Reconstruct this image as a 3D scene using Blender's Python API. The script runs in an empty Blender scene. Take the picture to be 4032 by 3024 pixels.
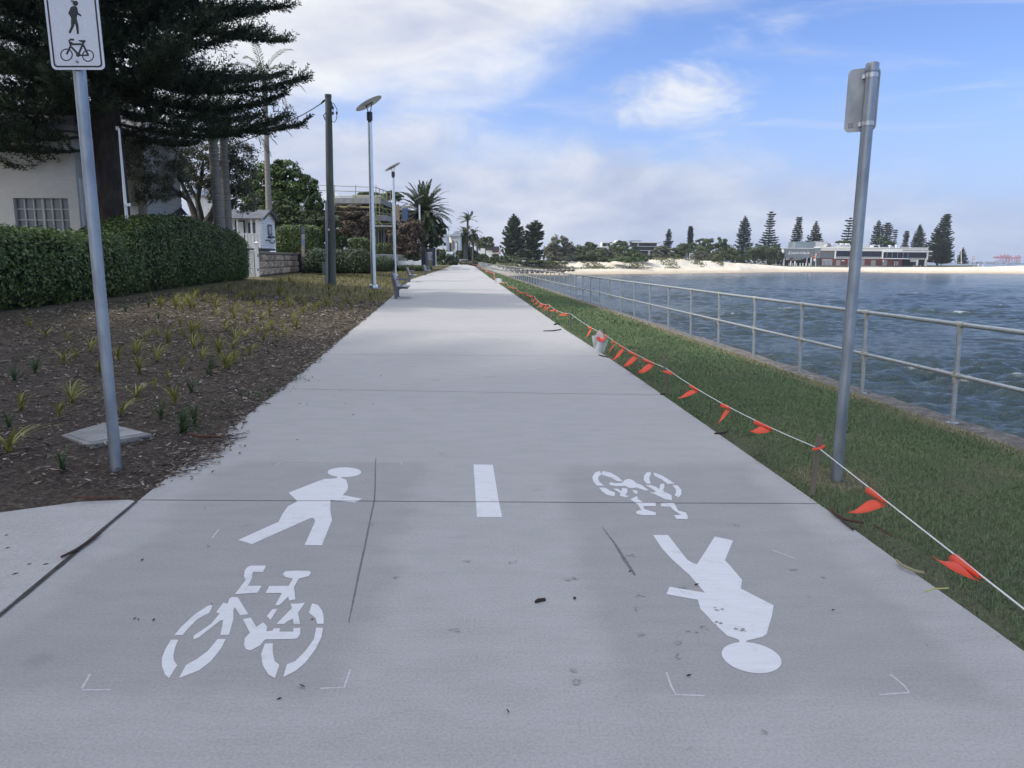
EXPO = 0.38
SUN_E = 2.1
SKY_S = 0.15
CLOUD_S = 0.88
OFFSCREEN = True
HAZE = .00015
import bpy, math, random
import numpy as np
from mathutils import Vector, Matrix
R = random.Random(11)
NR = np.random.default_rng(11)
sc = bpy.context.scene
col = sc.collection
rad = math.radians
# ------------------------------------------------------------------ camera model (photo pixels 4032 x 3024)
F, CX, CY, CAMZ = 2874.0, 2016.0, 1512.0, 1.5
PITCH, ROLL = rad(9.66), 0.007
CM = Matrix.Rotation(math.pi/2 - PITCH, 3, 'X') @ Matrix.Rotation(ROLL, 3, 'Z')
CP = Vector((0, 0, CAMZ))
def ray(px, py):
    return CM @ Vector(((px-CX)/F, -(py-CY)/F, -1))
def P(px, py, d):
    """the point seen at a photo pixel, d metres ahead"""
    r = ray(px, py)
    return CP + r*(d/r.y)
def X(px, py, d): return P(px, py, d).x
def Z(px, py, d): return P(px, py, d).z
def at(px, py, z=0.0):
    r = ray(px, py)
    return CP + r*((z-CAMZ)/r.z)
def onplane(px, py, p, n):
    r = ray(px, py)
    return CP + r*((p-CP).dot(n)/r.dot(n))
def pathz(y):
    return 0.003*min(max(y-60, 0), 120)
def atp(px, py):
    z = 0.0
    for _ in range(30):
        p = at(px, py, z); z = pathz(p.y)
    return p
EL = [(0, 2420), (547, 1969), (1094, 1540), (1550, 1163), (1620, 1100), (1680, 1080), (1740, 1062), (1783, 1044)]
ER = [(4032, 2560), (3521, 2200), (3226, 1985), (2400, 1409.6), (2229, 1300), (1971, 1120.4), (1867, 1048)]
el = [atp(*p) for p in EL]; er = [atp(*p) for p in ER]
el = [Vector((-1.35, -6, 0))] + el + [Vector((el[-1].x-6, el[-1].y+60, pathz(400)))]
er = [Vector((2.05, -6, 0))] + er + [Vector((er[-1].x-7.0, er[-1].y+60, pathz(400)))]
def xL(y): return float(np.interp(y, [p.y for p in el], [p.x for p in el]))
def xR(y): return float(np.interp(y, [p.y for p in er], [p.x for p in er]))
def xW(y): return 4.60 - 0.0775*(y-7.45)          # line of the railing
WZ = -0.15
def sstep(a, b, t):
    t = min(max((t-a)/(b-a), 0), 1); return t*t*(3-2*t)
def G(x, y):
    """height of the garden ground left of the path"""
    lat = xL(y) - x
    return pathz(y) - 0.012 + 0.06*min(max(lat, 0), 8)*sstep(3.6, 6.5, y) - 0.03*(1-sstep(3.6, 5.2, y))
def gnd(px, py):
    r = ray(px, py); lo, hi = 2.5, 400.0
    prev = lo
    for i in range(600):
        d = 2.5*1.0085**i
        p = CP + r*(d/r.y)
        if p.z < G(p.x, p.y):
            lo, hi = prev, d
            break
        prev = d
    for _ in range(30):
        m = (lo+hi)/2; p = CP + r*(m/r.y)
        if p.z < G(p.x, p.y): hi = m
        else: lo = m
    return CP + r*(hi/r.y)
# ------------------------------------------------------------------ object helpers
WLOC = {}
def link(o): col.objects.link(o); return o
def tag(o, label=None, cat=None, group=None, kind=None):
    if label: o['label'] = label
    if cat: o['category'] = cat
    if group: o['group'] = group
    if kind: o['kind'] = kind
    return o
def thing(name, label, cat, loc=(0, 0, 0), group=None, rz=0.0):
    o = link(bpy.data.objects.new(name, None)); o.empty_display_size = 0.2
    o.location = loc; o.rotation_euler = (0, 0, rz); WLOC[o] = Vector(loc)
    return tag(o, label, cat, group)
def copy_tree(o, loc=None, rz=None, label=None, parent=None, scale=None):
    c = o.copy(); col.objects.link(c)
    if parent is not None: c.parent = parent
    if loc is not None: c.location = loc
    if rz is not None: c.rotation_euler = (0, 0, rz)
    if scale is not None: c.scale = scale if hasattr(scale, '__len__') else (scale,)*3
    if label: c['label'] = label
    for ch in list(o.children): copy_tree(ch, parent=c)
    return c
class MB:
    def __init__(s): s.v = []; s.f = []
    def add(s, vs, fs):
        n = len(s.v); s.v += [Vector(a) for a in vs]; s.f += [tuple(i+n for i in f) for f in fs]; return s
    def box(s, x0, x1, y0, y1, z0, z1):
        return s.add([(x0,y0,z0),(x1,y0,z0),(x1,y1,z0),(x0,y1,z0),(x0,y0,z1),(x1,y0,z1),(x1,y1,z1),(x0,y1,z1)],
                     [(0,3,2,1),(4,5,6,7),(0,1,5,4),(1,2,6,5),(2,3,7,6),(3,0,4,7)])
    def obox(s, c, ax, ay, az):
        c = Vector(c); ax = Vector(ax); ay = Vector(ay); az = Vector(az)
        vs = [c+i*ax+j*ay+k*az for k in (-1,1) for (i,j) in ((-1,-1),(1,-1),(1,1),(-1,1))]
        return s.add(vs, [(0,3,2,1),(4,5,6,7),(0,1,5,4),(1,2,6,5),(2,3,7,6),(3,0,4,7)])
    def bar(s, a, b, w, h, up=(0,0,1)):
        """rectangular bar from a to b"""
        a = Vector(a); b = Vector(b); d = (b-a)/2; u = Vector(up)
        sd = d.cross(u)
        if sd.length < 1e-6: sd = d.cross(Vector((0,1,0)))
        sd.normalize(); uu = sd.cross(d).normalized()
        return s.obox((a+b)/2, d, sd*(w/2), uu*(h/2))
    def tube(s, pts, r, n=8, cap=True):
        pts = [Vector(p) for p in pts]; m = len(pts)
        rs = r if hasattr(r, '__len__') else [r]*m
        base = len(s.v); ref = None
        for i, p in enumerate(pts):
            t = (pts[min(i+1, m-1)] - pts[max(i-1, 0)])
            if t.length < 1e-9: t = Vector((0,0,1))
            t.normalize()
            if ref is None:
                ref = Vector((1,0,0)) if abs(t.x) < 0.9 else Vector((0,1,0))
            a = (ref - t*ref.dot(t))
            if a.length < 1e-6: a = t.orthogonal()
            a.normalize(); ref = a; b = t.cross(a)
            for k in range(n):
                th = 2*math.pi*k/n
                s.v.append(p + (a*math.cos(th) + b*math.sin(th))*rs[i])
        for i in range(m-1):
            for k in range(n):
                k2 = (k+1) % n
                s.f.append((base+i*n+k, base+i*n+k2, base+(i+1)*n+k2, base+(i+1)*n+k))
        if cap:
            s.f.append(tuple(base+k for k in reversed(range(n))))
            s.f.append(tuple(base+(m-1)*n+k for k in range(n)))
        return s
    def prism(s, pts, ext):
        pts = [Vector(p) for p in pts]; e = Vector(ext); n = len(pts)
        return s.add(pts + [p+e for p in pts],
                     [tuple(reversed(range(n))), tuple(range(n, 2*n))] + [(i, (i+1) % n, (i+1) % n+n, i+n) for i in range(n)])
    def poly(s, pts): return s.add(pts, [tuple(range(len(pts)))])
    def pbox(s, px0, py0, px1, py1, d, depth):
        """box whose front face fills a rectangle of photo pixels at distance d"""
        mx, my = (px0+px1)/2, (py0+py1)/2
        return s.box(X(px0, my, d), X(px1, my, d), d, d+depth, Z(mx, py1, d), Z(mx, py0, d))
    def grid(s, rows):
        n = len(rows[0]); b = len(s.v)
        for r in rows: s.v += [Vector(p) for p in r]
        for i in range(len(rows)-1):
            for j in range(n-1):
                s.f.append((b+i*n+j, b+i*n+j+1, b+(i+1)*n+j+1, b+(i+1)*n+j))
        return s
    def build(s, name, mat, parent=None, loc=None, smooth=False, bevel=0, angle=40):
        if parent is not None: off = WLOC[parent]
        else: off = Vector(loc) if loc is not None else Vector((0, 0, 0))
        me = bpy.data.meshes.new(name)
        me.from_pydata([tuple(v-off) for v in s.v], [], s.f)
        for m in (mat if isinstance(mat, (list, tuple)) else [mat]): me.materials.append(m)
        me.update()
        import bmesh as _b
        bm = _b.new(); bm.from_mesh(me); _b.ops.recalc_face_normals(bm, faces=bm.faces); bm.to_mesh(me); bm.free()
        if smooth:
            try: me.shade_smooth_by_angle
            except AttributeError: pass
            for p in me.polygons: p.use_smooth = True
        o = link(bpy.data.objects.new(name, me))
        if smooth:
            es = o.modifiers.new('split', 'EDGE_SPLIT'); es.split_angle = rad(angle)
        if parent is not None:
            o.parent = parent; WLOC[o] = off.copy()
        else:
            o.location = off; WLOC[o] = off.copy()
        if bevel:
            bv = o.modifiers.new('soft', 'BEVEL'); bv.width = bevel; bv.segments = 2; bv.limit_method = 'ANGLE'
        return o
def qmesh(name, V, mat, parent=None, loc=None, rnd=None, smooth=False):
    """V: (n,4,3) quads -> one mesh with a random value per quad"""
    V = np.asarray(V, dtype=np.float64); n, k = V.shape[0], V.shape[1]
    off = np.array(WLOC[parent] if parent is not None else (loc if loc is not None else (0, 0, 0)))
    me = bpy.data.meshes.new(name)
    me.vertices.add(n*k); me.vertices.foreach_set('co', (V.reshape(-1, 3)-off).astype(np.float32).ravel())
    me.loops.add(n*k); me.loops.foreach_set('vertex_index', np.arange(n*k, dtype=np.int32))
    me.polygons.add(n); me.polygons.foreach_set('loop_start', np.arange(0, n*k, k, dtype=np.int32))
    me.polygons.foreach_set('loop_total', np.full(n, k, dtype=np.int32))
    me.update(calc_edges=True)
    a = me.attributes.new('rnd', 'FLOAT', 'POINT')
    rr = NR.random(n) if rnd is None else np.asarray(rnd)
    a.data.foreach_set('value', np.repeat(rr, k).astype(np.float32))
    for m in (mat if isinstance(mat, (list, tuple)) else [mat]): me.materials.append(m)
    o = link(bpy.data.objects.new(name, me))
    if parent is not None: o.parent = parent
    else: o.location = tuple(off)
    WLOC[o] = Vector(off)
    return o
def nrm(a): return a/np.maximum(np.linalg.norm(a, axis=-1, keepdims=True), 1e-9)
def leaf_quads(C, D, N, L, W, fold=0.0):
    D = nrm(D); S = nrm(np.cross(D, N)); L = np.broadcast_to(np.asarray(L, float), (len(C),))[:, None]; W = np.broadcast_to(np.asarray(W, float), (len(C),))[:, None]
    return np.stack([C-D*L*.5, C+S*W*.5+D*L*.05, C+D*L*.5, C-S*W*.5+D*L*.05], axis=1)
def rdir(n):
    return nrm(NR.normal(size=(n, 3)))
# ------------------------------------------------------------------ materials
def newmat(name):
    m = bpy.data.materials.new(name); m.use_nodes = True
    nt = m.node_tree; return m, nt, nt.nodes['Principled BSDF'], nt.nodes, nt.links
def c4(c): return (c[0], c[1], c[2], 1)
def ramp(n, l, src, stops):
    r = n.new('ShaderNodeValToRGB'); e = r.color_ramp.elements
    e[0].position, e[0].color = stops[0][0], c4(stops[0][1])
    e[1].position, e[1].color = stops[-1][0], c4(stops[-1][1])
    for p, c in stops[1:-1]:
        x = e.new(p); x.color = c4(c)
    l.new(src, r.inputs[0]); return r.outputs[0]
def noise(n, l, scale, detail=4, rough=.55, stretch=None, dist=0.0):
    tc = n.new('ShaderNodeTexCoord'); t = n.new('ShaderNodeTexNoise')
    t.inputs['Scale'].default_value = scale; t.inputs['Detail'].default_value = detail; t.inputs['Roughness'].default_value = rough
    t.inputs['Distortion'].default_value = dist
    if stretch:
        mp = n.new('ShaderNodeMapping'); mp.inputs['Scale'].default_value = stretch
        l.new(tc.outputs['Object'], mp.inputs[0]); l.new(mp.outputs[0], t.inputs['Vector'])
    else: l.new(tc.outputs['Object'], t.inputs['Vector'])
    return t.outputs['Fac']
def math_(n, l, op, a, b=None):
    m = n.new('ShaderNodeMath'); m.operation = op
    for i, v in enumerate((a, b)):
        if v is None: continue
        if isinstance(v, (int, float)): m.inputs[i].default_value = v
        else: l.new(v, m.inputs[i])
    return m.outputs[0]
def mixc(n, l, fac, a, b, mode='MIX'):
    m = n.new('ShaderNodeMix'); m.data_type = 'RGBA'; m.blend_type = mode
    for i, v in ((0, fac), (6, a), (7, b)):
        if isinstance(v, (int, float)): m.inputs[i].default_value = v
        elif isinstance(v, tuple): m.inputs[i].default_value = c4(v)
        else: l.new(v, m.inputs[i])
    return m.outputs[2]
def bump(n, l, b, h, strength=.3, dist=.02):
    k = n.new('ShaderNodeBump'); k.inputs['Strength'].default_value = strength; k.inputs['Distance'].default_value = dist
    l.new(h, k.inputs['Height']); l.new(k.outputs[0], b.inputs['Normal'])
def mat(name, c1, c2=None, rough=.6, metal=0.0, scale=6, detail=5, stretch=None, bmp=0, bscale=40, bdist=.01, spec=.5, lo=.35, hi=.65):
    m, nt, b, n, l = newmat(name)
    b.inputs['Roughness'].default_value = rough; b.inputs['Metallic'].default_value = metal
    b.inputs['Specular IOR Level'].default_value = spec
    if c2 is None: c2 = tuple(x*.82 for x in c1)
    f = noise(n, l, scale, detail, stretch=stretch)
    l.new(ramp(n, l, f, [(lo, c2), (hi, c1)]), b.inputs['Base Color'])
    if bmp: bump(n, l, b, noise(n, l, bscale, 4, stretch=stretch), bmp, bdist)
    return m
def leafmat(name, dark, mid, light, trans=.25, rough=.5, patch=.35):
    m, nt, b, n, l = newmat(name)
    a = n.new('ShaderNodeAttribute'); a.attribute_name = 'rnd'
    f = math_(n, l, 'ADD', math_(n, l, 'MULTIPLY', a.outputs['Fac'], 1-patch), math_(n, l, 'MULTIPLY', noise(n, l, .6, 3), patch))
    c = ramp(n, l, f, [(.15, dark), (.5, mid), (.85, light)])
    l.new(c, b.inputs['Base Color']); b.inputs['Roughness'].default_value = rough
    b.inputs['Specular IOR Level'].default_value = .35
    if trans:
        t = n.new('ShaderNodeBsdfTranslucent'); l.new(c, t.inputs['Color'])
        mx = n.new('ShaderNodeMixShader'); mx.inputs[0].default_value = trans
        l.new(b.outputs[0], mx.inputs[1]); l.new(t.outputs[0], mx.inputs[2]); l.new(mx.outputs[0], n['Material Output'].inputs['Surface'])
    return m
def plain(name, c, rough=.6, metal=0.0): return mat(name, c, tuple(x*.9 for x in c), rough, metal, 3)
GALV = mat('galvanised steel', (.36, .40, .44), (.22, .25, .29), .45, .7, 9, 8, (1, 1, .35), .08, 60, .003)
ALU = mat('aluminium', (.55, .57, .58), (.46, .48, .49), .38, .7, 14, 4)
RAILM = mat('dull aluminium rail', (.46, .49, .51), (.36, .385, .40), .45, .5, 20, 4)
STEEL = mat('brushed steel', (.62, .64, .66), (.55, .57, .59), .28, .85, 8, 3)
WHITE = mat('white paint', (.80, .81, .80), (.70, .71, .70), .55, 0, 4)
WHITES = mat('white weatherboard', (.74, .75, .75), (.64, .65, .66), .6, 0, 3)
BLACKP = plain('black paint', (.022, .024, .03), .5)
DARKM = plain('dark metal', (.035, .04, .045), .45, .3)
GLASSD = mat('dark window glass', (.02, .028, .04), (.012, .016, .024), .08, 0, 2)
GLASSG = mat('curtained glass', (.13, .145, .17), (.10, .11, .135), .12, 0, 2)
CONC = mat('grey concrete', (.34, .34, .335), (.25, .25, .245), .85, 0, 5, 6, None, .2, 60)
WOODS = mat('weathered timber', (.22, .18, .14), (.12, .10, .08), .8, 0, 18, 5, (1, 1, .1), .3, 80)
BARK = mat('dark bark', (.060, .048, .042), (.024, .019, .017), .95, 0, 5, 6, (1, 1, .4), .8, 14, .05)
PALMB = mat('ringed palm trunk', (.30, .28, .25), (.19, .17, .15), .9, 0, 10, 5, (.25, .25, 2.6), .5, 7, .03)
GREYB = mat('grey bark', (.16, .15, .13), (.08, .075, .065), .95, 0, 6, 6, (1, 1, .4), .6, 20, .03)
PAINT = None
# ------------------------------------------------------------------ camera, sky, sun
cam = bpy.data.cameras.new('camera'); co = link(bpy.data.objects.new('camera', cam))
cam.sensor_width = 36; cam.lens = 36*F/4032; cam.clip_start = .05; cam.clip_end = 20000
co.matrix_world = Matrix.Translation(CP) @ CM.to_4x4()
sc.camera = co
sc.view_settings.view_transform = 'Standard'; sc.view_settings.look = 'None'
sc.view_settings.exposure = EXPO; sc.view_settings.gamma = 1
sc.cycles.use_denoising = True
sc.cycles.max_bounces = 8; sc.cycles.transparent_max_bounces = 8
sc.cycles.caustics_reflective = False; sc.cycles.caustics_refractive = False
SUN = Vector((-.80, -.12, .95)).normalized()
sl = bpy.data.lights.new('sun', 'SUN'); sl.energy = SUN_E; sl.angle = rad(4); sl.color = (1, .95, .87)
so = link(bpy.data.objects.new('sun', sl)); so.rotation_euler = (-SUN).to_track_quat('-Z', 'Y').to_euler(); so.location = (-30, 10, 60)
w = bpy.data.worlds.new('World'); sc.world = w; w.use_nodes = True
n, l = w.node_tree.nodes, w.node_tree.links
bg = n['Background']; bg.inputs[1].default_value = SKY_S
sky = n.new('ShaderNodeTexSky'); sky.sky_type = 'NISHITA'; sky.sun_disc = False
sky.sun_elevation = math.asin(SUN.z); sky.sun_rotation = math.atan2(SUN.x, SUN.y)
sky.air_density = 1.0; sky.dust_density = .1; sky.ozone_density = 3.0; sky.altitude = 0
tc = n.new('ShaderNodeTexCoord'); sp = n.new('ShaderNodeSeparateXYZ'); l.new(tc.outputs['Generated'], sp.inputs[0])
yy = math_(n, l, 'MAXIMUM', sp.outputs[1], .08)
u = math_(n, l, 'DIVIDE', sp.outputs[0], yy); v = math_(n, l, 'DIVIDE', sp.outputs[2], yy)
cb = n.new('ShaderNodeCombineXYZ'); l.new(u, cb.inputs[0]); l.new(v, cb.inputs[1])
def wn(scale, detail, stretch, off=(0, 0, 0), dist=0.0, rough=.55):
    mp = n.new('ShaderNodeMapping'); mp.inputs['Scale'].default_value = stretch; mp.inputs['Location'].default_value = off
    l.new(cb.outputs[0], mp.inputs[0]); t = n.new('ShaderNodeTexNoise')
    t.inputs['Scale'].default_value = scale; t.inputs['Detail'].default_value = detail; t.inputs['Roughness'].default_value = rough
    t.inputs['Distortion'].default_value = dist
    l.new(mp.outputs[0], t.inputs['Vector']); return t.outputs['Fac']
def madd(*t):
    r = t[0]
    for x in t[1:]: r = math_(n, l, 'ADD', r, x)
    return r
def mul(a, b): return math_(n, l, 'MULTIPLY', a, b)
def sm(x, a, b):
    m = n.new('ShaderNodeMapRange'); m.interpolation_type = 'SMOOTHSTEP'
    if a > b: a, b = b, a; m.inputs['To Min'].default_value = 1; m.inputs['To Max'].default_value = 0
    m.inputs['From Min'].default_value = a; m.inputs['From Max'].default_value = b
    l.new(x, m.inputs['Value']); return m.outputs['Result']
n1 = math_(n, l, 'SUBTRACT', wn(3.2, 7, (1, 1.6, 1), (2.3, .4, 0), .3), .5)
n2 = math_(n, l, 'SUBTRACT', wn(8, 8, (1, 2.4, 1), (.7, 3.1, 0), .5, .6), .5)
mx_ = lambda a, b: math_(n, l, 'MAXIMUM', a, b)
# upper bank of cloud, thinning to the right
A = madd(v, mul(u, -.20), -.226, mul(n1, .22), mul(n2, .10), mul(sm(u, .10, .50), -.16))
A = mul(sm(A, -.035, .10), madd(mul(sm(u, .05, .55), -.75), 1.0))
# lower bank along the horizon
B = madd(mul(u, -.12), .158, mul(v, -1.0), mul(n1, .13), mul(n2, .12))
B = mul(sm(B, -.03, .045), madd(mul(sm(u, .10, .60), -.38), .93))
HZ = mul(sm(v, .30, .0), .92)
# one puff in the blue gap
du = mul(madd(u, -.205), 1/.10); dv = mul(madd(v, -.210, mul(u, .0)), 1/.045)
C_ = madd(.80, mul(madd(mul(du, du), mul(dv, dv)), -.8), mul(n1, 2.6), mul(n2, 3.4))
C_ = mul(sm(C_, -.45, 1.15), .92)
# thin streaks
n3 = wn(2.6, 7, (1, 6, 1), (5.2, 1.7, 0), .8, .6)
D_ = mul(sm(n3, .50, .74), .36)
cloud = math_(n, l, 'MINIMUM', mx_(mx_(A, B), mx_(C_, D_)), 1.0)
shade = madd(mul(C_, .14), wn(4.2, 7, (1, 2.4, 1), (1.1, 7.7, 0), .5), mul(n2, .25), mul(math_(n, l, 'MINIMUM', madd(v, -.17), .08), .75))
ccol = ramp(n, l, shade, [(.24, (.42, .48, .66)), (.40, (.55, .60, .74)), (.54, (.71, .74, .82)), (.68, (.83, .85, .89))])
sk = n.new('ShaderNodeMix'); sk.data_type = 'RGBA'; sk.blend_type = 'MULTIPLY'; sk.inputs[0].default_value = 1
l.new(sky.outputs[0], sk.inputs[6]); sk.inputs[7].default_value = (.72, .76, .98, 1)
hzm = n.new('ShaderNodeMix'); hzm.data_type = 'RGBA'; l.new(HZ, hzm.inputs[0]); l.new(sk.outputs[2], hzm.inputs[6]); hzm.inputs[7].default_value = (.31/SKY_S, .40/SKY_S, .62/SKY_S, 1)
skc = hzm.outputs[2]
cm = n.new('ShaderNodeMix'); cm.data_type = 'RGBA'; l.new(cloud, cm.inputs[0]); l.new(skc, cm.inputs[6])
cs = n.new('ShaderNodeMix'); cs.data_type = 'RGBA'; cs.blend_type = 'MULTIPLY'; cs.inputs[0].default_value = 1
l.new(ccol, cs.inputs[6]); cs.inputs[7].default_value = (CLOUD_S/SKY_S*.96,)*3 + (1,)
hi = n.new('ShaderNodeVectorMath'); hi.operation = 'SCALE'; l.new(cs.outputs[2], hi.inputs[0]); l.new(madd(1.0, mul(sm(v, .42, 1.4), .95)), hi.inputs['Scale'])
l.new(hi.outputs[0], cm.inputs[7]); l.new(cm.outputs[2], bg.inputs[0])
# ------------------------------------------------------------------ terrain, path, sea
def ground_mat():
    m, nt, b, n, l = newmat('bark mulch soil')
    f = noise(n, l, 34, 6, .7, (1, 1, 1)); big = noise(n, l, .35, 3)
    c = ramp(n, l, f, [(.30, (.024, .019, .016)), (.5, (.078, .062, .050)), (.62, (.15, .12, .098)), (.74, (.29, .25, .21))])
    far = ramp(n, l, noise(n, l, 3.0, 6, .65), [(.35, (.07, .06, .03)), (.6, (.17, .15, .065)), (.75, (.25, .215, .10))])
    sx = n.new('ShaderNodeSeparateXYZ'); tc = n.new('ShaderNodeTexCoord'); l.new(tc.outputs['Object'], sx.inputs[0])
    mr = n.new('ShaderNodeMapRange'); mr.inputs['From Min'].default_value = 16; mr.inputs['From Max'].default_value = 38
    l.new(math_(n, l, 'ADD', sx.outputs[1], math_(n, l, 'MULTIPLY', big, 18)), mr.inputs['Value'])
    l.new(mixc(n, l, mr.outputs[0], c, far), b.inputs['Base Color'])
    b.inputs['Roughness'].default_value = .95; b.inputs['Specular IOR Level'].default_value = .2
    bump(n, l, b, f, .9, .03); return m
ys = sorted(set(list(np.arange(-8, 6, .4)) + list(np.arange(6, 40, 1.0)) + list(np.arange(40, 130, 4)) + list(np.arange(130, 420, 15))))
lats = [-.25, -.02, .1, .25, .5, .9, 1.4, 2, 3, 4, 5, 6, 7, 8, 9, 12, 18, 30, 60, 140, 300]
rows = []
for y in ys:
    row = []
    for la in lats:
        x = xL(y) - la; z = G(x, y)
        if la < 0: z -= .02
        elif .05 < la < 12: z += R.uniform(-.012, .014)
        row.append((x, y, z))
    rows.append(row)
MULCH = ground_mat()
tag(MB().grid(rows).build('ground', MULCH, smooth=True), kind='structure')

def conc_mat(name, base, boxes=(), warm=0.0, streak=(1.2, 46, 1)):
    m, nt, b, n, l = newmat(name)
    f1 = noise(n, l, .55, 5, .6); f2 = noise(n, l, 1.0, 8, .72, streak); f3 = noise(n, l, 90, 3, .6); f4 = noise(n, l, 3.2, 5, .6, (1, 2.2, 1))
    dk = tuple(x*.72 for x in base); lt = tuple(min(x*1.13, 1) for x in base)
    c = ramp(n, l, f2, [(.28, dk), (.52, base), (.75, lt)])
    c = mixc(n, l, .5, c, ramp(n, l, f1, [(.35, tuple(x*.84 for x in base)), (.65, lt)]))
    c = mixc(n, l, .35, c, ramp(n, l, f4, [(.36, tuple(x*.78 for x in base)), (.6, lt)]))
    c = mixc(n, l, .42, c, ramp(n, l, f3, [(.3, tuple(x*.62 for x in base)), (.62, lt)]))
    spots = noise(n, l, 2.4, 2, .4, (1, 1.4, 1))
    c = mixc(n, l, math_(n, l, 'MULTIPLY', ramp(n, l, spots, [(.70, (0, 0, 0)), (.76, (1, 1, 1))]), .20), c, (.12, .11, .09))
    if boxes:
        tc = n.new('ShaderNodeTexCoord'); sx = n.new('ShaderNodeSeparateXYZ'); l.new(tc.outputs['Object'], sx.inputs[0])
        jit = math_(n, l, 'MULTIPLY', math_(n, l, 'SUBTRACT', noise(n, l, 2.2, 3), .5), .35)
        for (cx, cy, hx, hy) in boxes:
            def edge(o, c0, h):
                k = math_(n, l, 'SUBTRACT', math_(n, l, 'ABSOLUTE', math_(n, l, 'SUBTRACT', o, c0)), h)
                r = n.new('ShaderNodeMapRange'); r.interpolation_type = 'SMOOTHSTEP'
                r.inputs['From Min'].default_value = -.10; r.inputs['From Max'].default_value = .10
                r.inputs['To Min'].default_value = 1; r.inputs['To Max'].default_value = 0
                l.new(math_(n, l, 'ADD', k, jit), r.inputs['Value']); return r.outputs[0]
            msk = math_(n, l, 'MULTIPLY', edge(sx.outputs[0], cx, hx), edge(sx.outputs[1], cy, hy))
            c = mixc(n, l, math_(n, l, 'MULTIPLY', msk, .30), c, tuple(x*.50 for x in base))
    l.new(c, b.inputs['Base Color']); b.inputs['Roughness'].default_value = .82; b.inputs['Specular IOR Level'].default_value = .3
    bump(n, l, b, math_(n, l, 'ADD', f2, math_(n, l, 'MULTIPLY', f3, .5)), .35, .006)
    return m
pa, pb = at(180, 2720), at(1450, 1800); pc, pd = at(2480, 2740), at(3560, 1830)
bx = [((at(600, 2300).x+at(1370, 2300).x)/2-.1, (pa.y+at(1000, 1815).y)/2, .72, (at(1000, 1815).y-pa.y)/2),
      ((at(2500, 2300).x+at(3250, 2300).x)/2, (pc.y+at(2800, 1830).y)/2, .68, (at(2800, 1830).y-pc.y)/2)]
CON = conc_mat('brushed concrete path', (.43, .42, .408), bx)
# slab with real edges
pys = sorted(set([-6.0] + list(np.arange(-5, 6, .5)) + list(np.arange(6, 60, 2)) + list(np.arange(60, el[-1].y, 6))))
mb = MB()
L = [(xL(y), y, pathz(y)) for y in pys]; Rr = [(xR(y), y, pathz(y)) for y in pys]
mid = lambda a, b, t: tuple(a[i]+(b[i]-a[i])*t for i in range(3))
mb.grid([[tuple(Vector(a)-Vector((0, 0, .14))), a, mid(a, b, .25), mid(a, b, .5), mid(a, b, .75), b, tuple(Vector(b)-Vector((0, 0, .14)))] for a, b in zip(L, Rr)])
path = tag(mb.build('path', CON), kind='structure')
# branch path joining from the left
CON2 = conc_mat('branch path concrete', (.46, .447, .432), (), streak=(30, 2, 1))
j0, j1 = at(538, 1972, .006), at(0, 2420, .006)
dj = (j1-j0)
sp_ = [at(505, 1968, .006), at(320, 1975, .006), at(0, 2018, .006), at(-700, 2110, .006), at(-2200, 2500, .006), Vector((-7, -3, .006)), j1+dj*1.6, j1, j0]
sp_[-2:] = [p + Vector((-.012, 0, 0)) for p in sp_[-2:]]
tag(MB().prism([p-Vector((0, 0, .12)) for p in sp_], (0, 0, .12)).build('side_path', CON2), kind='structure')
# joints and marks in the concrete
JOINT = mat('dark joint', (.10, .095, .09), (.05, .022, .02), .95, 0, 30)
def strip(name, pts, wd, m, label, cat, z=.0010, group=None, ws=None):
    mb = MB(); k = len(pts); rows = []
    for i, p in enumerate(pts):
        p = Vector(p); t = Vector(pts[min(i+1, k-1)])-Vector(pts[max(i-1, 0)]); t.z = 0; t.normalize(); s_ = Vector((t.y, -t.x, 0))*((ws[i] if ws else wd)/2)
        rows.append([p-s_+Vector((0, 0, z)), p+s_+Vector((0, 0, z))])
    mb.grid(rows); c = rows[0][0]
    return tag(mb.build(name, m, loc=c), label, cat, group)
def jline(p0, p1, nseg=14):
    out = []
    for i in range(nseg+1):
        t = i/nseg; p = at(p0[0]+(p1[0]-p0[0])*t, p0[1]+(p1[1]-p0[1])*t); out.append(p+Vector((0, R.uniform(-.003, .003), 0)))
    return out
strip('path_joint', jline((548, 1969), (3222, 1984)), .006, JOINT, 'thin dark joint across the concrete through the painted walker', 'joint', z=.0024, group='joints across the path')
strip('path_joint', jline((1092, 1531), (2640, 1556)), .010, JOINT, 'thin dark joint across the concrete beyond the painted symbols', 'joint', group='joints across the path')
for i, y in enumerate((11.5, 15.4, 19.5)):
    strip('path_joint', [(xL(y)+.02, y, 0), ((xL(y)+xR(y))/2, y, 0), (xR(y)-.02, y, 0)], .011, JOINT,
          ['faint joint across the path a few metres past the bag stake', 'faint joint across the path halfway to the bench', 'faint joint across the path just before the bench'][i], 'joint', group='joints across the path')
jp = [j0+dj*(i/24*1.3) + Vector((.004, 0, 0)) for i in range(25)]
strip('expansion_joint', jp, .035, mat('dirt filled joint', (.075, .06, .05), (.03, .026, .022), .95, 0, 22), 'wide dirt filled joint between main path and branch path', 'joint', z=.0012,
      ws=[.010+R.uniform(0, .014) for _ in jp])
TYRE = mat('rubber mark', (.20, .195, .19), (.12, .12, .12), .8, 0, 30, 4)
strip('tyre_mark', [at(*p) for p in ((1480, 1802), (1477, 1850), (1478, 1900), (1474, 1970), (1455, 2060), (1437, 2150), (1415, 2250), (1392, 2360), (1373, 2452))], .016, TYRE,
      'long curved dark skid line running beside the painted walker and bicycle', 'skid mark', ws=[.005, .008, .009, .010, .010, .010, .010, .008, .004])
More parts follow.
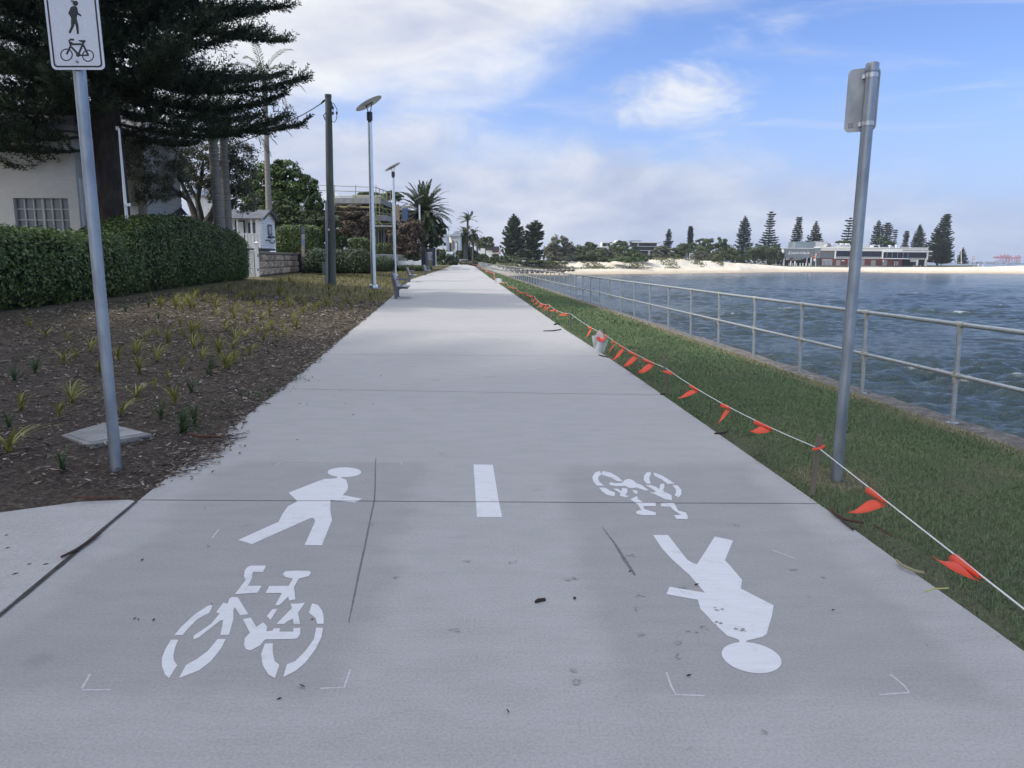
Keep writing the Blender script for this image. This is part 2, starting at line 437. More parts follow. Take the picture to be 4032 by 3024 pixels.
strip('tyre_mark', [at(*p) for p in ((2370, 2075), (2420, 2140), (2460, 2205), (2500, 2265))], .018, TYRE, 'short dark skid line between centre dash and upside down walker', 'skid mark', ws=[.004, .012, .02, .012])
CHALK = mat('chalk line', (.62, .62, .62), (.48, .48, .47), .9, 0, 60)
for pts, lab in (([(322, 2717), (436, 2717)], 'faint chalk line under the left bicycle wheel'), ([(355, 2655), (322, 2712)], 'faint slanting chalk tick left of the bicycle wheel'),
                 ([(1262, 2711), (1355, 2707), (1380, 2636)], 'faint chalk corner right of the near bicycle wheel'),
                 ([(2624, 2648), (2642, 2700), (2662, 2736), (2775, 2740)], 'faint chalk corner left of the upside down walker head'),
                 ([(3505, 2656), (3560, 2700), (3580, 2728), (3462, 2736)], 'faint chalk corner right of the upside down walker head'),
                 ([(1085, 1832), (1115, 1813), (1580, 1818), (1583, 1830)], 'faint chalk line above the head of the painted walker'),
                 ([(835, 2118), (862, 2085)], 'tiny chalk tick left of the painted walker foot'),
                 ([(3042, 2167), (3135, 2200)], 'small white scratch right of the upside down walker')):
    strip('chalk_line', [at(*p) for p in pts], .008, CHALK, lab, 'chalk line', group='chalk set-out lines on the path')
# painted markings
def paint_mat():
    m, nt, b, n, l = newmat('worn white road paint')
    f = noise(n, l, 9, 6, .65); g = noise(n, l, 1.0, 6, .65, (5, 40, 1)); h = noise(n, l, 30, 3)
    c = ramp(n, l, g, [(.25, (.66, .66, .66)), (.7, (.76, .765, .77))])
    c = mixc(n, l, ramp(n, l, f, [(.55, (0, 0, 0)), (.72, (.6, .6, .6))]), c, (.48, .48, .46))
    c = mixc(n, l, ramp(n, l, h, [(.70, (0, 0, 0)), (.74, (.5, .5, .5))]), c, (.4, .39, .37))
    l.new(c, b.inputs['Base Color']); b.inputs['Roughness'].default_value = .6; bump(n, l, b, g, .05, .002); return m
PAINT = paint_mat()
def q1(p): return (500+.66298*p[0], 1700+.66352*p[1])
def q2(p): return (2100+.72333*p[0], 1700+.72321*p[1])
def ell(cx, cy, rx, ry, tilt=0, n=36):
    o = []
    for i in range(n):
        a = 2*math.pi*i/n; x, y = rx*math.cos(a), ry*math.sin(a); o.append((cx+x*math.cos(tilt)-y*math.sin(tilt), cy+x*math.sin(tilt)+y*math.cos(tilt)))
    return o
def marking(name, polys, q, label, cat):
    mb = MB()
    for k, pl in enumerate(polys): mb.poly([at(*q(p), .0014+.00005*k) for p in pl])
    c = sum(mb.v, Vector())/len(mb.v)
    return tag(mb.build(name, PAINT, loc=c), label, cat, 'painted path symbols')
walkL = [ell(1291, 240, 100, 29), [(1250,264),(1248,274),(1225,278),(1170,281),(1130,295),(960,361),(1012,413),(955,443),(925,485),(900,534),(660,642),(742,667),(1090,512),(1110,512),(1118,530),(1055,672),(1157,674),(1218,525),(1208,470),(1208,404),(1352,420),(1397,397),(1282,376),(1309,345),(1313,320),(1302,284),(1275,275),(1273,264)]]
bikeL = [[(515,1023),(480,1033),(400,1085),(320,1160),(282,1206),(330,1206),(370,1160),(420,1110),(488,1075)],
 [(262,1234),(305,1234),(285,1280),(275,1330),(280,1360),(298,1385),(250,1462),(225,1440),(207,1390),(208,1340),(230,1285)],
 [(538,1230),(586,1230),(560,1285),(500,1360),(430,1415),(308,1462),(350,1385),(420,1345),(480,1300)],
 [(572,1014),(598,1020),(608,990),(625,980),(658,982),(720,1082),(672,1090),(640,1040),(632,1060),(632,1110),(606,1204),(555,1206),(572,1118),(555,1120),(425,1220),(400,1232),(393,1222),(400,1208),(500,1140),(550,1078),(530,1070)],
 [(688,1112),(735,1103),(768,1158),(808,1130),(832,1155),(828,1185),(865,1180),(872,1166),(910,1166),(904,1186),(988,1186),(988,1165),(1030,1163),(1028,1200),(1010,1226),(980,1230),(820,1232),(790,1268),(735,1298),(705,1290),(695,1265),(700,1225),(730,1192)],
 [(972,1020),(1012,1020),(1058,1014),(1015,1075),(1028,1140),(990,1140),(985,1110),(950,1125),(935,1140),(888,1140),(980,1046)],
 [(864,1052),(893,1052),(853,1116),(830,1094)],
 [(1100,1018),(1135,1028),(1158,1060),(1168,1100),(1168,1140),(1130,1140),(1120,1105),(1080,1074)],
 [(1124,1163),(1165,1163),(1155,1220),(1120,1290),(1060,1370),(1000,1420),(928,1456),(950,1380),(1000,1360),(1060,1300),(1110,1230)],
 [(820,1256),(866,1256),(865,1300),(876,1360),(905,1383),(878,1462),(840,1440),(805,1385),(796,1320)],
 [(640,964),(705,880),(694,855),(700,820),(715,803),(735,794),(826,794),(808,832),(750,832),(742,848),(745,862),(730,895),(716,914),(800,914),(775,955)],
 [(823,957),(845,915),(960,914),(985,872),(940,862),(925,845),(940,828),(1000,824),(1085,826),(1092,838),(1080,856),(1020,872),(992,920),(1000,994),(962,1002),(958,978),(905,1030),(880,1030),(920,957)]]
walkR = [ell(1188, 1230, 165, 80, .19), [(652,562),(733,562),(838,697),(875,718),(892,720),(988,570),(1087,592),(1043,700),(1065,722),(1136,806),(1130,854),(1308,945),(1298,1005),(1270,1100),(1245,1118),(1165,1136),(1157,1142),(1163,1153),(1120,1153),(1122,1140),(1115,1130),(1055,1110),(980,1040),(910,965),(895,915),(724,884),(742,844),(934,876),(850,780),(750,690),(700,635)]]
bikeR = [[(378,214),(420,222),(460,245),(488,270),(455,268),(425,250),(368,232)],
 [(362,213),(335,222),(322,245),(325,268),(345,293),(385,294),(362,275),(352,255),(358,240),(370,232)],
 [(357,304),(390,304),(420,322),(445,330),(442,352),(400,343),(375,325)],
 [(413,278),(430,275),(440,281),(485,278),(497,262),(520,256),(545,265),(560,280),(590,290),(628,318),(610,320),(560,303),(540,307),(520,305),(500,295),(455,296),(418,290)],
 [(435,310),(462,310),(478,325),(485,305),(510,308),(512,330),(500,345),(522,350),(505,357),(470,348),(475,335)],
 [(540,318),(565,320),(568,338),(550,336)],
 [(527,368),(565,350),(568,365),(598,384),(665,385),(667,405),(600,405),(602,420),(640,432),(668,440),(665,454),(600,454),(565,448),(557,436),(575,428),(588,428),(572,400),(550,382)],
 [(655,222),(700,238),(740,262),(770,283),(730,284),(700,260),(660,240)],
 [(603,240),(615,222),(638,219),(640,232),(632,245),(632,262),(640,282),(618,283),(600,262)],
 [(757,290),(785,292),(805,315),(806,340),(790,357),(768,345),(778,330),(775,312)],
 [(610,290),(640,290),(668,300),(685,312),(692,285),(712,282),(714,300),(705,318),(720,330),(752,345),(755,372),(720,368),(660,340),(632,330),(665,330),(660,318)],
 [(692,390),(765,387),(788,428),(830,440),(842,462),(838,476),(780,474),(765,455),(805,452),(770,432),(745,408),(697,407)]]
marking('pedestrian_marking', walkL, q1, 'white painted walking figure upright, above the large painted bicycle', 'path marking')
marking('bicycle_marking', bikeL, q1, 'large white stencilled bicycle with its wheels nearest the viewer', 'path marking')
marking('pedestrian_marking', walkR, q2, 'white painted walking figure upside down, head towards the viewer', 'path marking')
marking('bicycle_marking', bikeR, q2, 'small white stencilled bicycle upside down, wheels pointing up the path', 'path marking')
marking('centre_dash', [[(853,258),(858,252),(1240,258),(1247,265),(1265,360),(1360,950),(1436,1325),(922,1327)]], lambda p: (1700+.19286*p[0], 1780+.19286*p[1]), 'single white painted dash on the middle of the path', 'path marking')
mb = MB()
for (x0, x1, yy0, yy1) in ((-1.9, -1.3, 98, 106), (0, .12, 98, 104), (1.2, 1.9, 98, 106)):
    cx = (xL(100)+xR(100))/2
    mb.poly([(cx+x0, yy0, pathz(yy0)+.006), (cx+x1, yy0, pathz(yy0)+.006), (cx+x1, yy1, pathz(yy1)+.006), (cx+x0, yy1, pathz(yy1)+.006)])
tag(mb.build('far_path_marking', PAINT, loc=mb.v[0]), 'faint white symbols painted far along the path', 'path marking', 'painted path symbols')
# lawn strip and sea wall
def lawn_mat():
    m, nt, b, n, l = newmat('turf soil')
    f = noise(n, l, 30, 5, .7); g = noise(n, l, .7, 4, .6)
    c = ramp(n, l, f, [(.3, (.055, .055, .028)), (.6, (.12, .12, .06)), (.75, (.22, .195, .12))])
    c = mixc(n, l, ramp(n, l, g, [(.55, (0, 0, 0)), (.75, (.6, .6, .6))]), c, (.17, .14, .075))
    l.new(c, b.inputs['Base Color']); b.inputs['Roughness'].default_value = .95; bump(n, l, b, f, .8, .03); return m
def LZ(x, y):
    a, b = xR(y), xW(y)-.16
    t = (x-a)/max(b-a, .01)
    return pathz(y)*(1-min(max(t, 0), 1)) - .02 + (WZ+.005+.02)*min(max(t, 0), 1)**1.3
rows = []
lys = sorted(list(np.arange(-4, 30, .5)) + list(np.arange(30, 214, 3)))
for y in lys:
    a, b = xR(y), xW(y)-.13
    b = max(b, a+.6)
    rows.append([(a+(b-a)*t, y, LZ(a+(b-a)*t, y) + (R.uniform(-.012, .012) if .05 < t < .95 else 0)) for t in (-.02, .03, .12, .3, .5, .7, .85, .95, 1.0)])
tag(MB().grid(rows).build('lawn_ground', lawn_mat(), smooth=True), kind='structure')
def stone_mat():
    m, nt, b, n, l = newmat('stained stone coping')
    f = noise(n, l, 7, 7, .7, (1, 1, 1), .6); g = noise(n, l, 40, 4, .7)
    c = ramp(n, l, f, [(.34, (.045, .04, .036)), (.48, (.15, .135, .115)), (.58, (.28, .255, .22)), (.68, (.48, .46, .42))])
    c = mixc(n, l, .4, c, ramp(n, l, g, [(.35, (.06, .055, .05)), (.65, (.42, .39, .34))]))
    l.new(c, b.inputs['Base Color']); b.inputs['Roughness'].default_value = .95; bump(n, l, b, math_(n, l, 'ADD', f, g), .9, .04); return m
rows = []
for y in [*np.arange(-4, 60, .35), *np.arange(60, 231, 3)]:
    x = xW(y); j = lambda k=.012: R.uniform(-k, k)
    rows.append([(x-.16+j(), y, WZ-.25), (x-.15+j(), y, WZ+.004+j(.006)), (x-.04, y, WZ+.012+j(.008)), (x+.09, y, WZ+.01+j(.008)), (x+.225+j(.02), y, WZ-.003+j(.012)), (x+.25+j(.02), y, WZ-.06), (x+.26+j(.02), y, -1.4), (x+.3, y, -4.2)])
tag(MB().grid(rows).build('seawall', stone_mat(), smooth=True), 'low stone sea wall with stained coping under the railing', 'sea wall')
# sea
SEA = -3.2
def sea_mat():
    m, nt, b, n, l = newmat('choppy bay water')
    tc = n.new('ShaderNodeTexCoord')
    at_ = n.new('ShaderNodeAttribute'); at_.attribute_name = 'foam'
    big = noise(n, l, .03, 3, .5, (1, 2.5, 1))
    c = ramp(n, l, big, [(.35, (.026, .044, .052)), (.65, (.038, .058, .058))])
    fm = noise(n, l, 2.2, 6, .75, (1, 1.6, 1))
    fo = math_(n, l, 'MULTIPLY', at_.outputs['Fac'], ramp(n, l, fm, [(.42, (0, 0, 0)), (.62, (1, 1, 1))]))
    l.new(mixc(n, l, fo, c, (.72, .75, .76)), b.inputs['Base Color'])
    b.inputs['IOR'].default_value = 1.33; b.inputs['Specular IOR Level'].default_value = .40
    rr = n.new('ShaderNodeMapRange'); rr.inputs['To Min'].default_value = .13; rr.inputs['To Max'].default_value = .8; l.new(fo, rr.inputs['Value']); l.new(rr.outputs[0], b.inputs['Roughness'])
    h = math_(n, l, 'ADD', noise(n, l, 2.4, 5, .65, (1, 1.9, 1), .5), math_(n, l, 'MULTIPLY', noise(n, l, 6.0, 3, .6, (1, 1.5, 1)), .28))
    h = math_(n, l, 'ADD', h, math_(n, l, 'MULTIPLY', noise(n, l, .35, 3, .6, (1, 2.2, 1)), .8))
    bump(n, l, b, h, .9, .17)
    return m
th = np.arange(rad(-9), rad(62), rad(.13)); rr_ = [4.0]
while rr_[-1] < 520: rr_.append(rr_[-1]*1.0048)
rr_ = np.array(rr_)
TH, RR = np.meshgrid(th, rr_); WX, WY = RR*np.sin(TH), RR*np.cos(TH)
H = np.zeros_like(WX); sp0 = np.maximum(RR*.0048, RR*rad(.13)); dx_ = np.zeros_like(WX)
wd = rad(205)
for k in range(60):
    lam = 0.55*(6.0**NR.random()); a = lam*.0095*NR.uniform(.5, 1.2); an = wd + NR.normal()*.55
    kx, ky = 2*math.pi/lam*math.sin(an), 2*math.pi/lam*math.cos(an); ph = NR.uniform(0, 6.283)
    fade = np.clip((lam/sp0-2.2)/2.0, 0, 1)
    w_ = np.sin(kx*WX+ky*WY+ph); H += fade*a*(w_ + .35*(1-np.abs(w_))*2-.35)
grp = np.zeros_like(WX)
for k in range(14):
    lam = NR.uniform(9, 40); an = NR.uniform(0, 6.283); grp += np.sin(2*math.pi/lam*(math.sin(an)*WX+math.cos(an)*WY)+NR.uniform(0, 6.28))
H *= np.clip(1+.13*grp, .35, 1.8)
foam = np.clip((H-.16)/.07, 0, 1)*np.clip((RR-16)/20, 0, 1)
nr, nth = WX.shape
me = bpy.data.meshes.new('sea'); me.vertices.add(nr*nth)
me.vertices.foreach_set('co', np.stack([WX, WY, SEA+H], -1).astype(np.float32).ravel())
I = (np.arange(nr-1)[:, None]*nth + np.arange(nth-1)[None]).ravel(); Q = np.stack([I, I+1, I+nth+1, I+nth], 1).astype(np.int32)
me.loops.add(Q.size); me.loops.foreach_set('vertex_index', Q.ravel()); me.polygons.add(len(Q))
me.polygons.foreach_set('loop_start', np.arange(0, Q.size, 4, dtype=np.int32)); me.polygons.foreach_set('loop_total', np.full(len(Q), 4, dtype=np.int32))
me.polygons.foreach_set('use_smooth', np.ones(len(Q), dtype=bool)); me.update(calc_edges=True)
fa = me.attributes.new('foam', 'FLOAT', 'POINT'); fa.data.foreach_set('value', foam.astype(np.float32).ravel())
SEAM = sea_mat(); me.materials.append(SEAM); tag(link(bpy.data.objects.new('sea', me)), kind='structure')
mb = MB(); mb.grid([[(x, y, SEA-.22) for x in (-400, 0, 400, 1500, 3000, 5400)] for y in (-40, 0, 300, 700, 1500, 3000, 4600)])
tag(mb.build('far_sea', SEAM), kind='structure')
# beach and dunes: shoreline read from the photo, heights from the dune outline
SH = [(1830, 1090), (1950, 1088), (2084, 1083.5), (2300, 1081), (2640, 1078), (3060, 1072), (3340, 1071), (3650, 1076), (4032, 1078), (4600, 1084)]
DUNE = [(1830, 1037), (1960, 1037), (2060, 1034), (2250, 1029), (2390, 1033), (2430, 1024), (2510, 1020), (2600, 1018), (2680, 1021), (2755, 1029), (2860, 1032), (3000, 1043), (3100, 1051), (3300, 1054), (3650, 1053), (3720, 1053), (3872, 1051), (4032, 1046), (4600, 1050)]
pxs = np.linspace(1830, 4600, 230)
rows = []
fr = [-8, -3, 0, 2.5, 6, 10, 14, 18, 22, 26, 30, 34, 38, 44, 52, 62, 80]
for i, px in enumerate(pxs):
    sy = float(np.interp(px, *zip(*SH))); dy = float(np.interp(px, *zip(*DUNE)))
    s0 = at(px, sy, SEA); hd = Vector((s0.x, s0.y, 0)).normalized(); ds = Vector((s0.x, s0.y, 0)).length
    s0.z = 0
    r_ = ray(px, dy)
    spit = px > 3640
    wdt = 34.0 if not spit else 30.0
    wdt *= (.75 if px > 2900 else 1.0)
    pt = s0 + hd*wdt; zt = CAMZ + r_.z/r_.y*pt.y
    row = []
    for f_ in fr:
        t = f_/38.0*wdt; p = s0 + hd*t
        q = f_/38.0
        if f_ <= 0: z = SEA + f_*.12
        elif px < 2900: z = SEA + (1.25*sstep(0, .30, q) + .35*sstep(.25, .5, q)) + (zt-SEA-1.6)*sstep(.42, .98, q)
        else: z = SEA + (zt-SEA)*(.62*sstep(0, .5, q)+.38*sstep(.35, 1, q))
        if f_ > 38:
            z = zt - (.5 if px < 2900 else 0)*sstep(38, 50, f_) - (3.2*sstep(50, 80, f_) if px > 3880 else 0)
        bump_ = (.55 if px < 2850 else .12)*sstep(.45, .8, q)*(0 if f_ > 45 else 1)
        z += bump_*(math.sin(px*.07+f_*.9)*.35 + math.sin(px*.023-f_*.5+1)*.5 + R.uniform(-.55, .55))
        row.append((p.x, p.y, z))
    rows.append(row)
def sand_mat():
    m, nt, b, n, l = newmat('beach sand')
    tc = n.new('ShaderNodeTexCoord'); sx = n.new('ShaderNodeSeparateXYZ'); l.new(tc.outputs['Object'], sx.inputs[0])
    hz = math_(n, l, 'ADD', sx.outputs[2], math_(n, l, 'MULTIPLY', math_(n, l, 'SUBTRACT', noise(n, l, .12, 4, .6, (1, 1, 1)), .5), 1.0))
    c = ramp(n, l, math_(n, l, 'MULTIPLY', math_(n, l, 'ADD', hz, 3.3), .25), [(.0, (.38, .30, .21)), (.10, (.55, .45, .32)), (.25, (.68, .58, .43)), (.33, (.74, .65, .50)), (.5, (.80, .72, .58))])
    f = noise(n, l, .22, 7, .72, (1, 1, 1.6))
    c = mixc(n, l, ramp(n, l, f, [(.35, (.5, .5, .5)), (.55, (0, 0, 0))]), c, (.55, .46, .33))
    l.new(c, b.inputs['Base Color']); b.inputs['Roughness'].default_value = .95; bump(n, l, b, f, .8, 1.2); return m
SANDM = sand_mat()
tag(MB().grid(rows).build('beach', SANDM, smooth=True), kind='structure')
BROWS = rows
# parkland behind the dunes
rows = []
for i, px in enumerate(pxs):
    if px > 3860: break
    k = [Vector(BROWS[i][14]), Vector(BROWS[i][16])]
    hd = Vector((k[0].x, k[0].y, 0)).normalized(); z0 = min(k[0].z, .3)-.25
    rows.append([tuple(Vector((k[0].x, k[0].y, z0-.2))-hd*2)] + [tuple(Vector((k[0].x, k[0].y, z0 + .0*t))+hd*t) for t in (10, 40, 90, 200, 450)])
PARK = mat('park grass', (.12, .13, .055), (.06, .075, .03), .95, 0, .15, 5)
tag(MB().grid(rows).build('park_ground', PARK, smooth=True), kind='structure')
mb = MB(); mb.grid([[(x, y, pathz(400)-.1 - .15*(x > -40)) for x in (-420, -200, -60, -25)] for y in (190, 260, 400, 700)])
tag(mb.build('street_ground', PARK), kind='structure')
# ------------------------------------------------------------------ sign posts
SIGNW = mat('white reflective sheet', (.66, .68, .72), (.60, .62, .67), .4, 0, 60)
SIGNB = plain('black sign ink', (.016, .016, .022), .5)
def rrect(w_, h_, r, n=6):
    o = []
    for cx, cy, a0 in ((w_/2-r, h_/2-r, 0), (-w_/2+r, h_/2-r, 90), (-w_/2+r, -h_/2+r, 180), (w_/2-r, -h_/2+r, 270)):
        for i in range(n+1):
            a = rad(a0+90*i/n); o.append((cx+r*math.cos(a), cy+r*math.sin(a)))
    return o
b0 = gnd(459, 1848)
SP = thing('signpost', 'galvanised post with white walking and cycling sign, standing in the mulch', 'sign post', b0, 'shared path sign posts')
top = P(312, 272, b0.y)                                  # where the post goes behind the plate
axis = (top-b0).normalized(); pr = .0385
MB().tube([b0-axis*.1, b0+axis*(top-b0).length, b0+axis*((top-b0).length+.62)], pr, 20).build('post', GALV, SP, smooth=True)
fn = Vector((.06, -1, 0)).normalized(); fp = b0 + axis*(top-b0).length + fn*(pr+.016)
rt = Vector((0, 0, 1)).cross(-fn).normalized() * -1
rt = Vector((-fn.y, fn.x, 0)).normalized(); upv = axis
bl, br = onplane(205, 275, fp, fn), onplane(415, 275, fp, fn)
rt = (br-bl); sw = rt.length; rt.normalize(); upv = (axis - rt*axis.dot(rt)).normalized(); nn = rt.cross(upv)  # towards the viewer
if nn.y > 0: nn = -nn
shh = .60; cen = (bl+br)/2 + upv*(shh/2)
def SPt(u_, v_, o=0): return cen + rt*u_ + upv*v_ + nn*o
MB().prism([SPt(u_, v_, 0) for u_, v_ in rrect(sw, shh, .03)], nn*-.003).build('sign_plate', GALV, SP)
face = MB().prism([SPt(u_, v_, .0005) for u_, v_ in rrect(sw, shh, .03)], nn*.0012).build('sign_face', SIGNW, SP)
mb = MB(); o1, o2 = rrect(sw-.028, shh-.028, .024), rrect(sw-.050, shh-.050, .016); k = len(o1); b_ = len(mb.v)
mb.add([SPt(*p, .0022) for p in o1] + [SPt(*p, .0022) for p in o2], [(i, (i+1) % k, (i+1) % k+k, i+k) for i in range(k)])
mb.build('border', SIGNB, face)
fpl = SPt(0, 0, .0024)
def sg(x, y, o=0): return onplane(100+.2411*x, .2411*y, fpl+nn*o, nn)
mb = MB()
mb.poly([sg(x, y) for x, y in ell(818, 55, 43, 43)])
mb.poly([sg(x, y, .0001) for x, y in [(785,95),(830,105),(850,130),(862,205),(915,245),(910,272),(850,240),(838,300),(868,420),(876,555),(840,555),(822,420),(806,385),(795,430),(738,550),(702,530),(745,430),(745,290),(698,215),(740,115)]])
mb.build('walker_symbol', SIGNB, face)
mb = MB(); kk = [0]
def stroke(pts, w_):
    for (x0, y0), (x1, y1) in zip(pts[:-1], pts[1:]):
        dx, dy = x1-x0, y1-y0; L_ = math.hypot(dx, dy); a, b = -dy/L_*w_/2, dx/L_*w_/2; kk[0] += 1
        mb.poly([sg(x0+a, y0+b, .00005*kk[0]), sg(x1+a, y1+b, .00005*kk[0]), sg(x1-a, y1-b, .00005*kk[0]), sg(x0-a, y0-b, .00005*kk[0])])
for cx, cy, r1, r2 in ((671, 895, 103, 84), (1023, 911, 99, 80)):
    a_, c_ = ell(cx, cy, r1, r1), ell(cx, cy, r2, r2); q = len(a_)
    mb.add([sg(*p) for p in a_+c_], [(i, (i+1) % q, (i+1) % q+q, i+q) for i in range(q)])
for pts, w_ in (([(672,890),(745,740)],33), ([(740,745),(716,672),(724,648),(745,642)],32), ([(735,646),(797,648)],32), ([(730,690),(770,705)],28), ([(745,722),(945,722)],33), ([(752,768),(865,890)],33),
                ([(865,890),(950,690)],34), ([(945,735),(1028,905)],32), ([(865,902),(1036,902)],26)): stroke(pts, w_)
mb.poly([sg(x, y, .0008) for x, y in [(865,652),(985,656),(978,693),(935,700),(868,668)]]); mb.poly([sg(x, y, .0009) for x, y in ell(862, 893, 37, 37)])
mb.build('bicycle_symbol', SIGNB, face)
for (x, y) in ((848, 1007), (772, 18)):
    p = sg(x, y); MB().tube([p, p+nn*.006, p+nn*.009], [.0085, .0085, .004], 14).build('bolt', GALV, face, smooth=True)
# right-hand post, seen from behind
b1 = at(3293, 1888, -.03); axis = None
t1 = P(3436, 250, b1.y)
S2 = thing('signpost', 'galvanised post in the grass with a metal sign seen from behind', 'sign post', b1, 'shared path sign posts')
ax = (t1-b1).normalized(); Lp = (t1-b1).length
MB().tube([b1-ax*.1, t1], .0375, 20).build('post', GALV, S2, smooth=True)
MB().tube([t1-ax*.05, t1-ax*.004, t1+ax*.004], [.0415, .0415, .036], 20).build('post_cap', GALV, S2, smooth=True)
pn = Vector((-math.sin(rad(30)), -math.cos(rad(30)), 0)); pn = (pn - ax*pn.dot(ax)).normalized()   # towards viewer
pr_ = ax.cross(-pn).normalized()
if pr_.x < 0: pr_ = -pr_
pc_ = t1 - ax*.285 - pn*.044
TL, BL, TR, BR = (onplane(x, y, pc_, pn) for x, y in ((3345, 256), (3326, 508), (3468, 280), (3441, 530)))
cc = (TL+BL+TR+BR)/4; wS = ((TR-TL).length+(BR-BL).length)/2; hS = ((TL-BL).length+(TR-BR).length)/2
plate = MB().prism([cc+pr_*u_+ax*v_ for u_, v_ in rrect(wS, hS, .035)], -pn*.003).build('sign_plate', mat('weathered zinc plate', (.46, .48, .51), (.30, .32, .35), .55, .5, 8, 6, (1, 1, .6), .05, 30), S2)
for dz in (-.075, -.45*1.0):
    c_ = t1 + ax*max(dz, -Lp)
    if dz < -.2: c_ = cc + ax*(-hS/2+.04); c_ = b1 + ax*(c_-b1).dot(ax)
    mb = MB().tube([c_-ax*.014, c_+ax*.014], .0405, 20); mb.obox(c_-pr_*.047+-pn*.015, pr_*.008, pn*.02, ax*.013)
    mb.build('clamp', ALU, S2, smooth=True)
mb = MB()
for i in range(3):
    for j in range(4): mb.obox(cc-pr_*(wS/2-.028-j*.0085)-ax*(hS/2-.03-i*.012)+pn*.0006, pr_*.0032, pn*.0004, ax*.0025)
mb.build('maker_label', SIGNB, plate)
# ------------------------------------------------------------------ pit cover
pz = G(-3.6, 5.4)+.022
cs = [at(x, y, pz) for x, y in ((240, 1713), (345, 1749), (598, 1708), (411, 1661))]
ctr = sum(cs, Vector())/4
T = thing('pit_cover', 'square concrete service pit cover lying askew in the mulch', 'pit cover', ctr-Vector((0, 0, .035)))
MB().prism([p-Vector((0, 0, .14)) for p in cs], (0, 0, .14)).build('surround', mat('pit concrete', (.29, .29, .285), (.20, .20, .195), .9, 0, 12, 5, None, .3, 70), T, bevel=.006)
mb = MB(); ins = [ctr+(p-ctr)*.84 for p in cs]; mb.prism([p+Vector((0, 0, .001)) for p in ins], (0, 0, .006))
ex, ey = (ins[1]-ins[0]), (ins[3]-ins[0])
for i in range(9):
    for j in range(9):
        p = ins[0]+ex*((i+.5)/9)+ey*((j+.5)/9)+Vector((0, 0, .0075))
        mb.obox(p, ex*.035, ey*.035, (0, 0, .0022))
mb.build('lid', CONC, T)
# ------------------------------------------------------------------ benches
BENCHM = mat('grey bench frame', (.17, .175, .20), (.13, .135, .155), .5, .4, 10)
SLAT = mat('pale grey bench slats', (.42, .43, .45), (.33, .34, .36), .6, .1, 8, 4, (1, .1, 1))
def make_bench():
    t = thing('park_bench', 'x', 'bench', (0, 0, 0), 'benches along the path'); Lb = 1.9
    for y in (.22, Lb-.22):
        mb = MB(); w_ = .075
        prof = [(-.30, .96), (-.245, .965), (-.12, .47), (.26, .40), (.33, .435), (.33, .47), (.22, .475), (-.03, .545), (-.10, .60)]
        prof = [(-.345, .96), (-.29, .965), (-.235, .78), (-.165, .535), (-.10, .475), (.10, .455), (.30, .44), (.335, .415), (.30, .375), (.10, .375), (-.09, .355), (-.16, .36), (-.235, .44), (-.285, .62)]
        mb.prism([(x, y-w_/2, z) for x, z in prof], (0, w_, 0))
        mb.prism([(x, y-w_/2, z) for x, z in ((-.215, .0), (-.10, .0), (-.095, .37), (-.215, .42))], (0, w_, 0))
        mb.box(-.25, -.065, y-.075, y+.075, 0, .014)
        mb.build('side_frame', BENCHM, t, bevel=.012)
        ar = MB().tube([(-.235, y, .70), (-.1, y, .725), (.12, y, .735), (.205, y, .72), (.215, y, .66), (.12, y, .56), (.02, y, .47)], .024, 8)
        ar.build('armrest', BENCHM, t, smooth=True)
    mb = MB()
    for k in range(5):
        f_ = k/4; p = Vector((-.265+.12*f_, Lb/2, .90-.36*f_)); d = Vector((.12, 0, -.36)).normalized(); nrm_ = Vector((.95, 0, .31)).normalized()
        mb.obox(p+nrm_*.035, d*.036, (0, Lb/2, 0), nrm_*.012)
    mb.build('back_slats', SLAT, t, bevel=.004)
    mb = MB()
    for k in range(5):
        p = Vector((-.085+.095*k, Lb/2, .482-.007*k)); mb.obox(p, (.038, 0, -.003), (0, Lb/2, 0), (0, 0, .012))
    mb.build('seat_slats', SLAT, t, bevel=.004)
    return t
BN = make_bench()
for i, (px, py, lab) in enumerate(((1561, 1176, 'nearest slatted grey bench at the path edge beside the first lamp post'), (1611, 1111, 'middle slatted grey bench, partly hidden behind the first one'), (1673, 1084, 'farthest of the three slatted grey benches, near the third lamp post'))):
    p = atp(px, py); rz = math.atan2(-(xL(p.y+6)-xL(p.y)), 6)*1.0
    if i: copy_tree(BN, (p.x+.16, p.y-.22, pathz(p.y)), rz, lab)
    else: BN.location = (p.x+.16, p.y-.22, pathz(p.y)); BN.rotation_euler.z = rz; BN['label'] = lab
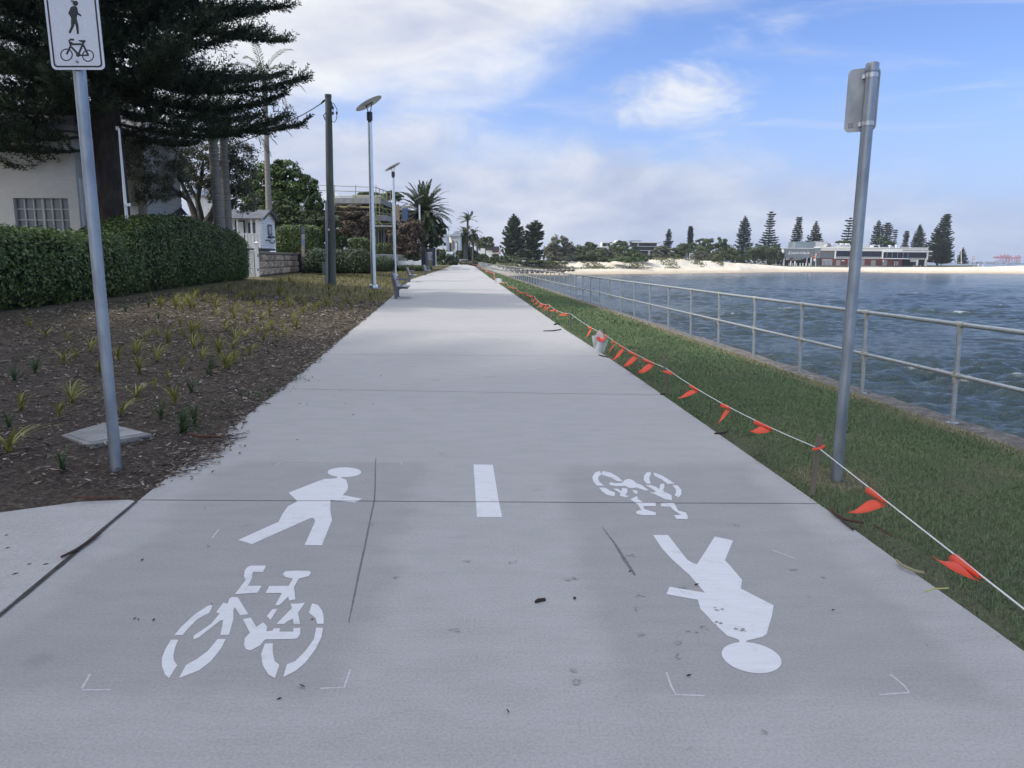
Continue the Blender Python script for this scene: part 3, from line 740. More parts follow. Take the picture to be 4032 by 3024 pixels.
# ------------------------------------------------------------------ lamp posts
DISC = mat('solar disc underside', (.50, .52, .50), (.44, .46, .44), .5, .2, 3)
def make_lamp(h=7.75):
    t = thing('lamp_post', 'x', 'lamp post', (0, 0, 0), 'solar lamp posts along the path')
    MB().tube([(0, 0, 0), (0, 0, .03), (0, 0, .03), (0, 0, .05)], [.30, .30, .20, .20], 24).build('base_plate', ALU, t, smooth=True)
    MB().tube([(0, 0, .05), (0, 0, .17), (0, 0, .22)], [.24, .23, .125], 24).build('base_collar', STEEL, t, smooth=True)
    MB().tube([(0, 0, .05), (0, 0, h)], [.125, .105], 24).build('pole', STEEL, t, smooth=True)
    MB().tube([(0, 0, h-.02), (0, 0, h+.10), (0, 0, h+.10), (0, 0, h+.46), (0, 0, h+.48)], [.085, .085, .135, .135, .11], 20).build('lamp_head', DARKM, t, smooth=True)
    a = rad(29); c = Vector((-.02, 0, h+.86)); dx = Vector((math.cos(a), 0, math.sin(a))); dn = Vector((-math.sin(a), 0, math.cos(a))); dn = (dn+Vector((0, -.03, 0))).normalized(); dx = (dx-dn*dx.dot(dn)).normalized(); dy = dn.cross(dx)
    mb = MB(); rows = []
    pts = []
    for rr2, o in ((.02, -.035), (.5, -.025), (.68, -.005), (.68, .012), (.02, .03)):
        rows.append([c+dx*rr2*math.cos(2*math.pi*i/40)+dy*rr2*math.sin(2*math.pi*i/40)+dn*o for i in range(41)])
    mb.grid(rows).build('disc', DISC, t, smooth=True)
    mb = MB()
    mb.tube([(-.05, 0, h+.45), c-dx*.16-dn*.03], .021, 8); mb.tube([(.05, 0, h+.45), c+dx*.14-dn*.03], .021, 8)
    mb.obox(c-dn*.04, dx*.2, dy*.1, dn*.012)
    mb.build('disc_bracket', DARKM, t, smooth=True)
    return t
LP = make_lamp()
lamps = [(1472, 1138, 483, 'nearest and tallest looking silver solar lamp post, beside the first bench'), (1556, None, 701, 'second silver solar lamp post, its foot hidden by the first bench'),
         (1655, 1069, 807, 'third silver solar lamp post, in front of the date palm'), (1716, 1053, 866, 'fourth solar lamp post, standing right of the date palm trunk'),
         (1745, 1045, 893, 'fifth solar lamp post, by the round white balcony building'), (1768, 1040, 909, 'sixth solar lamp post, in front of the cream parasol roof'),
         (1792, 1035, 925, 'seventh solar lamp post, beside the white gabled house'), (1825, 1037, 941, 'eighth solar lamp post, left of the tall windswept palm'),
         (1854, 1032, 951, 'ninth solar lamp post, just right of the windswept palm'), (1874, 1033, 953, 'tenth solar lamp post, right of the palm clump'),
         (1890, 1020, 960, 'eleventh solar lamp post, before the far white wall'), (1920, 1030, 971, 'twelfth solar lamp post, in the distance beyond the path end'), (1935, 1030, 973, 'farthest solar lamp post of the row, left of the white arch')]
for i, (px, by, ty, lab) in enumerate(lamps):
    d = 34.0
    for _ in range(20):
        x = X(px, 1060, d); gz = G(x, d) if d < 200 else .36
        h_ = gz+7.75; r = ray(px, ty); d = (h_-CAMZ)/(r.z/r.y)
    loc = (X(px, by or 1090, d), d, gz)
    if i: copy_tree(LP, loc, label=lab)
    else: LP.location = loc; LP['label'] = lab
# ------------------------------------------------------------------ utility pole and cable
u0 = gnd(1306, 1124); ud = u0.y
U = thing('utility_pole', 'greenish timber utility pole with a grey conduit up its side', 'utility pole', u0)
GREENW = mat('treated green timber', (.13, .155, .125), (.075, .088, .072), .85, 0, 5, 6, (1, 1, .12), .4, 30, .01)
pts = [P(x, y, ud) for x, y in ((1308, 1130), (1307, 1000), (1303, 850), (1298, 700), (1296, 560), (1294, 440), (1292, 374))]
MB().tube(pts, [.195, .19, .185, .178, .17, .155, .148], 18).build('pole', GREENW, U, smooth=True)
tp = pts[-1]; MB().tube([tp-Vector((0, 0, .12)), tp+Vector((0, 0, .02))], .16, 18).build('pole_cap', mat('grey pole cap', (.10, .10, .10), None, .7), U, smooth=True)
MB().tube([P(x, y, ud-.1) for x, y in ((1287, 1120), (1287, 1000), (1286, 790))], .075, 12).build('conduit', mat('grey conduit', (.34, .35, .38), (.27, .28, .31), .6), U, smooth=True)
mb = MB()
for lp in ([(1300, 400), (1314, 408), (1327, 430), (1326, 465), (1318, 482), (1300, 474)], [(1300, 402), (1306, 405), (1312, 425), (1310, 450), (1300, 458)], [(1301, 440), (1306, 430), (1307, 410), (1302, 400)],
           [(1283, 445), (1275, 452), (1277, 462), (1285, 468)], [(1284, 442), (1273, 455), (1278, 470), (1288, 478)]):
    mb.tube([P(x, y, ud-.12) for x, y in lp], .016, 6)
for x, y in ((1311, 425), (1311, 446), (1326, 445)): mb.tube([P(x, y-5, ud-.12), P(x, y+5, ud-.12)], .045, 6)
mb.build('cable_loops', BLACKP, U, smooth=True)
MB().box(P(1299, 905, ud).x-.04, P(1299, 905, ud).x+.04, ud-.21, ud-.17, P(1299, 905, ud).z-.05, P(1299, 905, ud).z+.05).build('number_tag', WHITE, U)
ca = P(1282, 392, ud); mb = MB(); mb.tube([ca, P(1275, 397, ud+.1), P(1264, 408, ud+.3)], [.03, .055, .03], 8)
mb.tube([P(x, y, ud+.3+i*.6) for i, (x, y) in enumerate(((1264, 408), (1230, 430), (1190, 453), (1120, 488), (1000, 540), (860, 595)))], .022, 6)
tag(mb.build('overhead_cable', BLACKP, loc=ca, smooth=True), 'black service cable sagging from the utility pole to the trees', 'cable')
# ------------------------------------------------------------------ railing on the sea wall
RL = thing('railing', 'long two rail tubular metal railing on top of the sea wall', 'railing', (xW(8), 8, WZ))
HT, HM, LEAN, y0_, st = 1.03, .505, .028, 2.29, 1.72
yend = 207
def rp(y, h): return Vector((xW(y)-LEAN*h, y, WZ+h))
MB().tube([rp(y, HT) for y in np.arange(y0_-1.2, yend+.1, 3)], .0245, 12).build('top_rail', RAILM, RL, smooth=True)
MB().tube([rp(y, HM) for y in np.arange(y0_-1.2, yend+.1, 3)], .0225, 12).build('mid_rail', RAILM, RL, smooth=True)
pmb = MB(); pmb.tube([(0, 0, 0), (0, 0, .008), (0, 0, .012), (-LEAN*HT, 0, HT)], [.062, .062, .0245, .0245], 12)
fits = []; dr = Vector((xW(1)-xW(0), 1, 0)).normalized()
for h_ in (HM, HT):
    fit = MB(); c_ = Vector((-LEAN*h_, 0, h_)); fit.tube([c_-dr*.058, c_+dr*.058], .031, 12)
    a_ = Vector((-LEAN, 0, 1)).normalized(); fit.tube([c_-a_*.085, c_+a_*(.05 if h_ == HM else .0)], .031, 12); fits.append(fit)
ps = [y0_+st*i for i in range(int((yend-y0_)/st)+1)]
for m_b in (pmb, *fits): m_b.v = [v_+WLOC[RL] for v_ in m_b.v]
p0 = pmb.build('post', RAILM, RL, smooth=True); FITM = mat('cast grey fitting', (.46, .46, .43), (.38, .38, .36), .6, .3, 10)
for m_b in fits: m_b.build('fitting', FITM, p0, smooth=True)
for o in (p0, ): o.location = Vector((xW(ps[0]), ps[0], WZ))-RL.location
for y in ps[1:99]: copy_tree(p0, Vector((xW(y), y, WZ))-RL.location, parent=RL)
mb = MB()
for y in ps[99:]: mb.tube([(xW(y), y, WZ), rp(y, HT)], .026, 6)
tag(mb.build('far_posts', RAILM, RL), kind='stuff')
mb = MB()
for y in np.arange(140, yend, .30): mb.bar(rp(y, .08), rp(y, HT+.08), .03, .03)
mb.bar(rp(140, .08), rp(yend, .08), .04, .04)
tag(mb.build('mesh_infill', RAILM, RL), kind='stuff')
# ------------------------------------------------------------------ stakes and bunting
STK = [((3195, 1957), (3228, 1712), (3222, 1764), 'weathered stake beside the grassy sign post, its string tied with orange tape'),
       ((2636, 1563), (2613, 1404), (2619, 1448), 'pale square stake at the second tie of the string, before the plastic bag'),
       ((2378, 1389), (2380, 1293), (2381, 1317), 'stake with the white plastic bag tied to it'),
       ((2248, 1306), (2246, 1224), (2246, 1234), 'stake behind the bag with orange flags bunched on its top'),
       ((2162, 1248), (2158.5, 1183), (2159, 1197), 'tall bare topped stake, first beyond the flag bunched stake'),
       ((2108, 1214), (2101, 1160), (2103, 1165), 'stake with one round orange flag at its top'),
       ((2069.5, 1183), (2067.5, 1143), (2068, 1147), 'thin stake at a high point of the sagging string'),
       ((2031, 1156), (2029.7, 1124), (2030, 1130), 'thin stake just before the paper notice, top bare'),
       ((1993, 1131), (1992, 1107), (1992, 1109), 'thin stake right of the paper notice'),
       ((1964, 1117.6), (1964, 1098.5), (1964, 1100), 'stake carrying the white paper notice'),
       ((1946, 1104), (1946, 1086.5), (1946, 1088), 'thin stake just beyond the paper notice')]
ties = [P(4250, 2570, 1.75), P(4032, 2398, 2.2)]
ORANGE = mat('fluorescent orange plastic', (.98, .18, .095), (.95, .15, .08), .65, 0, 12)
_n, _l = ORANGE.node_tree.nodes, ORANGE.node_tree.links
_t = _n.new('ShaderNodeBsdfTranslucent'); _t.inputs[0].default_value = (1, .22, .12, 1); _m = _n.new('ShaderNodeMixShader'); _m.inputs[0].default_value = .4
_l.new(_n['Principled BSDF'].outputs[0], _m.inputs[1]); _l.new(_t.outputs[0], _m.inputs[2]); _l.new(_m.outputs[0], _n['Material Output'].inputs[0])
def stake(base, top_, lab, tape=False, wd=.04):
    t = MB(); v_ = top_-base; t.bar(base-v_*.15, top_, wd, wd*.7, up=(0, 1, 0))
    return tag(t.build('stake', WOODS, loc=base, bevel=.003), lab, 'stake', 'timber stakes along the grass')
for i, (bpx, tpx, kpx, lab) in enumerate(STK):
    b = at(bpx[0], bpx[1], -.025 + pathz(at(*bpx).y)); d = b.y
    tp = P(*tpx, d); tie = P(*kpx, d); stake(b, tp, lab, wd=.031 if i < 2 else .036); ties.append(tie+Vector((0, -.022, 0)))
d = ties[-1].y; hgt = [.5, .46, .52, .44, .5, .47]; k = 0
while d < 152:
    d += 5.2; b = Vector((xR(d)+.28+R.uniform(-.08, .08), d, pathz(d)-.02)); hh = .5+R.uniform(-.06, .08)
    k += 1
    far_lab = ['thin far stake in the row of orange flags along the path edge'][0]
    stake(b, b+Vector((R.uniform(-.03, .03), 0, hh)), far_lab); ties.append(b+Vector((0, -.02, hh-.06)))
BU = thing('bunting', 'white string of fluorescent orange flags tied from stake to stake', 'bunting', ties[2])
sag = [0, .0, .05, .035, .03, .07, .10, .06, .12, .12, .12, .14, .12, .1]
def spanp(i, t):
    a, b = ties[i], ties[i+1]; s_ = sag[i] if i < len(sag) else .13
    p = a.lerp(b, t); p.z -= s_*4*t*(1-t); return p
sp_pts = []
for i in range(len(ties)-1):
    for j in range(8): sp_pts.append(spanp(i, j/8))
sp_pts.append(ties[-1])
MB().tube(sp_pts[:80], .0032, 6).build('string', WHITE, BU, smooth=True)
MB().tube(sp_pts[79:], .007, 4).build('string', WHITE, BU)
def flag(a, b, tail, roll=.016, tw=.09, seed=0):
    """a rolled pennant hung on the string between a and b, tail = where its free tip blows to"""
    rr2 = random.Random(seed); a, b, tail = Vector(a), Vector(b), Vector(tail); mb = MB(); ax_ = (b-a); L_ = ax_.length; ax_.normalize()
    dn = Vector((0, 0, -1)); dn = (dn-ax_*dn.dot(ax_)).normalized(); sd = ax_.cross(dn)
    rows = []
    for i in range(7):                                  # rolled sleeve, wide at a, narrow at b
        t = i/6; c_ = a.lerp(b, t); r_ = roll*(1.0-.62*t)
        rows.append([c_+dn*r_*.8 + (dn*-math.cos(q)+sd*math.sin(q))*r_ for q in np.linspace(.1, 6.1, 10)])
    mb.grid(rows)
    if tail is not None:
        rows = []
        m0 = a.lerp(b, .55)+dn*roll*1.5; m1 = b + dn*roll*.6
        for i in range(8):
            t = i/7; bend = math.sin(t*2.2)*.12*L_
            w0 = m0.lerp(tail, t)+dn*bend*(1-t)*.6+Vector((0, 0, .02*math.sin(t*5))); w1 = m1.lerp(tail, t)+dn*(bend+roll*.6*(1-t)); rows.append([w0, w0.lerp(w1, .5)+sd*.008*math.sin(t*4), w1])
        mb.grid(rows)
    o = mb.build('flag', ORANGE, BU, smooth=True, angle=60); so_ = o.modifiers.new('thick', 'SOLIDIFY'); so_.thickness = .0015
    return o
def on_string(px, py):
    """nearest point of the string to a photo pixel"""
    best = None
    rdir_ = ray(px, py)
    for i in range(6):
        for j in range(60):
            p = spanp(i, j/59); v_ = p-CP; s_ = v_.dot(rdir_)/rdir_.dot(rdir_); e = (v_-rdir_*s_).length/max(v_.y, .1)
            if best is None or e < best[0]: best = (e, p)
    return best[1]
fl = [((3735, 2200), (3845, 2276), (3678, 2172), .027), ((3402, 1945), (3466, 1994), (3346, 2000), .024), ((2952, 1705), (3030, 1706), (2955, 1684), .022), ((2825, 1630), (2866, 1634), (2826, 1660), .025),
      ((2700, 1545), (2737, 1556), (2668, 1560), .020), ((2627, 1468), (2648, 1480), (2600, 1450), .018), ((2518, 1440), (2570, 1448), (2516, 1452), .026), ((2460, 1418), (2494, 1430), (2458, 1428), .026),
      ((2412, 1400), (2444, 1398), (2413, 1408), .020), ((2400, 1370), (2407, 1363), (2392, 1390), .03), ((2345, 1330), (2384, 1334), (2352, 1320), .035), ((2312, 1300), (2324, 1305), (2306, 1326), .03)]
for i, (pa_, pb_, pt_, rl) in enumerate(fl):
    a, b = on_string(*pa_), on_string(*pb_)
    if (b-a).length < .07: b = a+(ties[2]-ties[3]).normalized()*.12
    tl = P(*pt_, min(a.y, b.y)-.02); flag(a, b, tl, rl*.8, seed=i)
nfl = len(fl); i = 5
while i < len(ties)-1:
    per = (5 if i < 9 else 4) if nfl < 62 else 2
    for j in range(per):
        if nfl >= 98: break
        t = (j+.35+R.uniform(0, .5))/per; a = spanp(i, t); b = a+(ties[i]-ties[i+1]).normalized()*R.uniform(.10, .17)
        tl = a+Vector((R.uniform(-.2, -.05), R.uniform(-.08, .08), R.uniform(-.18, .02))); flag(a, b, tl, R.uniform(.02, .034)*(1 if i < 11 else 1.4), seed=nfl); nfl += 1
    i += 1
# knot of tape round the first stake
kp = ties[2]; MB().tube([kp+Vector((-.05, -.01, 0)), kp+Vector((0, -.012, .006)), kp+Vector((.03, .01, .014)), kp+Vector((.018, .03, .018))], .0085, 8).build('tape_knot', ORANGE, BU, smooth=True)
# plastic bag on the third stake
bd = ties[4].y; bt = P(2381, 1318, bd-.06)
BAGM, nt, b, n, l = newmat('thin white plastic'); b.inputs['Base Color'].default_value = (.72, .75, .76, 1); b.inputs['Roughness'].default_value = .35
tr_ = n.new('ShaderNodeBsdfTranslucent'); tr_.inputs[0].default_value = (.72, .76, .75, 1); tp_ = n.new('ShaderNodeBsdfTransparent'); m1 = n.new('ShaderNodeMixShader'); m1.inputs[0].default_value = .35; m2 = n.new('ShaderNodeMixShader'); m2.inputs[0].default_value = .22
l.new(b.outputs[0], m1.inputs[1]); l.new(tr_.outputs[0], m1.inputs[2]); l.new(m1.outputs[0], m2.inputs[1]); l.new(tp_.outputs[0], m2.inputs[2]); l.new(m2.outputs[0], n['Material Output'].inputs[0])
BG = thing('plastic_bag', 'white plastic bag with faint lettering tied to a stake', 'plastic bag', bt)
def sheet(outl_top, outl_bot, off, nm, crump, sd):
    rr2 = random.Random(sd); rows = []
    for i in range(9):
        t = i/8; row = []
        for j in range(9):
            s_ = j/8; x = (outl_top[0]+(outl_top[1]-outl_top[0])*s_)*(1-t)+(outl_bot[0]+(outl_bot[1]-outl_bot[0])*s_)*t
            y = (outl_top[2]+(outl_top[3]-outl_top[2])*s_)*(1-t)+(outl_bot[2]+(outl_bot[3]-outl_bot[2])*s_)*t
            row.append(P(x, y, bd-.05-off+crump*math.sin(s_*5+sd+t*2)+rr2.uniform(-.006, .006)))
        rows.append(row)
    return MB().grid(rows).build(nm, BAGM, BG, smooth=True, angle=80)
front = sheet((2362, 2384, 1324, 1324), (2339, 2379, 1386, 1390), .05, 'front_panel', .02, 1)
sheet((2330, 2378, 1322, 1318), (2338, 2366, 1372, 1384), -.02, 'back_panel', .03, 3)
sheet((2358, 2361, 1300, 1297), (2340, 2380, 1326, 1320), -.01, 'loose_flap', .02, 5)
sheet((2380, 2390, 1320, 1325), (2378, 2393, 1388, 1345), .02, 'side_gusset', .02, 7)
def text_mesh(name, txt, size, mat_, parent, loc, xd, yd, ext=.0, sx=1.0, font_off=0.0, align='LEFT', loc_is_thing=False):
    cu = bpy.data.curves.new(name, 'FONT'); cu.body = txt; cu.size = size; cu.align_x = align; cu.extrude = ext; cu.offset = font_off; cu.resolution_u = 3
    o = bpy.data.objects.new(name, cu); col.objects.link(o); bpy.context.view_layer.update()
    me = bpy.data.meshes.new_from_object(o.evaluated_get(bpy.context.evaluated_depsgraph_get())); bpy.data.objects.remove(o)
    xd, yd = Vector(xd).normalized(), Vector(yd).normalized(); zd = xd.cross(yd)
    base = WLOC[parent] if parent is not None else Vector((0, 0, 0))
    for v_ in me.vertices:
        c_ = v_.co.copy(); v_.co = Vector(loc)-base + xd*c_.x*sx + yd*c_.y + zd*c_.z
    me.materials.clear(); me.materials.append(mat_); me.name = name
    o = link(bpy.data.objects.new(name, me)); o.parent = parent; WLOC[o] = base.copy(); return o
text_mesh('lettering', 'RASS', .058, mat('faded print', (.30, .24, .23), None, .7), front, P(2358, 1349, bd-.135), (1, 0, 0), (0, 0, 1))
# paper notice further along
pd_ = ties[11].y-.05; NT = MB()
rows = [[P(1949+28*i/6, 1097+19*j/4-1.5*math.sin(i*.6), pd_+.03*math.sin(i)) for i in range(7)] for j in range(5)]
o = NT.grid(rows).build('paper_notice', WHITE, loc=rows[0][0]); o.modifiers.new('thick', 'SOLIDIFY').thickness = .004
tag(o, 'crumpled white paper notice hanging on a stake among the orange flags', 'notice')
# ------------------------------------------------------------------ mulch, lawn blades, plants, twigs
def mulch():
    V = []; rn = []
    n_ = 30000
    y = 2.5 + 23*NR.random(n_)**1.9; lat = -.02 + 6.5*NR.random(n_)**1.15
    # spill over the path edge
    m_ = 900; ys_ = np.concatenate([NR.uniform(4.6, 13, m_//2), NR.normal(5.6, .35, m_-m_//2)]); sp_l = -np.abs(NR.normal(0, .035, m_)) + .03; sp_l[m_//2:] = -np.abs(NR.normal(0, .10, m_-m_//2))
    y = np.concatenate([y, ys_]); lat = np.concatenate([lat, sp_l])
    keep = y > 4.55 + .10*lat; y, lat = y[keep], lat[keep]
    x = np.array([xL(a) for a in y]) - lat
    # keep off the pit lid
    dpit = np.hypot(x-ctr.x, y-ctr.y); k2 = dpit > .30; x, y, lat = x[k2], y[k2], lat[k2]
    z = np.array([max(G(a, b), .0 if c < 0 else -9) for a, b, c in zip(x, y, lat)]) + .012 + .012*NR.random(len(x)); z[lat < 0] -= .006
    C = np.stack([x, y, z], 1); a = NR.random(len(x))*6.283; til = NR.normal(0, .22, len(x)); til[lat < 0] *= .2
    D = np.stack([np.cos(a)*np.cos(til), np.sin(a)*np.cos(til), np.sin(til)], 1); N = nrm(np.stack([NR.normal(0, .35, len(x)), NR.normal(0, .35, len(x)), np.ones(len(x))], 1))
    sc_ = 1+np.clip((y-6)/12, 0, 1.6)
    L_ = (.018+.055*NR.random(len(x))**2)*sc_; W_ = (.006+.010*NR.random(len(x)))*sc_
    D = nrm(D); S = nrm(np.cross(D, N)); Lh, Wh = L_[:, None]*.5, W_[:, None]*.5
    Q = np.stack([C-D*Lh-S*Wh, C+D*Lh-S*Wh*.7, C+D*Lh*.95+S*Wh, C-D*Lh+S*Wh*.8], 1)
    return Q
m, nt, b, n, l = newmat('bark chips'); a = n.new('ShaderNodeAttribute'); a.attribute_name = 'rnd'
l.new(ramp(n, l, a.outputs['Fac'], [(0, (.034, .027, .022)), (.42, (.095, .074, .058)), (.72, (.19, .15, .118)), (.92, (.33, .27, .215)), (1, (.52, .47, .41))]), b.inputs['Base Color']); b.inputs['Roughness'].default_value = .9
Q = mulch()
o = qmesh('mulch', Q, m); o.modifiers.new('thick', 'SOLIDIFY').thickness = .004
tag(o, 'dark bark chip mulch covering the garden bed', 'mulch', kind='stuff')
def blades(n_, y, x, z, hmin, hmax, wd, lean=.6):
    h = hmin+(hmax-hmin)*NR.random(n_); a = NR.random(n_)*6.283; le = np.abs(NR.normal(0, lean, n_))+.15
    d = np.stack([np.cos(a)*np.sin(le), np.sin(a)*np.sin(le), np.cos(le)], 1); s_ = np.stack([-np.sin(a+NR.normal(0, .5, n_)), np.cos(a), np.zeros(n_)], 1); s_ = nrm(s_)
    B = np.stack([x, y, z], 1); M = B+d*h[:, None]*.55; d2 = d.copy(); d2[:, 2] *= .55; T = M+nrm(d2)*h[:, None]*.5
    w_ = (wd*NR.uniform(.7, 1.3, n_))[:, None]
    q1_ = np.stack([B-s_*w_, B+s_*w_, M+s_*w_*.8, M-s_*w_*.8], 1); q2_ = np.stack([M-s_*w_*.8, M+s_*w_*.8, T+s_*w_*.1, T-s_*w_*.1], 1)
    return np.concatenate([q1_, q2_], 0)
m, nt, b, n, l = newmat('turf blades'); a = n.new('ShaderNodeAttribute'); a.attribute_name = 'rnd'
tc = n.new('ShaderNodeTexCoord'); gsx = n.new('ShaderNodeSeparateXYZ'); l.new(tc.outputs['Object'], gsx.inputs[0])
# dry turf by the coping and the path edge, and in patches
wl = math_(n, l, 'SUBTRACT', math_(n, l, 'ADD', math_(n, l, 'MULTIPLY', gsx.outputs[1], -.0775), 4.60+.0775*7.45), gsx.outputs[0])
mr = n.new('ShaderNodeMapRange'); mr.interpolation_type = 'SMOOTHSTEP'; mr.inputs['From Min'].default_value = .10; mr.inputs['From Max'].default_value = .60; mr.inputs['To Min'].default_value = 1; mr.inputs['To Max'].default_value = 0; l.new(math_(n, l, 'ADD', wl, math_(n, l, 'MULTIPLY', math_(n, l, 'SUBTRACT', noise(n, l, 1.5, 3), .5), .5)), mr.inputs['Value'])
vd = n.new('ShaderNodeVectorMath'); vd.operation = 'DISTANCE'; l.new(tc.outputs['Object'], vd.inputs[0]); vd.inputs[1].default_value = (b1.x, b1.y, b1.z)
mr2 = n.new('ShaderNodeMapRange'); mr2.interpolation_type = 'SMOOTHSTEP'; mr2.inputs['From Min'].default_value = .12; mr2.inputs['From Max'].default_value = .42; mr2.inputs['To Min'].default_value = 1; mr2.inputs['To Max'].default_value = 0; l.new(vd.outputs['Value'], mr2.inputs['Value'])
dry = math_(n, l, 'MAXIMUM', math_(n, l, 'MAXIMUM', mr2.outputs[0], mr.outputs[0]), ramp(n, l, noise(n, l, .85, 4, .6), [(.63, (0, 0, 0)), (.76, (1, 1, 1))]))
g1 = ramp(n, l, a.outputs['Fac'], [(0, (.054, .10, .040)), (.5, (.122, .205, .080)), (.85, (.21, .29, .12)), (1, (.30, .31, .16))])
g1 = mixc(n, l, .5, g1, ramp(n, l, noise(n, l, .5, 3), [(.35, (.066, .132, .054)), (.65, (.14, .205, .08))]))
g2 = ramp(n, l, a.outputs['Fac'], [(0, (.17, .145, .075)), (.5, (.36, .30, .17)), (1, (.54, .45, .28))])
l.new(mixc(n, l, math_(n, l, 'MULTIPLY', dry, .85), g1, g2), b.inputs['Base Color']); b.inputs['Roughness'].default_value = .6
Vs = []
for (ya, yb, n_, h0, h1, wd) in ((2.2, 6, 90000, .018, .042, .0014), (6, 10, 76000, .02, .045, .0021), (10, 18, 60000, .022, .05, .0038), (18, 40, 42000, .03, .07, .009), (40, 100, 26000, .04, .09, .025)):
    yv = NR.uniform(ya, yb, n_); xa = np.array([xR(q) for q in yv])+.0; xb = np.array([xW(q) for q in yv])-.13; t = NR.random(n_)**1.0; xv = xa-.01-.05*NR.random(n_)**3+(xb-xa)*t
    # thin bare patches near the concrete
    zv = np.array([LZ(p, q) for p, q in zip(xv, yv)])
    edge = (xv-xa); kp_ = (edge > .10+.11*np.sin(yv*2.3)+.06*np.sin(yv*5.1+1)) | (NR.random(n_) < .38)
    kp_ &= (np.hypot(xv-b1.x, yv-b1.y) > .13+.12*NR.random(n_)) | (NR.random(n_) < .15)
    Vs.append(blades(kp_.sum(), yv[kp_], xv[kp_], zv[kp_], h0, h1, wd))
tag(qmesh('lawn_grass', np.concatenate(Vs), m), 'green mown turf strip with dry patches between path and sea wall', 'grass', kind='stuff')
# olive ground cover further up the left side
m = leafmat('olive ground cover', (.055, .058, .018), (.15, .14, .045), (.30, .26, .10), .2)
n_ = 22000; yv = 20+75*NR.random(n_)**1.3; la = .15+NR.random(n_)*6.5; xv = np.array([xL(q) for q in yv])-la
dens = .5+.5*np.sin(xv*.9+yv*.31)*np.sin(yv*.17+1.2); kp_ = NR.random(n_) < np.clip((yv-18)/22, .08, 1)*(.35+.65*dens); yv, xv = yv[kp_], xv[kp_]
zv = np.array([G(p, q) for p, q in zip(xv, yv)])
tag(qmesh('ground_cover', blades(len(yv), yv, xv, zv, .08, .26, .010), m), 'yellowish strappy ground cover between lamp post and hedges', 'ground cover', kind='stuff')
# strap leaved plants
YG = leafmat('lime strap leaves', (.13, .14, .032), (.27, .27, .065), (.42, .40, .13), .35)
DG = leafmat('dark strap leaves', (.030, .058, .024), (.06, .11, .045), (.11, .17, .07), .3)
def tuft(seed, nb, hgt, spread, wd, m_):
    rr2 = random.Random(seed); Q = []
    wind = Vector((rr2.uniform(.1, .5), -.15, 0))
    for i in range(nb):
        az = rr2.uniform(0, 6.283); h = hgt*rr2.uniform(.55, 1.1); sp_2 = spread*rr2.uniform(.5, 1.2); pts = []
        for k in range(6):
            t = k/5; pts.append(Vector((math.cos(az)*sp_2*t**1.5, math.sin(az)*sp_2*t**1.5, h*(t*1.5-.75*t*t)*1.25)) + wind*(t*t*h*1.3) + Vector((rr2.uniform(-.02, .02)*(k == 0), 0, 0)))
        sdv = Vector((-math.sin(az), math.cos(az), 0))
        for k in range(5):
            w0, w1 = wd*(1-(k/5)**2.2), wd*(1-((k+1)/5)**2.2)+.0006
            Q.append([pts[k]-sdv*w0, pts[k]+sdv*w0, pts[k+1]+sdv*w1, pts[k+1]-sdv*w1])
    Qa = np.array([[tuple(v_) for v_ in q] for q in Q])
    o = qmesh('strap_leaf_plant', Qa, m_, rnd=np.repeat(NR.random(nb), 5)); return o
LY = 'young lime green strap leaved plant in the bark mulch'; LD = 'young dark green strap leaved plant in the bark mulch'
ty = [tuft(s_, nb, h, sp_2, w_, YG) for s_, nb, h, sp_2, w_ in ((1, 16, .24, .20, .007), (2, 12, .20, .22, .007), (3, 20, .26, .18, .007), (4, 14, .22, .26, .008), (5, 10, .17, .15, .006), (6, 18, .22, .24, .007))]
td = [tuft(s_, nb, h, sp_2, w_, DG) for s_, nb, h, sp_2, w_ in ((11, 20, .24, .24, .007), (12, 14, .18, .2, .006), (13, 26, .28, .16, .005))]
YP = [(440,350),(520,410),(625,270),(570,300),(650,370),(710,330),(770,310),(730,450),(800,420),(910,200),(1050,220),(985,260),(1060,290),(1150,260),(985,310),(1240,330),(1300,320),(1350,300),(1430,270),(1260,220),(1330,190),(1170,190),(1080,150),(1160,130),(1220,110),(1330,120),(1400,110),(1480,130),(1520,120),(1540,70),(1600,80),(1720,60),(1820,100),(1940,90),(1510,230),(1560,190),(1600,180),(1670,160),(1720,140),(1540,300),(1450,350),(1380,380),(1280,390),(1170,500),(1140,370),(1060,400),(1040,450),(930,510),(800,540),(640,600),(440,560),(280,500),(130,540),(300,650),(420,770),(520,700),(990,610),(1050,560),(280,840),(160,980),(580,900),(720,360),(340,380)]
YP = [(400+.4973*x, 1150+.4973*y) for x, y in YP] + [(.633*x, 1400+.633*y) for x, y in ((400,52),(370,385),(130,345),(60,610),(450,300),(1400,85),(1430,72),(620,110),(470,30))] + [(x, y) for x, y in ((180,1330),(120,1290),(268,1345),(358,1390),(537,1397))]
DP = [(400+.4973*x, 1150+.4973*y) for x, y in ((710,800),(470,1010),(190,160),(370,130),(450,220),(800,80),(930,50),(860,660),(660,1120))] + [(.633*x, 1400+.633*y) for x, y in ((220,115),(60,460),(90,165),(390,725),(1210,440),(1130,480),(1300,130))]
used = set()
def put(src, px, py, lab, scl):
    p = gnd(px, py)
    k = R.randrange(len(src)); o = src[k]
    if id(o) in used: o = o.copy(); col.objects.link(o)
    used.add(id(o)); o.location = p; o.rotation_euler = (0, 0, R.uniform(-.8, .8)); o.scale = (scl,)*3
    tag(o, lab, 'plant', 'young strap leaved plants in the mulch bed')
for px, py in YP: put(ty, px, py, LY, R.uniform(.9, 1.3))
for px, py in DP: put(td, px, py, LD, R.uniform(.8, 1.1))
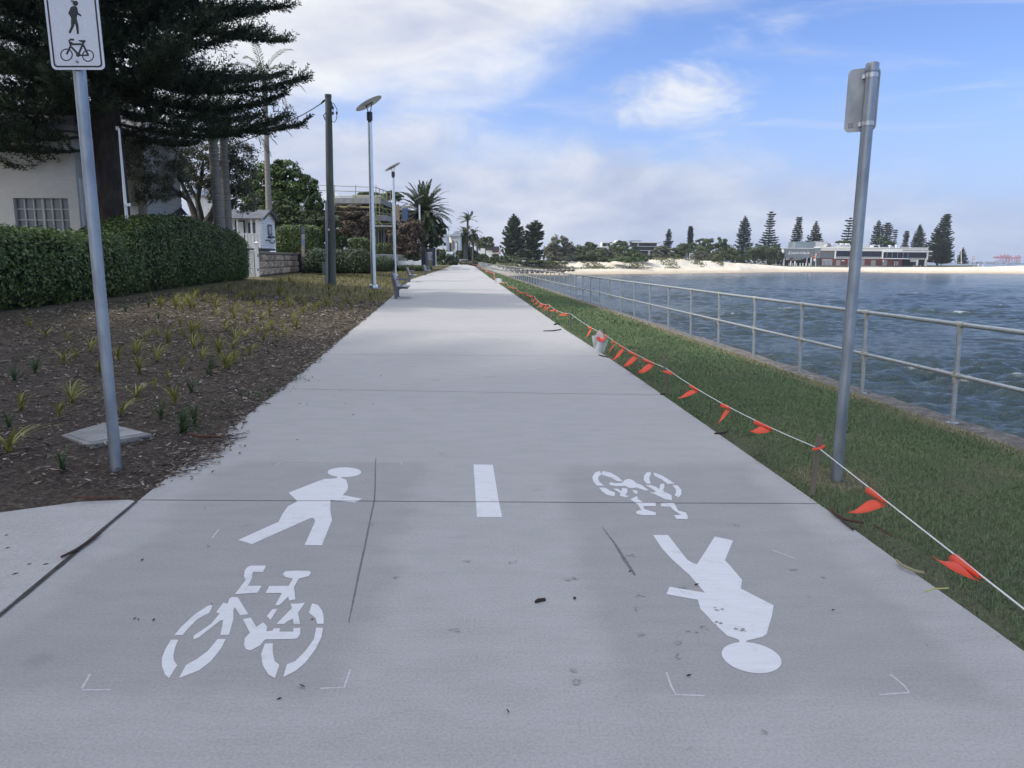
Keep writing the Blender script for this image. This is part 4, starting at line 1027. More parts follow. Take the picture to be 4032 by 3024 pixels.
for _ in range(120):
    px, py = R.uniform(620, 1560), 1105+R.random()**1.3*130
    p = gnd(px, py)
    if xL(p.y)-p.x < .3 or xL(p.y)-p.x > 6.3 or p.y > 48: continue
    put(ty, px, py, LY, R.uniform(1.0, 1.5))
for i, o in enumerate(ty+td):
    if id(o) not in used: bpy.data.objects.remove(o)
# weeds at the bed edge
for px, py in ((1180, 1500), (1010, 1560), (1060, 1545), (860, 1600), (1215, 1430), (1330, 1290), (780, 1690)):
    p = gnd(px, py); Cc = np.array(p)+NR.normal(0, 1, (90, 3))*np.array([.11, .13, .015])+np.array([0, 0, .03]); Cc[:, 2] = np.maximum(Cc[:, 2], p.z)
    tag(qmesh('creeper', leaf_quads(Cc, rdir(90)*np.array([1, 1, .4]), nrm(rdir(90)*.4+np.array([0, 0, 1])), .035, .014), DG, loc=p), 'small dark green creeping weed at the edge of the mulch bed', 'weed', 'creeping weeds at the bed edge')
# sticks and leaves
STICK = mat('dead twig', (.055, .035, .028), (.03, .02, .016), .9, 0, 20); REDT = mat('reddish twig', (.11, .05, .032), (.055, .028, .02), .9, 0, 20)
def twig(pix, r, m_, lab, z=.006, nm='twig'):
    pts = [at(x, y, z+.002*math.sin(i*2)) for i, (x, y) in enumerate(pix)]
    k = len(pts); tag(MB().tube(pts, [r*(.5+.5*math.sin(math.pi*(i+.6)/(k+.4))) for i in range(k)], 6).build(nm, m_, loc=pts[0], smooth=True), lab, 'twig', 'fallen twigs and bark')
twig([(2139, 1303), (2175, 1303), (2205, 1299), (2207, 1296)], .018, STICK, 'dark curved twig lying flat across the path before the bag')
twig([(2183, 1279), (2190, 1276), (2202, 1276)], .03, STICK, 'short dark twig lying on the path beside the grass edge')
twig([(2358, 1397), (2372, 1402), (2395, 1407)], .012, STICK, 'thin bent twig on the path right in front of the plastic bag')
twig([(2602, 1553), (2612, 1549), (2617, 1550)], .012, STICK, 'short dark twig at the foot of the pale square stake')
twig([(2813, 1707), (2840, 1706), (2866, 1699)], .011, STICK, 'dark stick poking from the grass onto the path edge')
twig([(2108, 2370), (2118, 2364), (2138, 2362), (2148, 2360)], .009, STICK, 'dark curled leaf on the path between dash and upside down walker')
twig([(2259, 2354), (2266, 2354)], .007, STICK, 'tiny dark pellet right of the curled leaf')
twig([(3270, 2002), (3290, 2025), (3330, 2045), (3400, 2058)], .009, REDT, 'reddish pine twig curving along the concrete edge below the sign post', z=.02)
twig([(3275, 2010), (3320, 2052), (3360, 2085)], .007, STICK, 'grey twig hugging the concrete edge below the sign post', z=.012)
twig([(3530, 2205), (3550, 2225), (3600, 2248), (3640, 2256)], .008, mat('straw stem', (.30, .28, .17), None, .8), 'straw coloured runner lying over the slab edge', z=.02)
twig([(3440, 2065), (3490, 2095), (3510, 2112)], .005, REDT, 'thin brown runner in the grass near the slab edge', z=.04)
twig([(2970, 1800), (2985, 1790), (2996, 1770)], .006, REDT, 'thin curling twig beside the slab edge before the first stake', z=.03)
twig([(2438, 1385), (2480, 1382), (2515, 1380)], .012, mat('pale reed', (.25, .25, .13), None, .8), 'pale reed stem lying on the turf right of the bag', z=.05)
twig([(241, 2193), (300, 2165), (370, 2118), (395, 2098)], .008, STICK, 'long brown twig lying in the joint of the branch path', z=.016)
twig([(745, 1707), (790, 1718), (868, 1720)], .014, REDT, 'reddish bark strip on the mulch near the path edge', z=.06)
twig([(900, 1622), (912, 1608), (925, 1602)], .012, REDT, 'short reddish bark curl on the mulch', z=.06)
twig([(290, 1955), (380, 1962), (470, 1958)], .009, REDT, 'reddish bark strip beside the branch path', z=.03)
twig([(3640, 2330), (3680, 2318), (3735, 2316)], .004, mat('yellow straw', (.5, .47, .16), None, .8), 'single yellow straw lying on the turf under the string', z=.05)
lf = [(820,2150),(806,2002),(560,2205),(605,2441),(545,2440),(530,2436),(855,1718),(835,2380),(1465,2062),(1230,2440),(3280,2402),(3183,2343),(2742,2302),(1180,1590),(1210,1593),(1280,1592),(1360,1590),(1390,1633),(1190,1605),(1320,1560),(1470,1591),(1015,1620),(940,1580),(1090,1535),(1150,1530),(1260,1547),(1340,1536),(1500,1480),(1610,1370),(980,1640),(1170,1732),(2712,2660),(1005,1560),(1120,1475),(1560,1330),(60,2260),(115,2222),(180,2222),(25,2108),(30,2158),(3650,2540),(3240,2270),(2480,2250),(1100,2752),(1190,2700),(2720,2940),(2000,2800),(3010,2880)]
Q = []
for x, y in lf:
    p = at(x, y, .006); s_ = R.uniform(.008, .019)*max(1, p.y/7); a = R.uniform(0, 3.14); dd = Vector((math.cos(a), math.sin(a)*.8, 0))*s_; ss = Vector((-math.sin(a), math.cos(a), 0))*s_*.32
    Q.append([tuple(p-dd), tuple(p+ss+Vector((0, 0, .004))), tuple(p+dd+Vector((0, 0, .003))), tuple(p-ss)])
tag(qmesh('leaf_litter', np.array(Q), STICK), 'scattered dark leaf scraps on the concrete', 'leaf litter', kind='stuff')
# dirty prints on the concrete
DIRT = mat('dried mud print', (.375, .365, .35), (.30, .29, .265), .95, 0, 45, 5)
for i, (x, y) in enumerate(((2238, 2283), (2263, 2279), (2520, 2341), (2518, 2397), (2528, 2500), (2672, 2530), (2672, 2582), (2772, 2472), (2725, 2480), (2265, 2640), (2265, 2684), (2482, 2185), (3127, 2244), (2690, 2312), (2900, 2068), (2830, 2455), (2918, 2484), (2828, 2397), (1840, 2210), (1790, 2480), (2020, 2210), (1560, 2275))):
    p = at(x, y, .0022); mb = MB()
    for k in range(5):
        c_ = p+Vector((R.uniform(-.018, .018), R.uniform(-.018, .018), .0002*k)); r0 = R.uniform(.003, .010)
        mb.poly([c_+Vector((math.cos(q)*r0*R.uniform(.6, 1.3), math.sin(q)*r0*R.uniform(.6, 1.2), 0)) for q in np.linspace(0, 5.6, 8)])
    tag(mb.build('mud_print', DIRT, loc=p), 'small dried mud print on the concrete path', 'mud print', 'dried mud prints on the path')
# ------------------------------------------------------------------ vegetation builders
def chunk(C, n_, spread, size, aspect, up=.3, L_var=.4):
    pass
def canopy_quads(blobs, n_, L_, W_, clump=.32, hollow=.55, nsub=26, flat=.55):
    """leaf quads scattered in clumps over ellipsoids; blobs: (centre, radii)"""
    vol = np.array([(b[1][0]*b[1][2]) for b in blobs]); vol = vol/vol.sum(); out = []
    for (c, r), f_ in zip(blobs, vol):
        k = max(int(n_*f_), 12); ns = max(int(nsub*(.5+f_*len(blobs)*.5)), 6)
        dsub = rdir(ns); rs = hollow+(1-hollow)*NR.random(ns)**.6; sub = dsub*rs[:, None]
        i = NR.integers(0, ns, k); rr = NR.random((k, 1))**.45
        off = rdir(k)*rr*clump*(.6+.8*NR.random((ns, 1))[i]); off[:, 2] *= .75
        U = sub[i]+off; Cc = np.array(c)+U*np.array(r); N = nrm(off*.8+U*.7+rdir(k)*.7+np.array([0, 0, .35])); D = nrm(rdir(k)+np.array([0, 0, -.15]))
        D = nrm(D-N*(D*N).sum(1, keepdims=True)*.8)
        s_ = NR.uniform(.7, 1.3, k); out.append(leaf_quads(Cc, D, N, L_*s_, W_*s_))
    return np.concatenate(out)
def pblob(px, py, rx, ry, d, rd=None):
    c = P(px, py, d); a, b = rx*d/F, ry*d/F; return ((c.x, c.y, c.z), (a, rd if rd else a*.8, b))
def broadleaf(name, label, cat, base, blobs, limbs, n_, L_, W_, lm, bark, group=None, **kw):
    t = thing(name, label, cat, base, group)
    if limbs:
        mb = MB()
        for pts, r0, r1 in limbs:
            k = len(pts); mb.tube(pts, [r0+(r1-r0)*i/(k-1) for i in range(k)], 9)
        mb.build('trunk', bark, t, smooth=True, angle=70)
    qmesh('crown', canopy_quads(blobs, n_, L_, W_, **kw), lm, t)
    return t
def pl(pts, d): return [P(x, y, d+(dd if (dd := (p[2] if len(p) > 2 else 0)) else 0)) for p in pts for x, y in [p[:2]]]
# conifers with whorled branches
def norfolk(label, base, H_, prof, lm, bark, n_whorl=26, nb=7, dens=1.0, sz=.55, droop=.10, up=.12, lean=(0, 0), group=None, rtrunk=None, name='norfolk_pine', gap=0.0, asym=0.0):
    t = thing(name, label, 'tree', base, group); base = Vector(base)
    tp, rp_ = zip(*prof); Q = []; tb = MB()
    def axis_(z): s_ = z/H_; return np.array([base.x+lean[0]*s_*s_, base.y+lean[1]*s_*s_, base.z+z])
    tr = rtrunk or H_*.018
    tb.tube([Vector(axis_(H_*q)) for q in (-.03, .2, .4, .6, .8, 1.0)], [tr*1.1, tr*.9, tr*.7, tr*.5, tr*.3, tr*.06], 8)
    z0 = tp[0]*H_; zs = []
    for i in range(n_whorl):
        s_ = i/(n_whorl-1); zs.append((z0+(H_-z0)*(s_**.92)))
    for z in zs:
        r_ = float(np.interp(z/H_, tp, rp_))*H_
        if R.random() < gap: r_ *= .55
        a0 = R.uniform(0, 6.28)
        for b_ in range(nb):
            az = a0+6.283*b_/nb+R.uniform(-.25, .25); L_ = r_*R.uniform(.66, 1.16)*(1+asym*math.cos(az)); o = axis_(z)
            if L_ < .15: L_ = .15
            k = max(int(dens*L_/sz*9), 5); s_ = .12+.9*NR.random(k)**.75; lat = (NR.random(k)-.5)*2*L_*.30*(1.15-s_)
            ca, sa = math.cos(az), math.sin(az)
            zz = L_*(-droop*s_*1.6+(droop+up)*s_**2.4) + NR.normal(0, sz*.16, k)
            C = np.stack([o[0]+ca*s_*L_-sa*lat, o[1]+sa*s_*L_+ca*lat, o[2]+zz], 1)
            D = np.stack([ca-sa*np.sign(lat)*.8+NR.normal(0, .3, k), sa+ca*np.sign(lat)*.8+NR.normal(0, .3, k), .35+NR.normal(0, .3, k)], 1)
            N = np.stack([NR.normal(0, .45, k), NR.normal(0, .45, k), np.ones(k)], 1)
            q_ = NR.uniform(.7, 1.35, k); Q.append(leaf_quads(C, nrm(D), nrm(N), sz*q_*1.25, sz*q_*.50))
            if R.random() < .5 and L_ > 1: tb.tube([Vector(o), Vector((o[0]+ca*L_*.8, o[1]+sa*L_*.8, o[2]+L_*(-droop*1.28+(droop+up)*.58)))], [tr*.16, tr*.05], 4, False)
    tb.build('trunk', bark, t); qmesh('crown', np.concatenate(Q), lm, t)
    return t
def palm(name, label, base, top, rt_, nf, fl_, lm, bark, droop=.9, wind=(0, 0, 0), nl=20, ll=.35, lw=.035, up0=1.1, dn=-.5, group=None, boot=0, skirt=None, shaft=None):
    t = thing(name, label, 'palm tree', base, group); base, top = Vector(base), Vector(top)
    MB().tube([base-Vector((0, 0, .2)), base.lerp(top, .25), base.lerp(top, .6), top], [rt_*1.15, rt_, rt_*.92, rt_*.85], 14).build('trunk', bark, t, smooth=True)
    if boot: MB().tube([top-Vector((0, 0, boot)), top-Vector((0, 0, boot*.4)), top+Vector((0, 0, boot*.25))], [rt_*.95, rt_*1.9, rt_*.7], 12).build('boot', bark, t, smooth=True)
    if shaft: MB().tube([top, top+Vector((0, 0, shaft*.25)), top+Vector((0, 0, shaft))], [rt_*.9, rt_*1.25, rt_*.5], 12).build('crownshaft', mat('green crownshaft', (.16, .19, .11), None, .6), t, smooth=True); top = top+Vector((0, 0, shaft))
    Q = []; S_ = []; w_ = np.array(wind)
    for i in range(nf):
        az = i*2.39996+R.uniform(-.2, .2); el_ = up0+(dn-up0)*(i/nf)**.9+R.uniform(-.08, .08); L_ = fl_*R.uniform(.85, 1.1)
        p = np.array(top); d = np.array([math.cos(az)*math.cos(el_), math.sin(az)*math.cos(el_), math.sin(el_)]); pts = [p.copy()]; st_ = L_/nl
        for k in range(nl):
            d = d+np.array([0, 0, -droop/nl*(.4+1.2*k/nl)])+w_/nl*(.3+k/nl); d = d/np.linalg.norm(d); p = p+d*st_; pts.append(p.copy())
        pts = np.array(pts); dd = np.gradient(pts, axis=0); dd = nrm(dd); sd = nrm(np.cross(dd, np.array([0, 0, 1.0])+rdir(1)[0]*.05)); un = nrm(np.cross(sd, dd))
        for k in range(1, nl+1):
            wl_ = ll*fl_*math.sin(math.pi*min(.12+k/nl*.88, 1))**.6
            for sg_ in (-1, 1):
                for sub in (0, .5):
                    c = pts[k]-dd[k]*st_*sub; lD = nrm(sd[k]*sg_*.75+dd[k]*.75+un[k]*.22+NR.normal(0, .10, 3)); e = c+lD*wl_+np.array([0, 0, -wl_*.18]); n2 = nrm(np.cross(lD, un[k]))*lw*fl_*.5
                    m_ = c*.45+e*.55+np.array([0, 0, .02*fl_*.3]); Q.append([c, m_+n2, e, m_-n2])
        for k in range(nl): 
            ww = .012*fl_*(1-k/nl*.8); S_.append([pts[k]-sd[k]*ww, pts[k]+sd[k]*ww, pts[k+1]+sd[k+1]*ww*.9, pts[k+1]-sd[k+1]*ww*.9])
    qmesh('fronds', np.array(Q+S_), lm, t)
    if skirt:
        q2_ = []
        for i in range(skirt[0]):
            az = R.uniform(0, 6.28); p = np.array(top)+np.array([math.cos(az), math.sin(az), 0])*rt_*1.1-np.array([0, 0, R.uniform(0, .8)]); e = p+np.array([math.cos(az)*R.uniform(.3, 1.0), math.sin(az)*R.uniform(.3, 1), -1.6])*skirt[1]; s2 = np.array([-math.sin(az), math.cos(az), 0])*.09*skirt[1]
            q2_.append([p-s2*.3, p+s2*.3, e+s2, e-s2])
        qmesh('dead_fronds', np.array(q2_), skirt[2], t)
    return t
def hedge(name, label, line, n_, L_, W_, lm, core, pw=5.0, rough=.05, group=None, wave=0.0):
    """clipped hedge along line of (x, y, z0, height, half width)"""
    A = np.array(line, float); seg = np.hypot(np.diff(A[:, 0]), np.diff(A[:, 1])); cum = np.concatenate([[0], np.cumsum(seg)]); T_ = cum[-1]
    def ev(s_):
        return [np.interp(s_, cum, A[:, k]) for k in range(5)]
    t = thing(name, label, 'hedge', (A[:, 0].mean(), A[:, 1].mean(), A[:, 2].min()), group)
    def point(s_, q, shr=0.0):
        x, y, z0, h, hw = ev(s_); e = np.minimum(s_, T_-s_); rnd_ = np.clip(e/np.minimum(.6, T_*.3), 0, 1); rnd_ = (1-(1-rnd_)**2.4)**.5
        k = 1.0
        ta = np.gradient(A[:, :2], axis=0); tx = np.interp(s_, cum, ta[:, 0]); ty_ = np.interp(s_, cum, ta[:, 1]); tl = np.hypot(tx, ty_)+1e-9; nx, ny = ty_/tl, -tx/tl
        ca, sa = np.cos(q), np.sin(q); se = (np.abs(ca)**pw+np.abs(sa)**pw)**(-1/pw)
        u_ = ca*se*hw*(.25+.75*rnd_)-np.sign(ca)*shr*np.abs(ca*se); v_ = np.maximum(sa*se, -.98); zz = z0+(h-shr)*(.5+.5*v_)*(.80+.20*rnd_)
        wv = wave*(np.sin(s_*1.7)+.6*np.sin(s_*3.9+1)+.5*np.sin(q*3+s_))
        return np.stack([x+nx*(u_+wv*.5*np.sign(ca)), y+ny*(u_+wv*.5*np.sign(ca)), zz+wv*.5*(v_ > .5)], -1), np.stack([nx*ca, ny*ca, sa], -1)
    ss = np.linspace(.06, T_-.06, max(int(T_/.5), 6)); qq = np.linspace(-math.pi, math.pi, 29)
    rows = []
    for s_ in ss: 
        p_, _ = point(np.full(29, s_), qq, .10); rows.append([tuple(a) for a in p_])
    mb = MB().grid(rows); mb.poly(rows[0]); mb.poly(rows[-1]); mb.build('hedge_core', core, t)  # solid near-black core filling the hedge behind its leaves
    s_ = NR.uniform(0, T_, n_); q = NR.uniform(-.80, math.pi+.80, n_); 
    # extra leaves on the two ends
    ne = n_//14; s_[:ne] = np.abs(NR.normal(0, .22, ne)); s_[ne:2*ne] = T_-np.abs(NR.normal(0, .22, ne)); s_ = np.clip(s_, 0, T_)
    p_, nn_ = point(s_, q); fill = NR.random(n_)**2
    x, y, z0, h, hw = ev(s_); endm = np.minimum(s_, T_-s_) < .5
    cxy = np.stack([x, y, z0+h*.5], 1); p_ = np.where(endm[:, None], cxy+(p_-cxy)*np.sqrt(NR.random(n_))[:, None]**.8, p_)
    p_ = p_+nn_*NR.normal(0, rough, n_)[:, None]+rdir(n_)*rough*.5-nn_*(fill*.10)[:, None]
    p_[:, 2] = np.maximum(p_[:, 2], z0+.02)
    N = nrm(nn_+rdir(n_)*.75); D = rdir(n_); D[:, 2] = np.abs(D[:, 2])*.6; D = nrm(D-N*(D*N).sum(1, keepdims=True)*.9); k = NR.uniform(.7, 1.3, n_)
    qmesh('foliage', leaf_quads(p_, D, N, L_*k, W_*k), lm, t)
    return t
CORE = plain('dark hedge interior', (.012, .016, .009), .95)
LV_HEDGE = leafmat('hedge leaves', (.032, .058, .018), (.080, .132, .036), (.19, .245, .075), .22, .42)
LV_HEDGE2 = leafmat('grey green hedge leaves', (.022, .036, .018), (.05, .078, .034), (.10, .13, .06), .2, .5)
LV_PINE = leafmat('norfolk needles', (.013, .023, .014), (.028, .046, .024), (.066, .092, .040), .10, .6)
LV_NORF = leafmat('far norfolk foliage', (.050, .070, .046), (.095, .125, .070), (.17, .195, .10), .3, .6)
LV_GREY = leafmat('grey olive leaves', (.07, .078, .050), (.15, .155, .10), (.27, .265, .18), .35)
LV_GREEN = leafmat('fresh green leaves', (.025, .050, .014), (.06, .115, .028), (.15, .21, .06), .3)
LV_DARK = leafmat('dark evergreen leaves', (.030, .046, .018), (.066, .098, .034), (.13, .17, .06), .3)
LV_COPPER = leafmat('copper leaves', (.045, .038, .027), (.110, .082, .056), (.23, .165, .11), .25)
LV_OLIVE = leafmat('coastal scrub leaves', (.040, .055, .022), (.085, .11, .042), (.17, .19, .075), .25)
LV_PALM = leafmat('date palm fronds', (.026, .040, .016), (.062, .082, .032), (.15, .165, .075), .2, .45)
LV_PALM2 = leafmat('queen palm fronds', (.030, .045, .018), (.075, .10, .035), (.17, .18, .07), .25, .45)
LV_DEAD = leafmat('dead palm skirt', (.06, .045, .025), (.14, .11, .06), (.24, .19, .11), .15)
# ------------------------------------------------------------------ the big pine on the left
def big_pine(base, H_=26.0, zlow=4.0, sc_=1.0):
    t = thing('norfolk_pine', 'huge dark pine with a thick trunk, spreading behind the clipped hedge', 'tree', base, 'near pines')
    base = Vector(base); tb = MB(); Q = []; rn = []
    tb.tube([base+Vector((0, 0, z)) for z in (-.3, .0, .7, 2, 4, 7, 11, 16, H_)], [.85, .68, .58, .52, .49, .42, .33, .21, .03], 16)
    z = zlow; whorl = 0
    while z < H_-.5:
        fine = z < 13.5
        Lm = 6.8 if z < 13 else max(6.8*(1-(z-13)/(H_-12)), .8)
        if z < 5.0: Lm *= .80+.2*(z-zlow)/1.4
        nb = 8 if fine else 6; a0 = R.uniform(0, 6.28)
        for b_ in range(nb):
            az = a0+6.283*b_/nb+R.uniform(-.22, .22); L_ = Lm*R.uniform(.66, 1.06); ca, sa = math.cos(az), math.sin(az)
            if z < zlow+1.4 and ca > -.35: continue
            if z < zlow+.25: continue
            dr_ = R.uniform(.18, .34) if z < 9 else R.uniform(.05, .2); zo = z+R.uniform(-.25, .25)
            def bp(s_): return np.stack([base.x+ca*s_*L_, base.y+sa*s_*L_, base.z+zo+L_*(-dr_*s_+(dr_*.85+.05)*s_**2.6)], -1)
            tb.tube([Vector(bp(np.array(q))) for q in (.04, .25, .5, .75, .97)], [.062, .048, .034, .022, .010], 5, False)
            nbl = int(L_*(20 if fine else 5))
            for j in range(nbl):
                s_ = .16+.84*((j+R.random())/nbl)**.85; side = 1 if j % 2 else -1; l2 = (1.15*(1.10-s_)+.42)*R.uniform(.65, 1.15)
                o = bp(np.array(s_)); ang = side*R.uniform(.55, 1.25)*(1.1-.55*s_); c2, s2 = math.cos(az+ang), math.sin(az+ang); rise = R.uniform(.05, .95)
                ks = int((l2*13 if fine else l2*6))+3; tt = (np.arange(ks)+NR.random(ks))/ks
                Cc = np.stack([o[0]+c2*l2*tt, o[1]+s2*l2*tt, o[2]+l2*(-.10*tt+rise*tt**1.8)], 1)
                dv = np.stack([np.full(ks, c2), np.full(ks, s2), -.10+rise*1.8*tt**.8], 1); dv = nrm(dv)
                rep = 3 if fine else 2
                Cc = np.repeat(Cc, rep, 0); dv = np.repeat(dv, rep, 0); k2 = len(Cc); ra = rdir(k2); ra = nrm(ra-dv*(ra*dv).sum(1, keepdims=True))
                nl_ = .15 if fine else .26
                D = nrm(dv*.75+ra*.75+np.array([0, 0, .12])); Cn = Cc+D*nl_*.45; N = nrm(np.cross(D, rdir(k2)))
                Q.append(leaf_quads(Cn, D, N, nl_*NR.uniform(.8, 1.3, k2), (.034 if fine else .10)))
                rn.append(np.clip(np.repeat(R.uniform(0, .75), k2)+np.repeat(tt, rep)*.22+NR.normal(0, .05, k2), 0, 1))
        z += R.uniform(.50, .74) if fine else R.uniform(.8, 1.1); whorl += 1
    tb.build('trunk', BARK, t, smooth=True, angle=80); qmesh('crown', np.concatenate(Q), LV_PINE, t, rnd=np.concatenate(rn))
    return t
bp0 = P(455, 905, 26.5); bp0.z = .45; print('HEDGE at trunk', gnd(452, 1188))
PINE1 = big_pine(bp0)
if OFFSCREEN:  # unseen pines, added so that their crowns shade the near path
    o3 = copy_tree(PINE1, (-16.0, -5.0, .3), 4.0, 'unseen pine added nearest the viewer, its crown shading the path', scale=1.3)
    o2 = copy_tree(PINE1, (-17.5, 4.0, .4), 2.2, 'unseen pine added beside the house, its crown shading the painted symbols', scale=1.3)
# ------------------------------------------------------------------ hedges and garden walls
hl = [(20, 17.0), (560, None), (985, None)]
pA, pB = gnd(-260, 1268), gnd(1000, 1098)
dirn = (pB-pA).normalized(); perp = Vector((-dirn.y, dirn.x, 0))
def hpt(t, h, hw): 
    p = pA.lerp(pB, t)+perp*hw; return (p.x, p.y, G(p.x, p.y)-.05, h, hw)
def toph(px, py, d, z0): return Z(px, py, d)-z0
line = []
for px, py in ((-260, 850), (0, 858), (140, 905), (260, 920), (400, 925), (520, 930), (600, 880), (680, 862), (800, 862), (880, 885), (960, 915), (1000, 950)):
    # where the hedge front line crosses this column
    best = min(np.linspace(-.05, 1.02, 400), key=lambda t: abs((lambda q: CX+F*q.x/q.y)(pA.lerp(pB, t))-px))
    p = pA.lerp(pB, best); hw = .85; c = p+perp*hw; z0 = G(p.x, p.y)-.05
    line.append((c.x, c.y, z0, toph(px, py, p.y+.3, z0), hw))
hedge('clipped_hedge', 'long tall clipped dark green hedge bulging up at its far end', line, 95000, .10, .055, LV_HEDGE, CORE, rough=.055, wave=.06)
SAND_ = mat('rock faced sandstone', (.42, .345, .26), (.10, .078, .062), .95, 0, 1.5, 4, None, .9, 6, .06)
BLOCKM = [mat('sandstone block', c1, c2, .95, 0, 3.5, 5, None, .9, 7, .05) for c1, c2 in (((.58, .45, .31), (.34, .26, .18)), ((.44, .34, .24), (.24, .18, .13)), ((.34, .27, .20), (.17, .135, .10)), ((.54, .44, .33), (.31, .24, .17)))]
MORTAR = plain('dark mortar', (.055, .048, .04), .95)
SANDC = mat('sawn sandstone', (.27, .225, .17), (.17, .14, .11), .9, 0, 5, 5, None, .2, 30)
RENDER = mat('cream render', (.44, .42, .37), (.35, .335, .30), .9, 0, 2)
wa, wb = gnd(1022, 1090), gnd(1181, 1072)
def wall_run(a, b, ztop, mat_c, name, label, thick=.35, courses=3, blocks=8, mo=SAND_, rock=True):
    t = thing(name, label, 'wall', a); d = (b-a); d.z = 0; L_ = d.length; d.normalize(); nn_ = Vector((d.y, -d.x, 0))
    if nn_.dot(CP-a) < 0: nn_ = -nn_
    z0 = min(a.z, b.z)-.3; h = ztop-z0; ca_ = .13
    def pt(s_, o, z): return Vector((a.x, a.y, 0))+d*s_-nn_*o+Vector((0, 0, z))
    mb = MB(); mb.add([pt(0, .06, z0), pt(L_, .06, z0), pt(L_, thick, z0), pt(0, thick, z0), pt(0, .06, ztop-ca_), pt(L_, .06, ztop-ca_), pt(L_, thick, ztop-ca_), pt(0, thick, ztop-ca_)], [(0,3,2,1),(4,5,6,7),(0,1,5,4),(1,2,6,5),(2,3,7,6),(3,0,4,7)])
    if rock:
        zb = max(a.z, b.z)+.04; ch = (ztop-ca_-zb)/courses
        for c_ in range(courses):
            s_ = 0.0; s_ += (c_ % 2)*.15
            while s_ < L_-.2:
                w_ = R.uniform(.55, 1.35); e = min(s_+w_, L_); k = 5
                rows = []
                for i in range(k+1):
                    row = []
                    for j in range(k+1):
                        u_, v_ = i/k, j/k; edge = min(u_, 1-u_, v_, 1-v_); o = .055-(0 if edge <= 0 else R.uniform(.045, .13))
                        row.append(pt(s_+.012+(e-s_-.024)*u_, o, zb+ch*c_+.012+(ch-.024)*v_))
                    rows.append(row)
                MB().grid(rows).build('stone_block', R.choice(BLOCKM), t); s_ = e
    mb.build('wall_core', mo if not rock else MORTAR, t)
    cb_ = MB(); o0 = -.07 if rock else -.04
    cb_.add([pt(-.06, o0, ztop-ca_+.003), pt(L_+.06, o0, ztop-ca_+.003), pt(L_+.06, thick+.05, ztop-ca_+.003), pt(-.06, thick+.05, ztop-ca_+.003), pt(-.06, o0, ztop), pt(L_+.06, o0, ztop), pt(L_+.06, thick+.05, ztop), pt(-.06, thick+.05, ztop)], [(0,3,2,1),(4,5,6,7),(0,1,5,4),(1,2,6,5),(2,3,7,6),(3,0,4,7)])
    cb_.build('coping', mat_c, t, bevel=.01); return t
wall_run(wa, wb, Z(1020, 989, wa.y), SANDC, 'stone_wall', 'rock faced sandstone garden wall under the white cubby house')
wp = gnd(1183, 1073); wq = gnd(1214, 1071)
wall_run(wp+Vector((.1, .3, 0)), wq+Vector((0, .3, 0)), Z(1200, 993, wp.y), SANDC, 'stone_pier', 'short rock faced sandstone pier beside the tall information sign', blocks=2)
wr = gnd(1218, 1072); we = wr+Vector((3.4, 26, 0))
wall_run(wr+Vector((0, .5, 0)), we, Z(1222, 993, wr.y+.5), RENDER, 'rendered_wall', 'low cream rendered garden wall behind the loose dark shrubs', mo=RENDER, rock=False)
# gate
gd = wa.y-.3; GT = thing('garden_gate', 'white timber garden gate with a pointed post, between hedge and stone wall', 'gate', P(1010, 1093, gd))
mb = MB(); mb.pbox(1003, 957, 1017, 1096, gd, .13); x0, x1 = X(1003, 1000, gd), X(1017, 1000, gd); zt = Z(1010, 957, gd); zp = Z(1010, 949, gd)
mb.add([(x0-.02, gd-.02, zt), (x1+.02, gd-.02, zt), (x1+.02, gd+.15, zt), (x0-.02, gd+.15, zt), ((x0+x1)/2, gd+.065, zp)], [(0,1,4),(1,2,4),(2,3,4),(3,0,4),(0,3,2,1)]); mb.build('post', WHITE, GT)
mb = MB()
for i in range(8): mb.pbox(945+7*i+.6, 990, 945+7*i+6.4, 1094, gd+.05, .03)
mb.pbox(944, 984, 1002, 990, gd+.03, .07); mb.build('boards', WHITES, GT)
mb = MB(); mb.pbox(1013.5, 1002, 1017.5, 1011, gd-.015, .012); mb.pbox(1013.5, 1057, 1017.5, 1066, gd-.015, .012); mb.build('hinge', BLACKP, GT)
# pale edging between lawn and garden path
strip('garden_edging', [gnd(1012, 1091)+Vector((0, 0, .03)), gnd(1100, 1094)+Vector((0, 0, .03)), gnd(1200, 1099)+Vector((0, 0, .03)), gnd(1300, 1104)+Vector((0, 0, .03)), gnd(1385, 1108)+Vector((0, 0, .03))], .30, mat('pale edging', (.50, .47, .42), (.24, .2, .15), .9, 0, 1.2, 3, None, 0, 40, .01, .5, .42, .56), 'thin pale concrete edging leading to the garden gate', 'edging', z=.03)
# information totem
td_ = wp.y-1.5; TO = thing('information_totem', 'tall thin black information sign with faded picture panels', 'sign', P(1192, 1073, td_))
MB().pbox(1184, 889, 1201, 1077, td_, .16).build('frame', BLACKP, TO)
for y0_2, y1_2, c in ((891, 920, (.10, .105, .12)), (922, 943, (.34, .34, .36)), (943, 966, (.22, .24, .36)), (966, 1012, (.36, .31, .25)), (1012, 1040, (.13, .15, .12)), (1040, 1068, (.035, .05, .055))):
    MB().pbox(1187, y0_2, 1200, y1_2-.6, td_-.012, .01).build('picture_panel', mat('faded print panel', c, tuple(q*.7 for q in c), .4, 0, 3), TO)
mb = MB()
for i, y in enumerate((1046, 1051, 1056)): mb.pbox(1189, y, 1198-2*i, y+1.6, td_-.016, .003)
mb.build('lettering', plain('pale print', (.4, .45, .47)), TO)
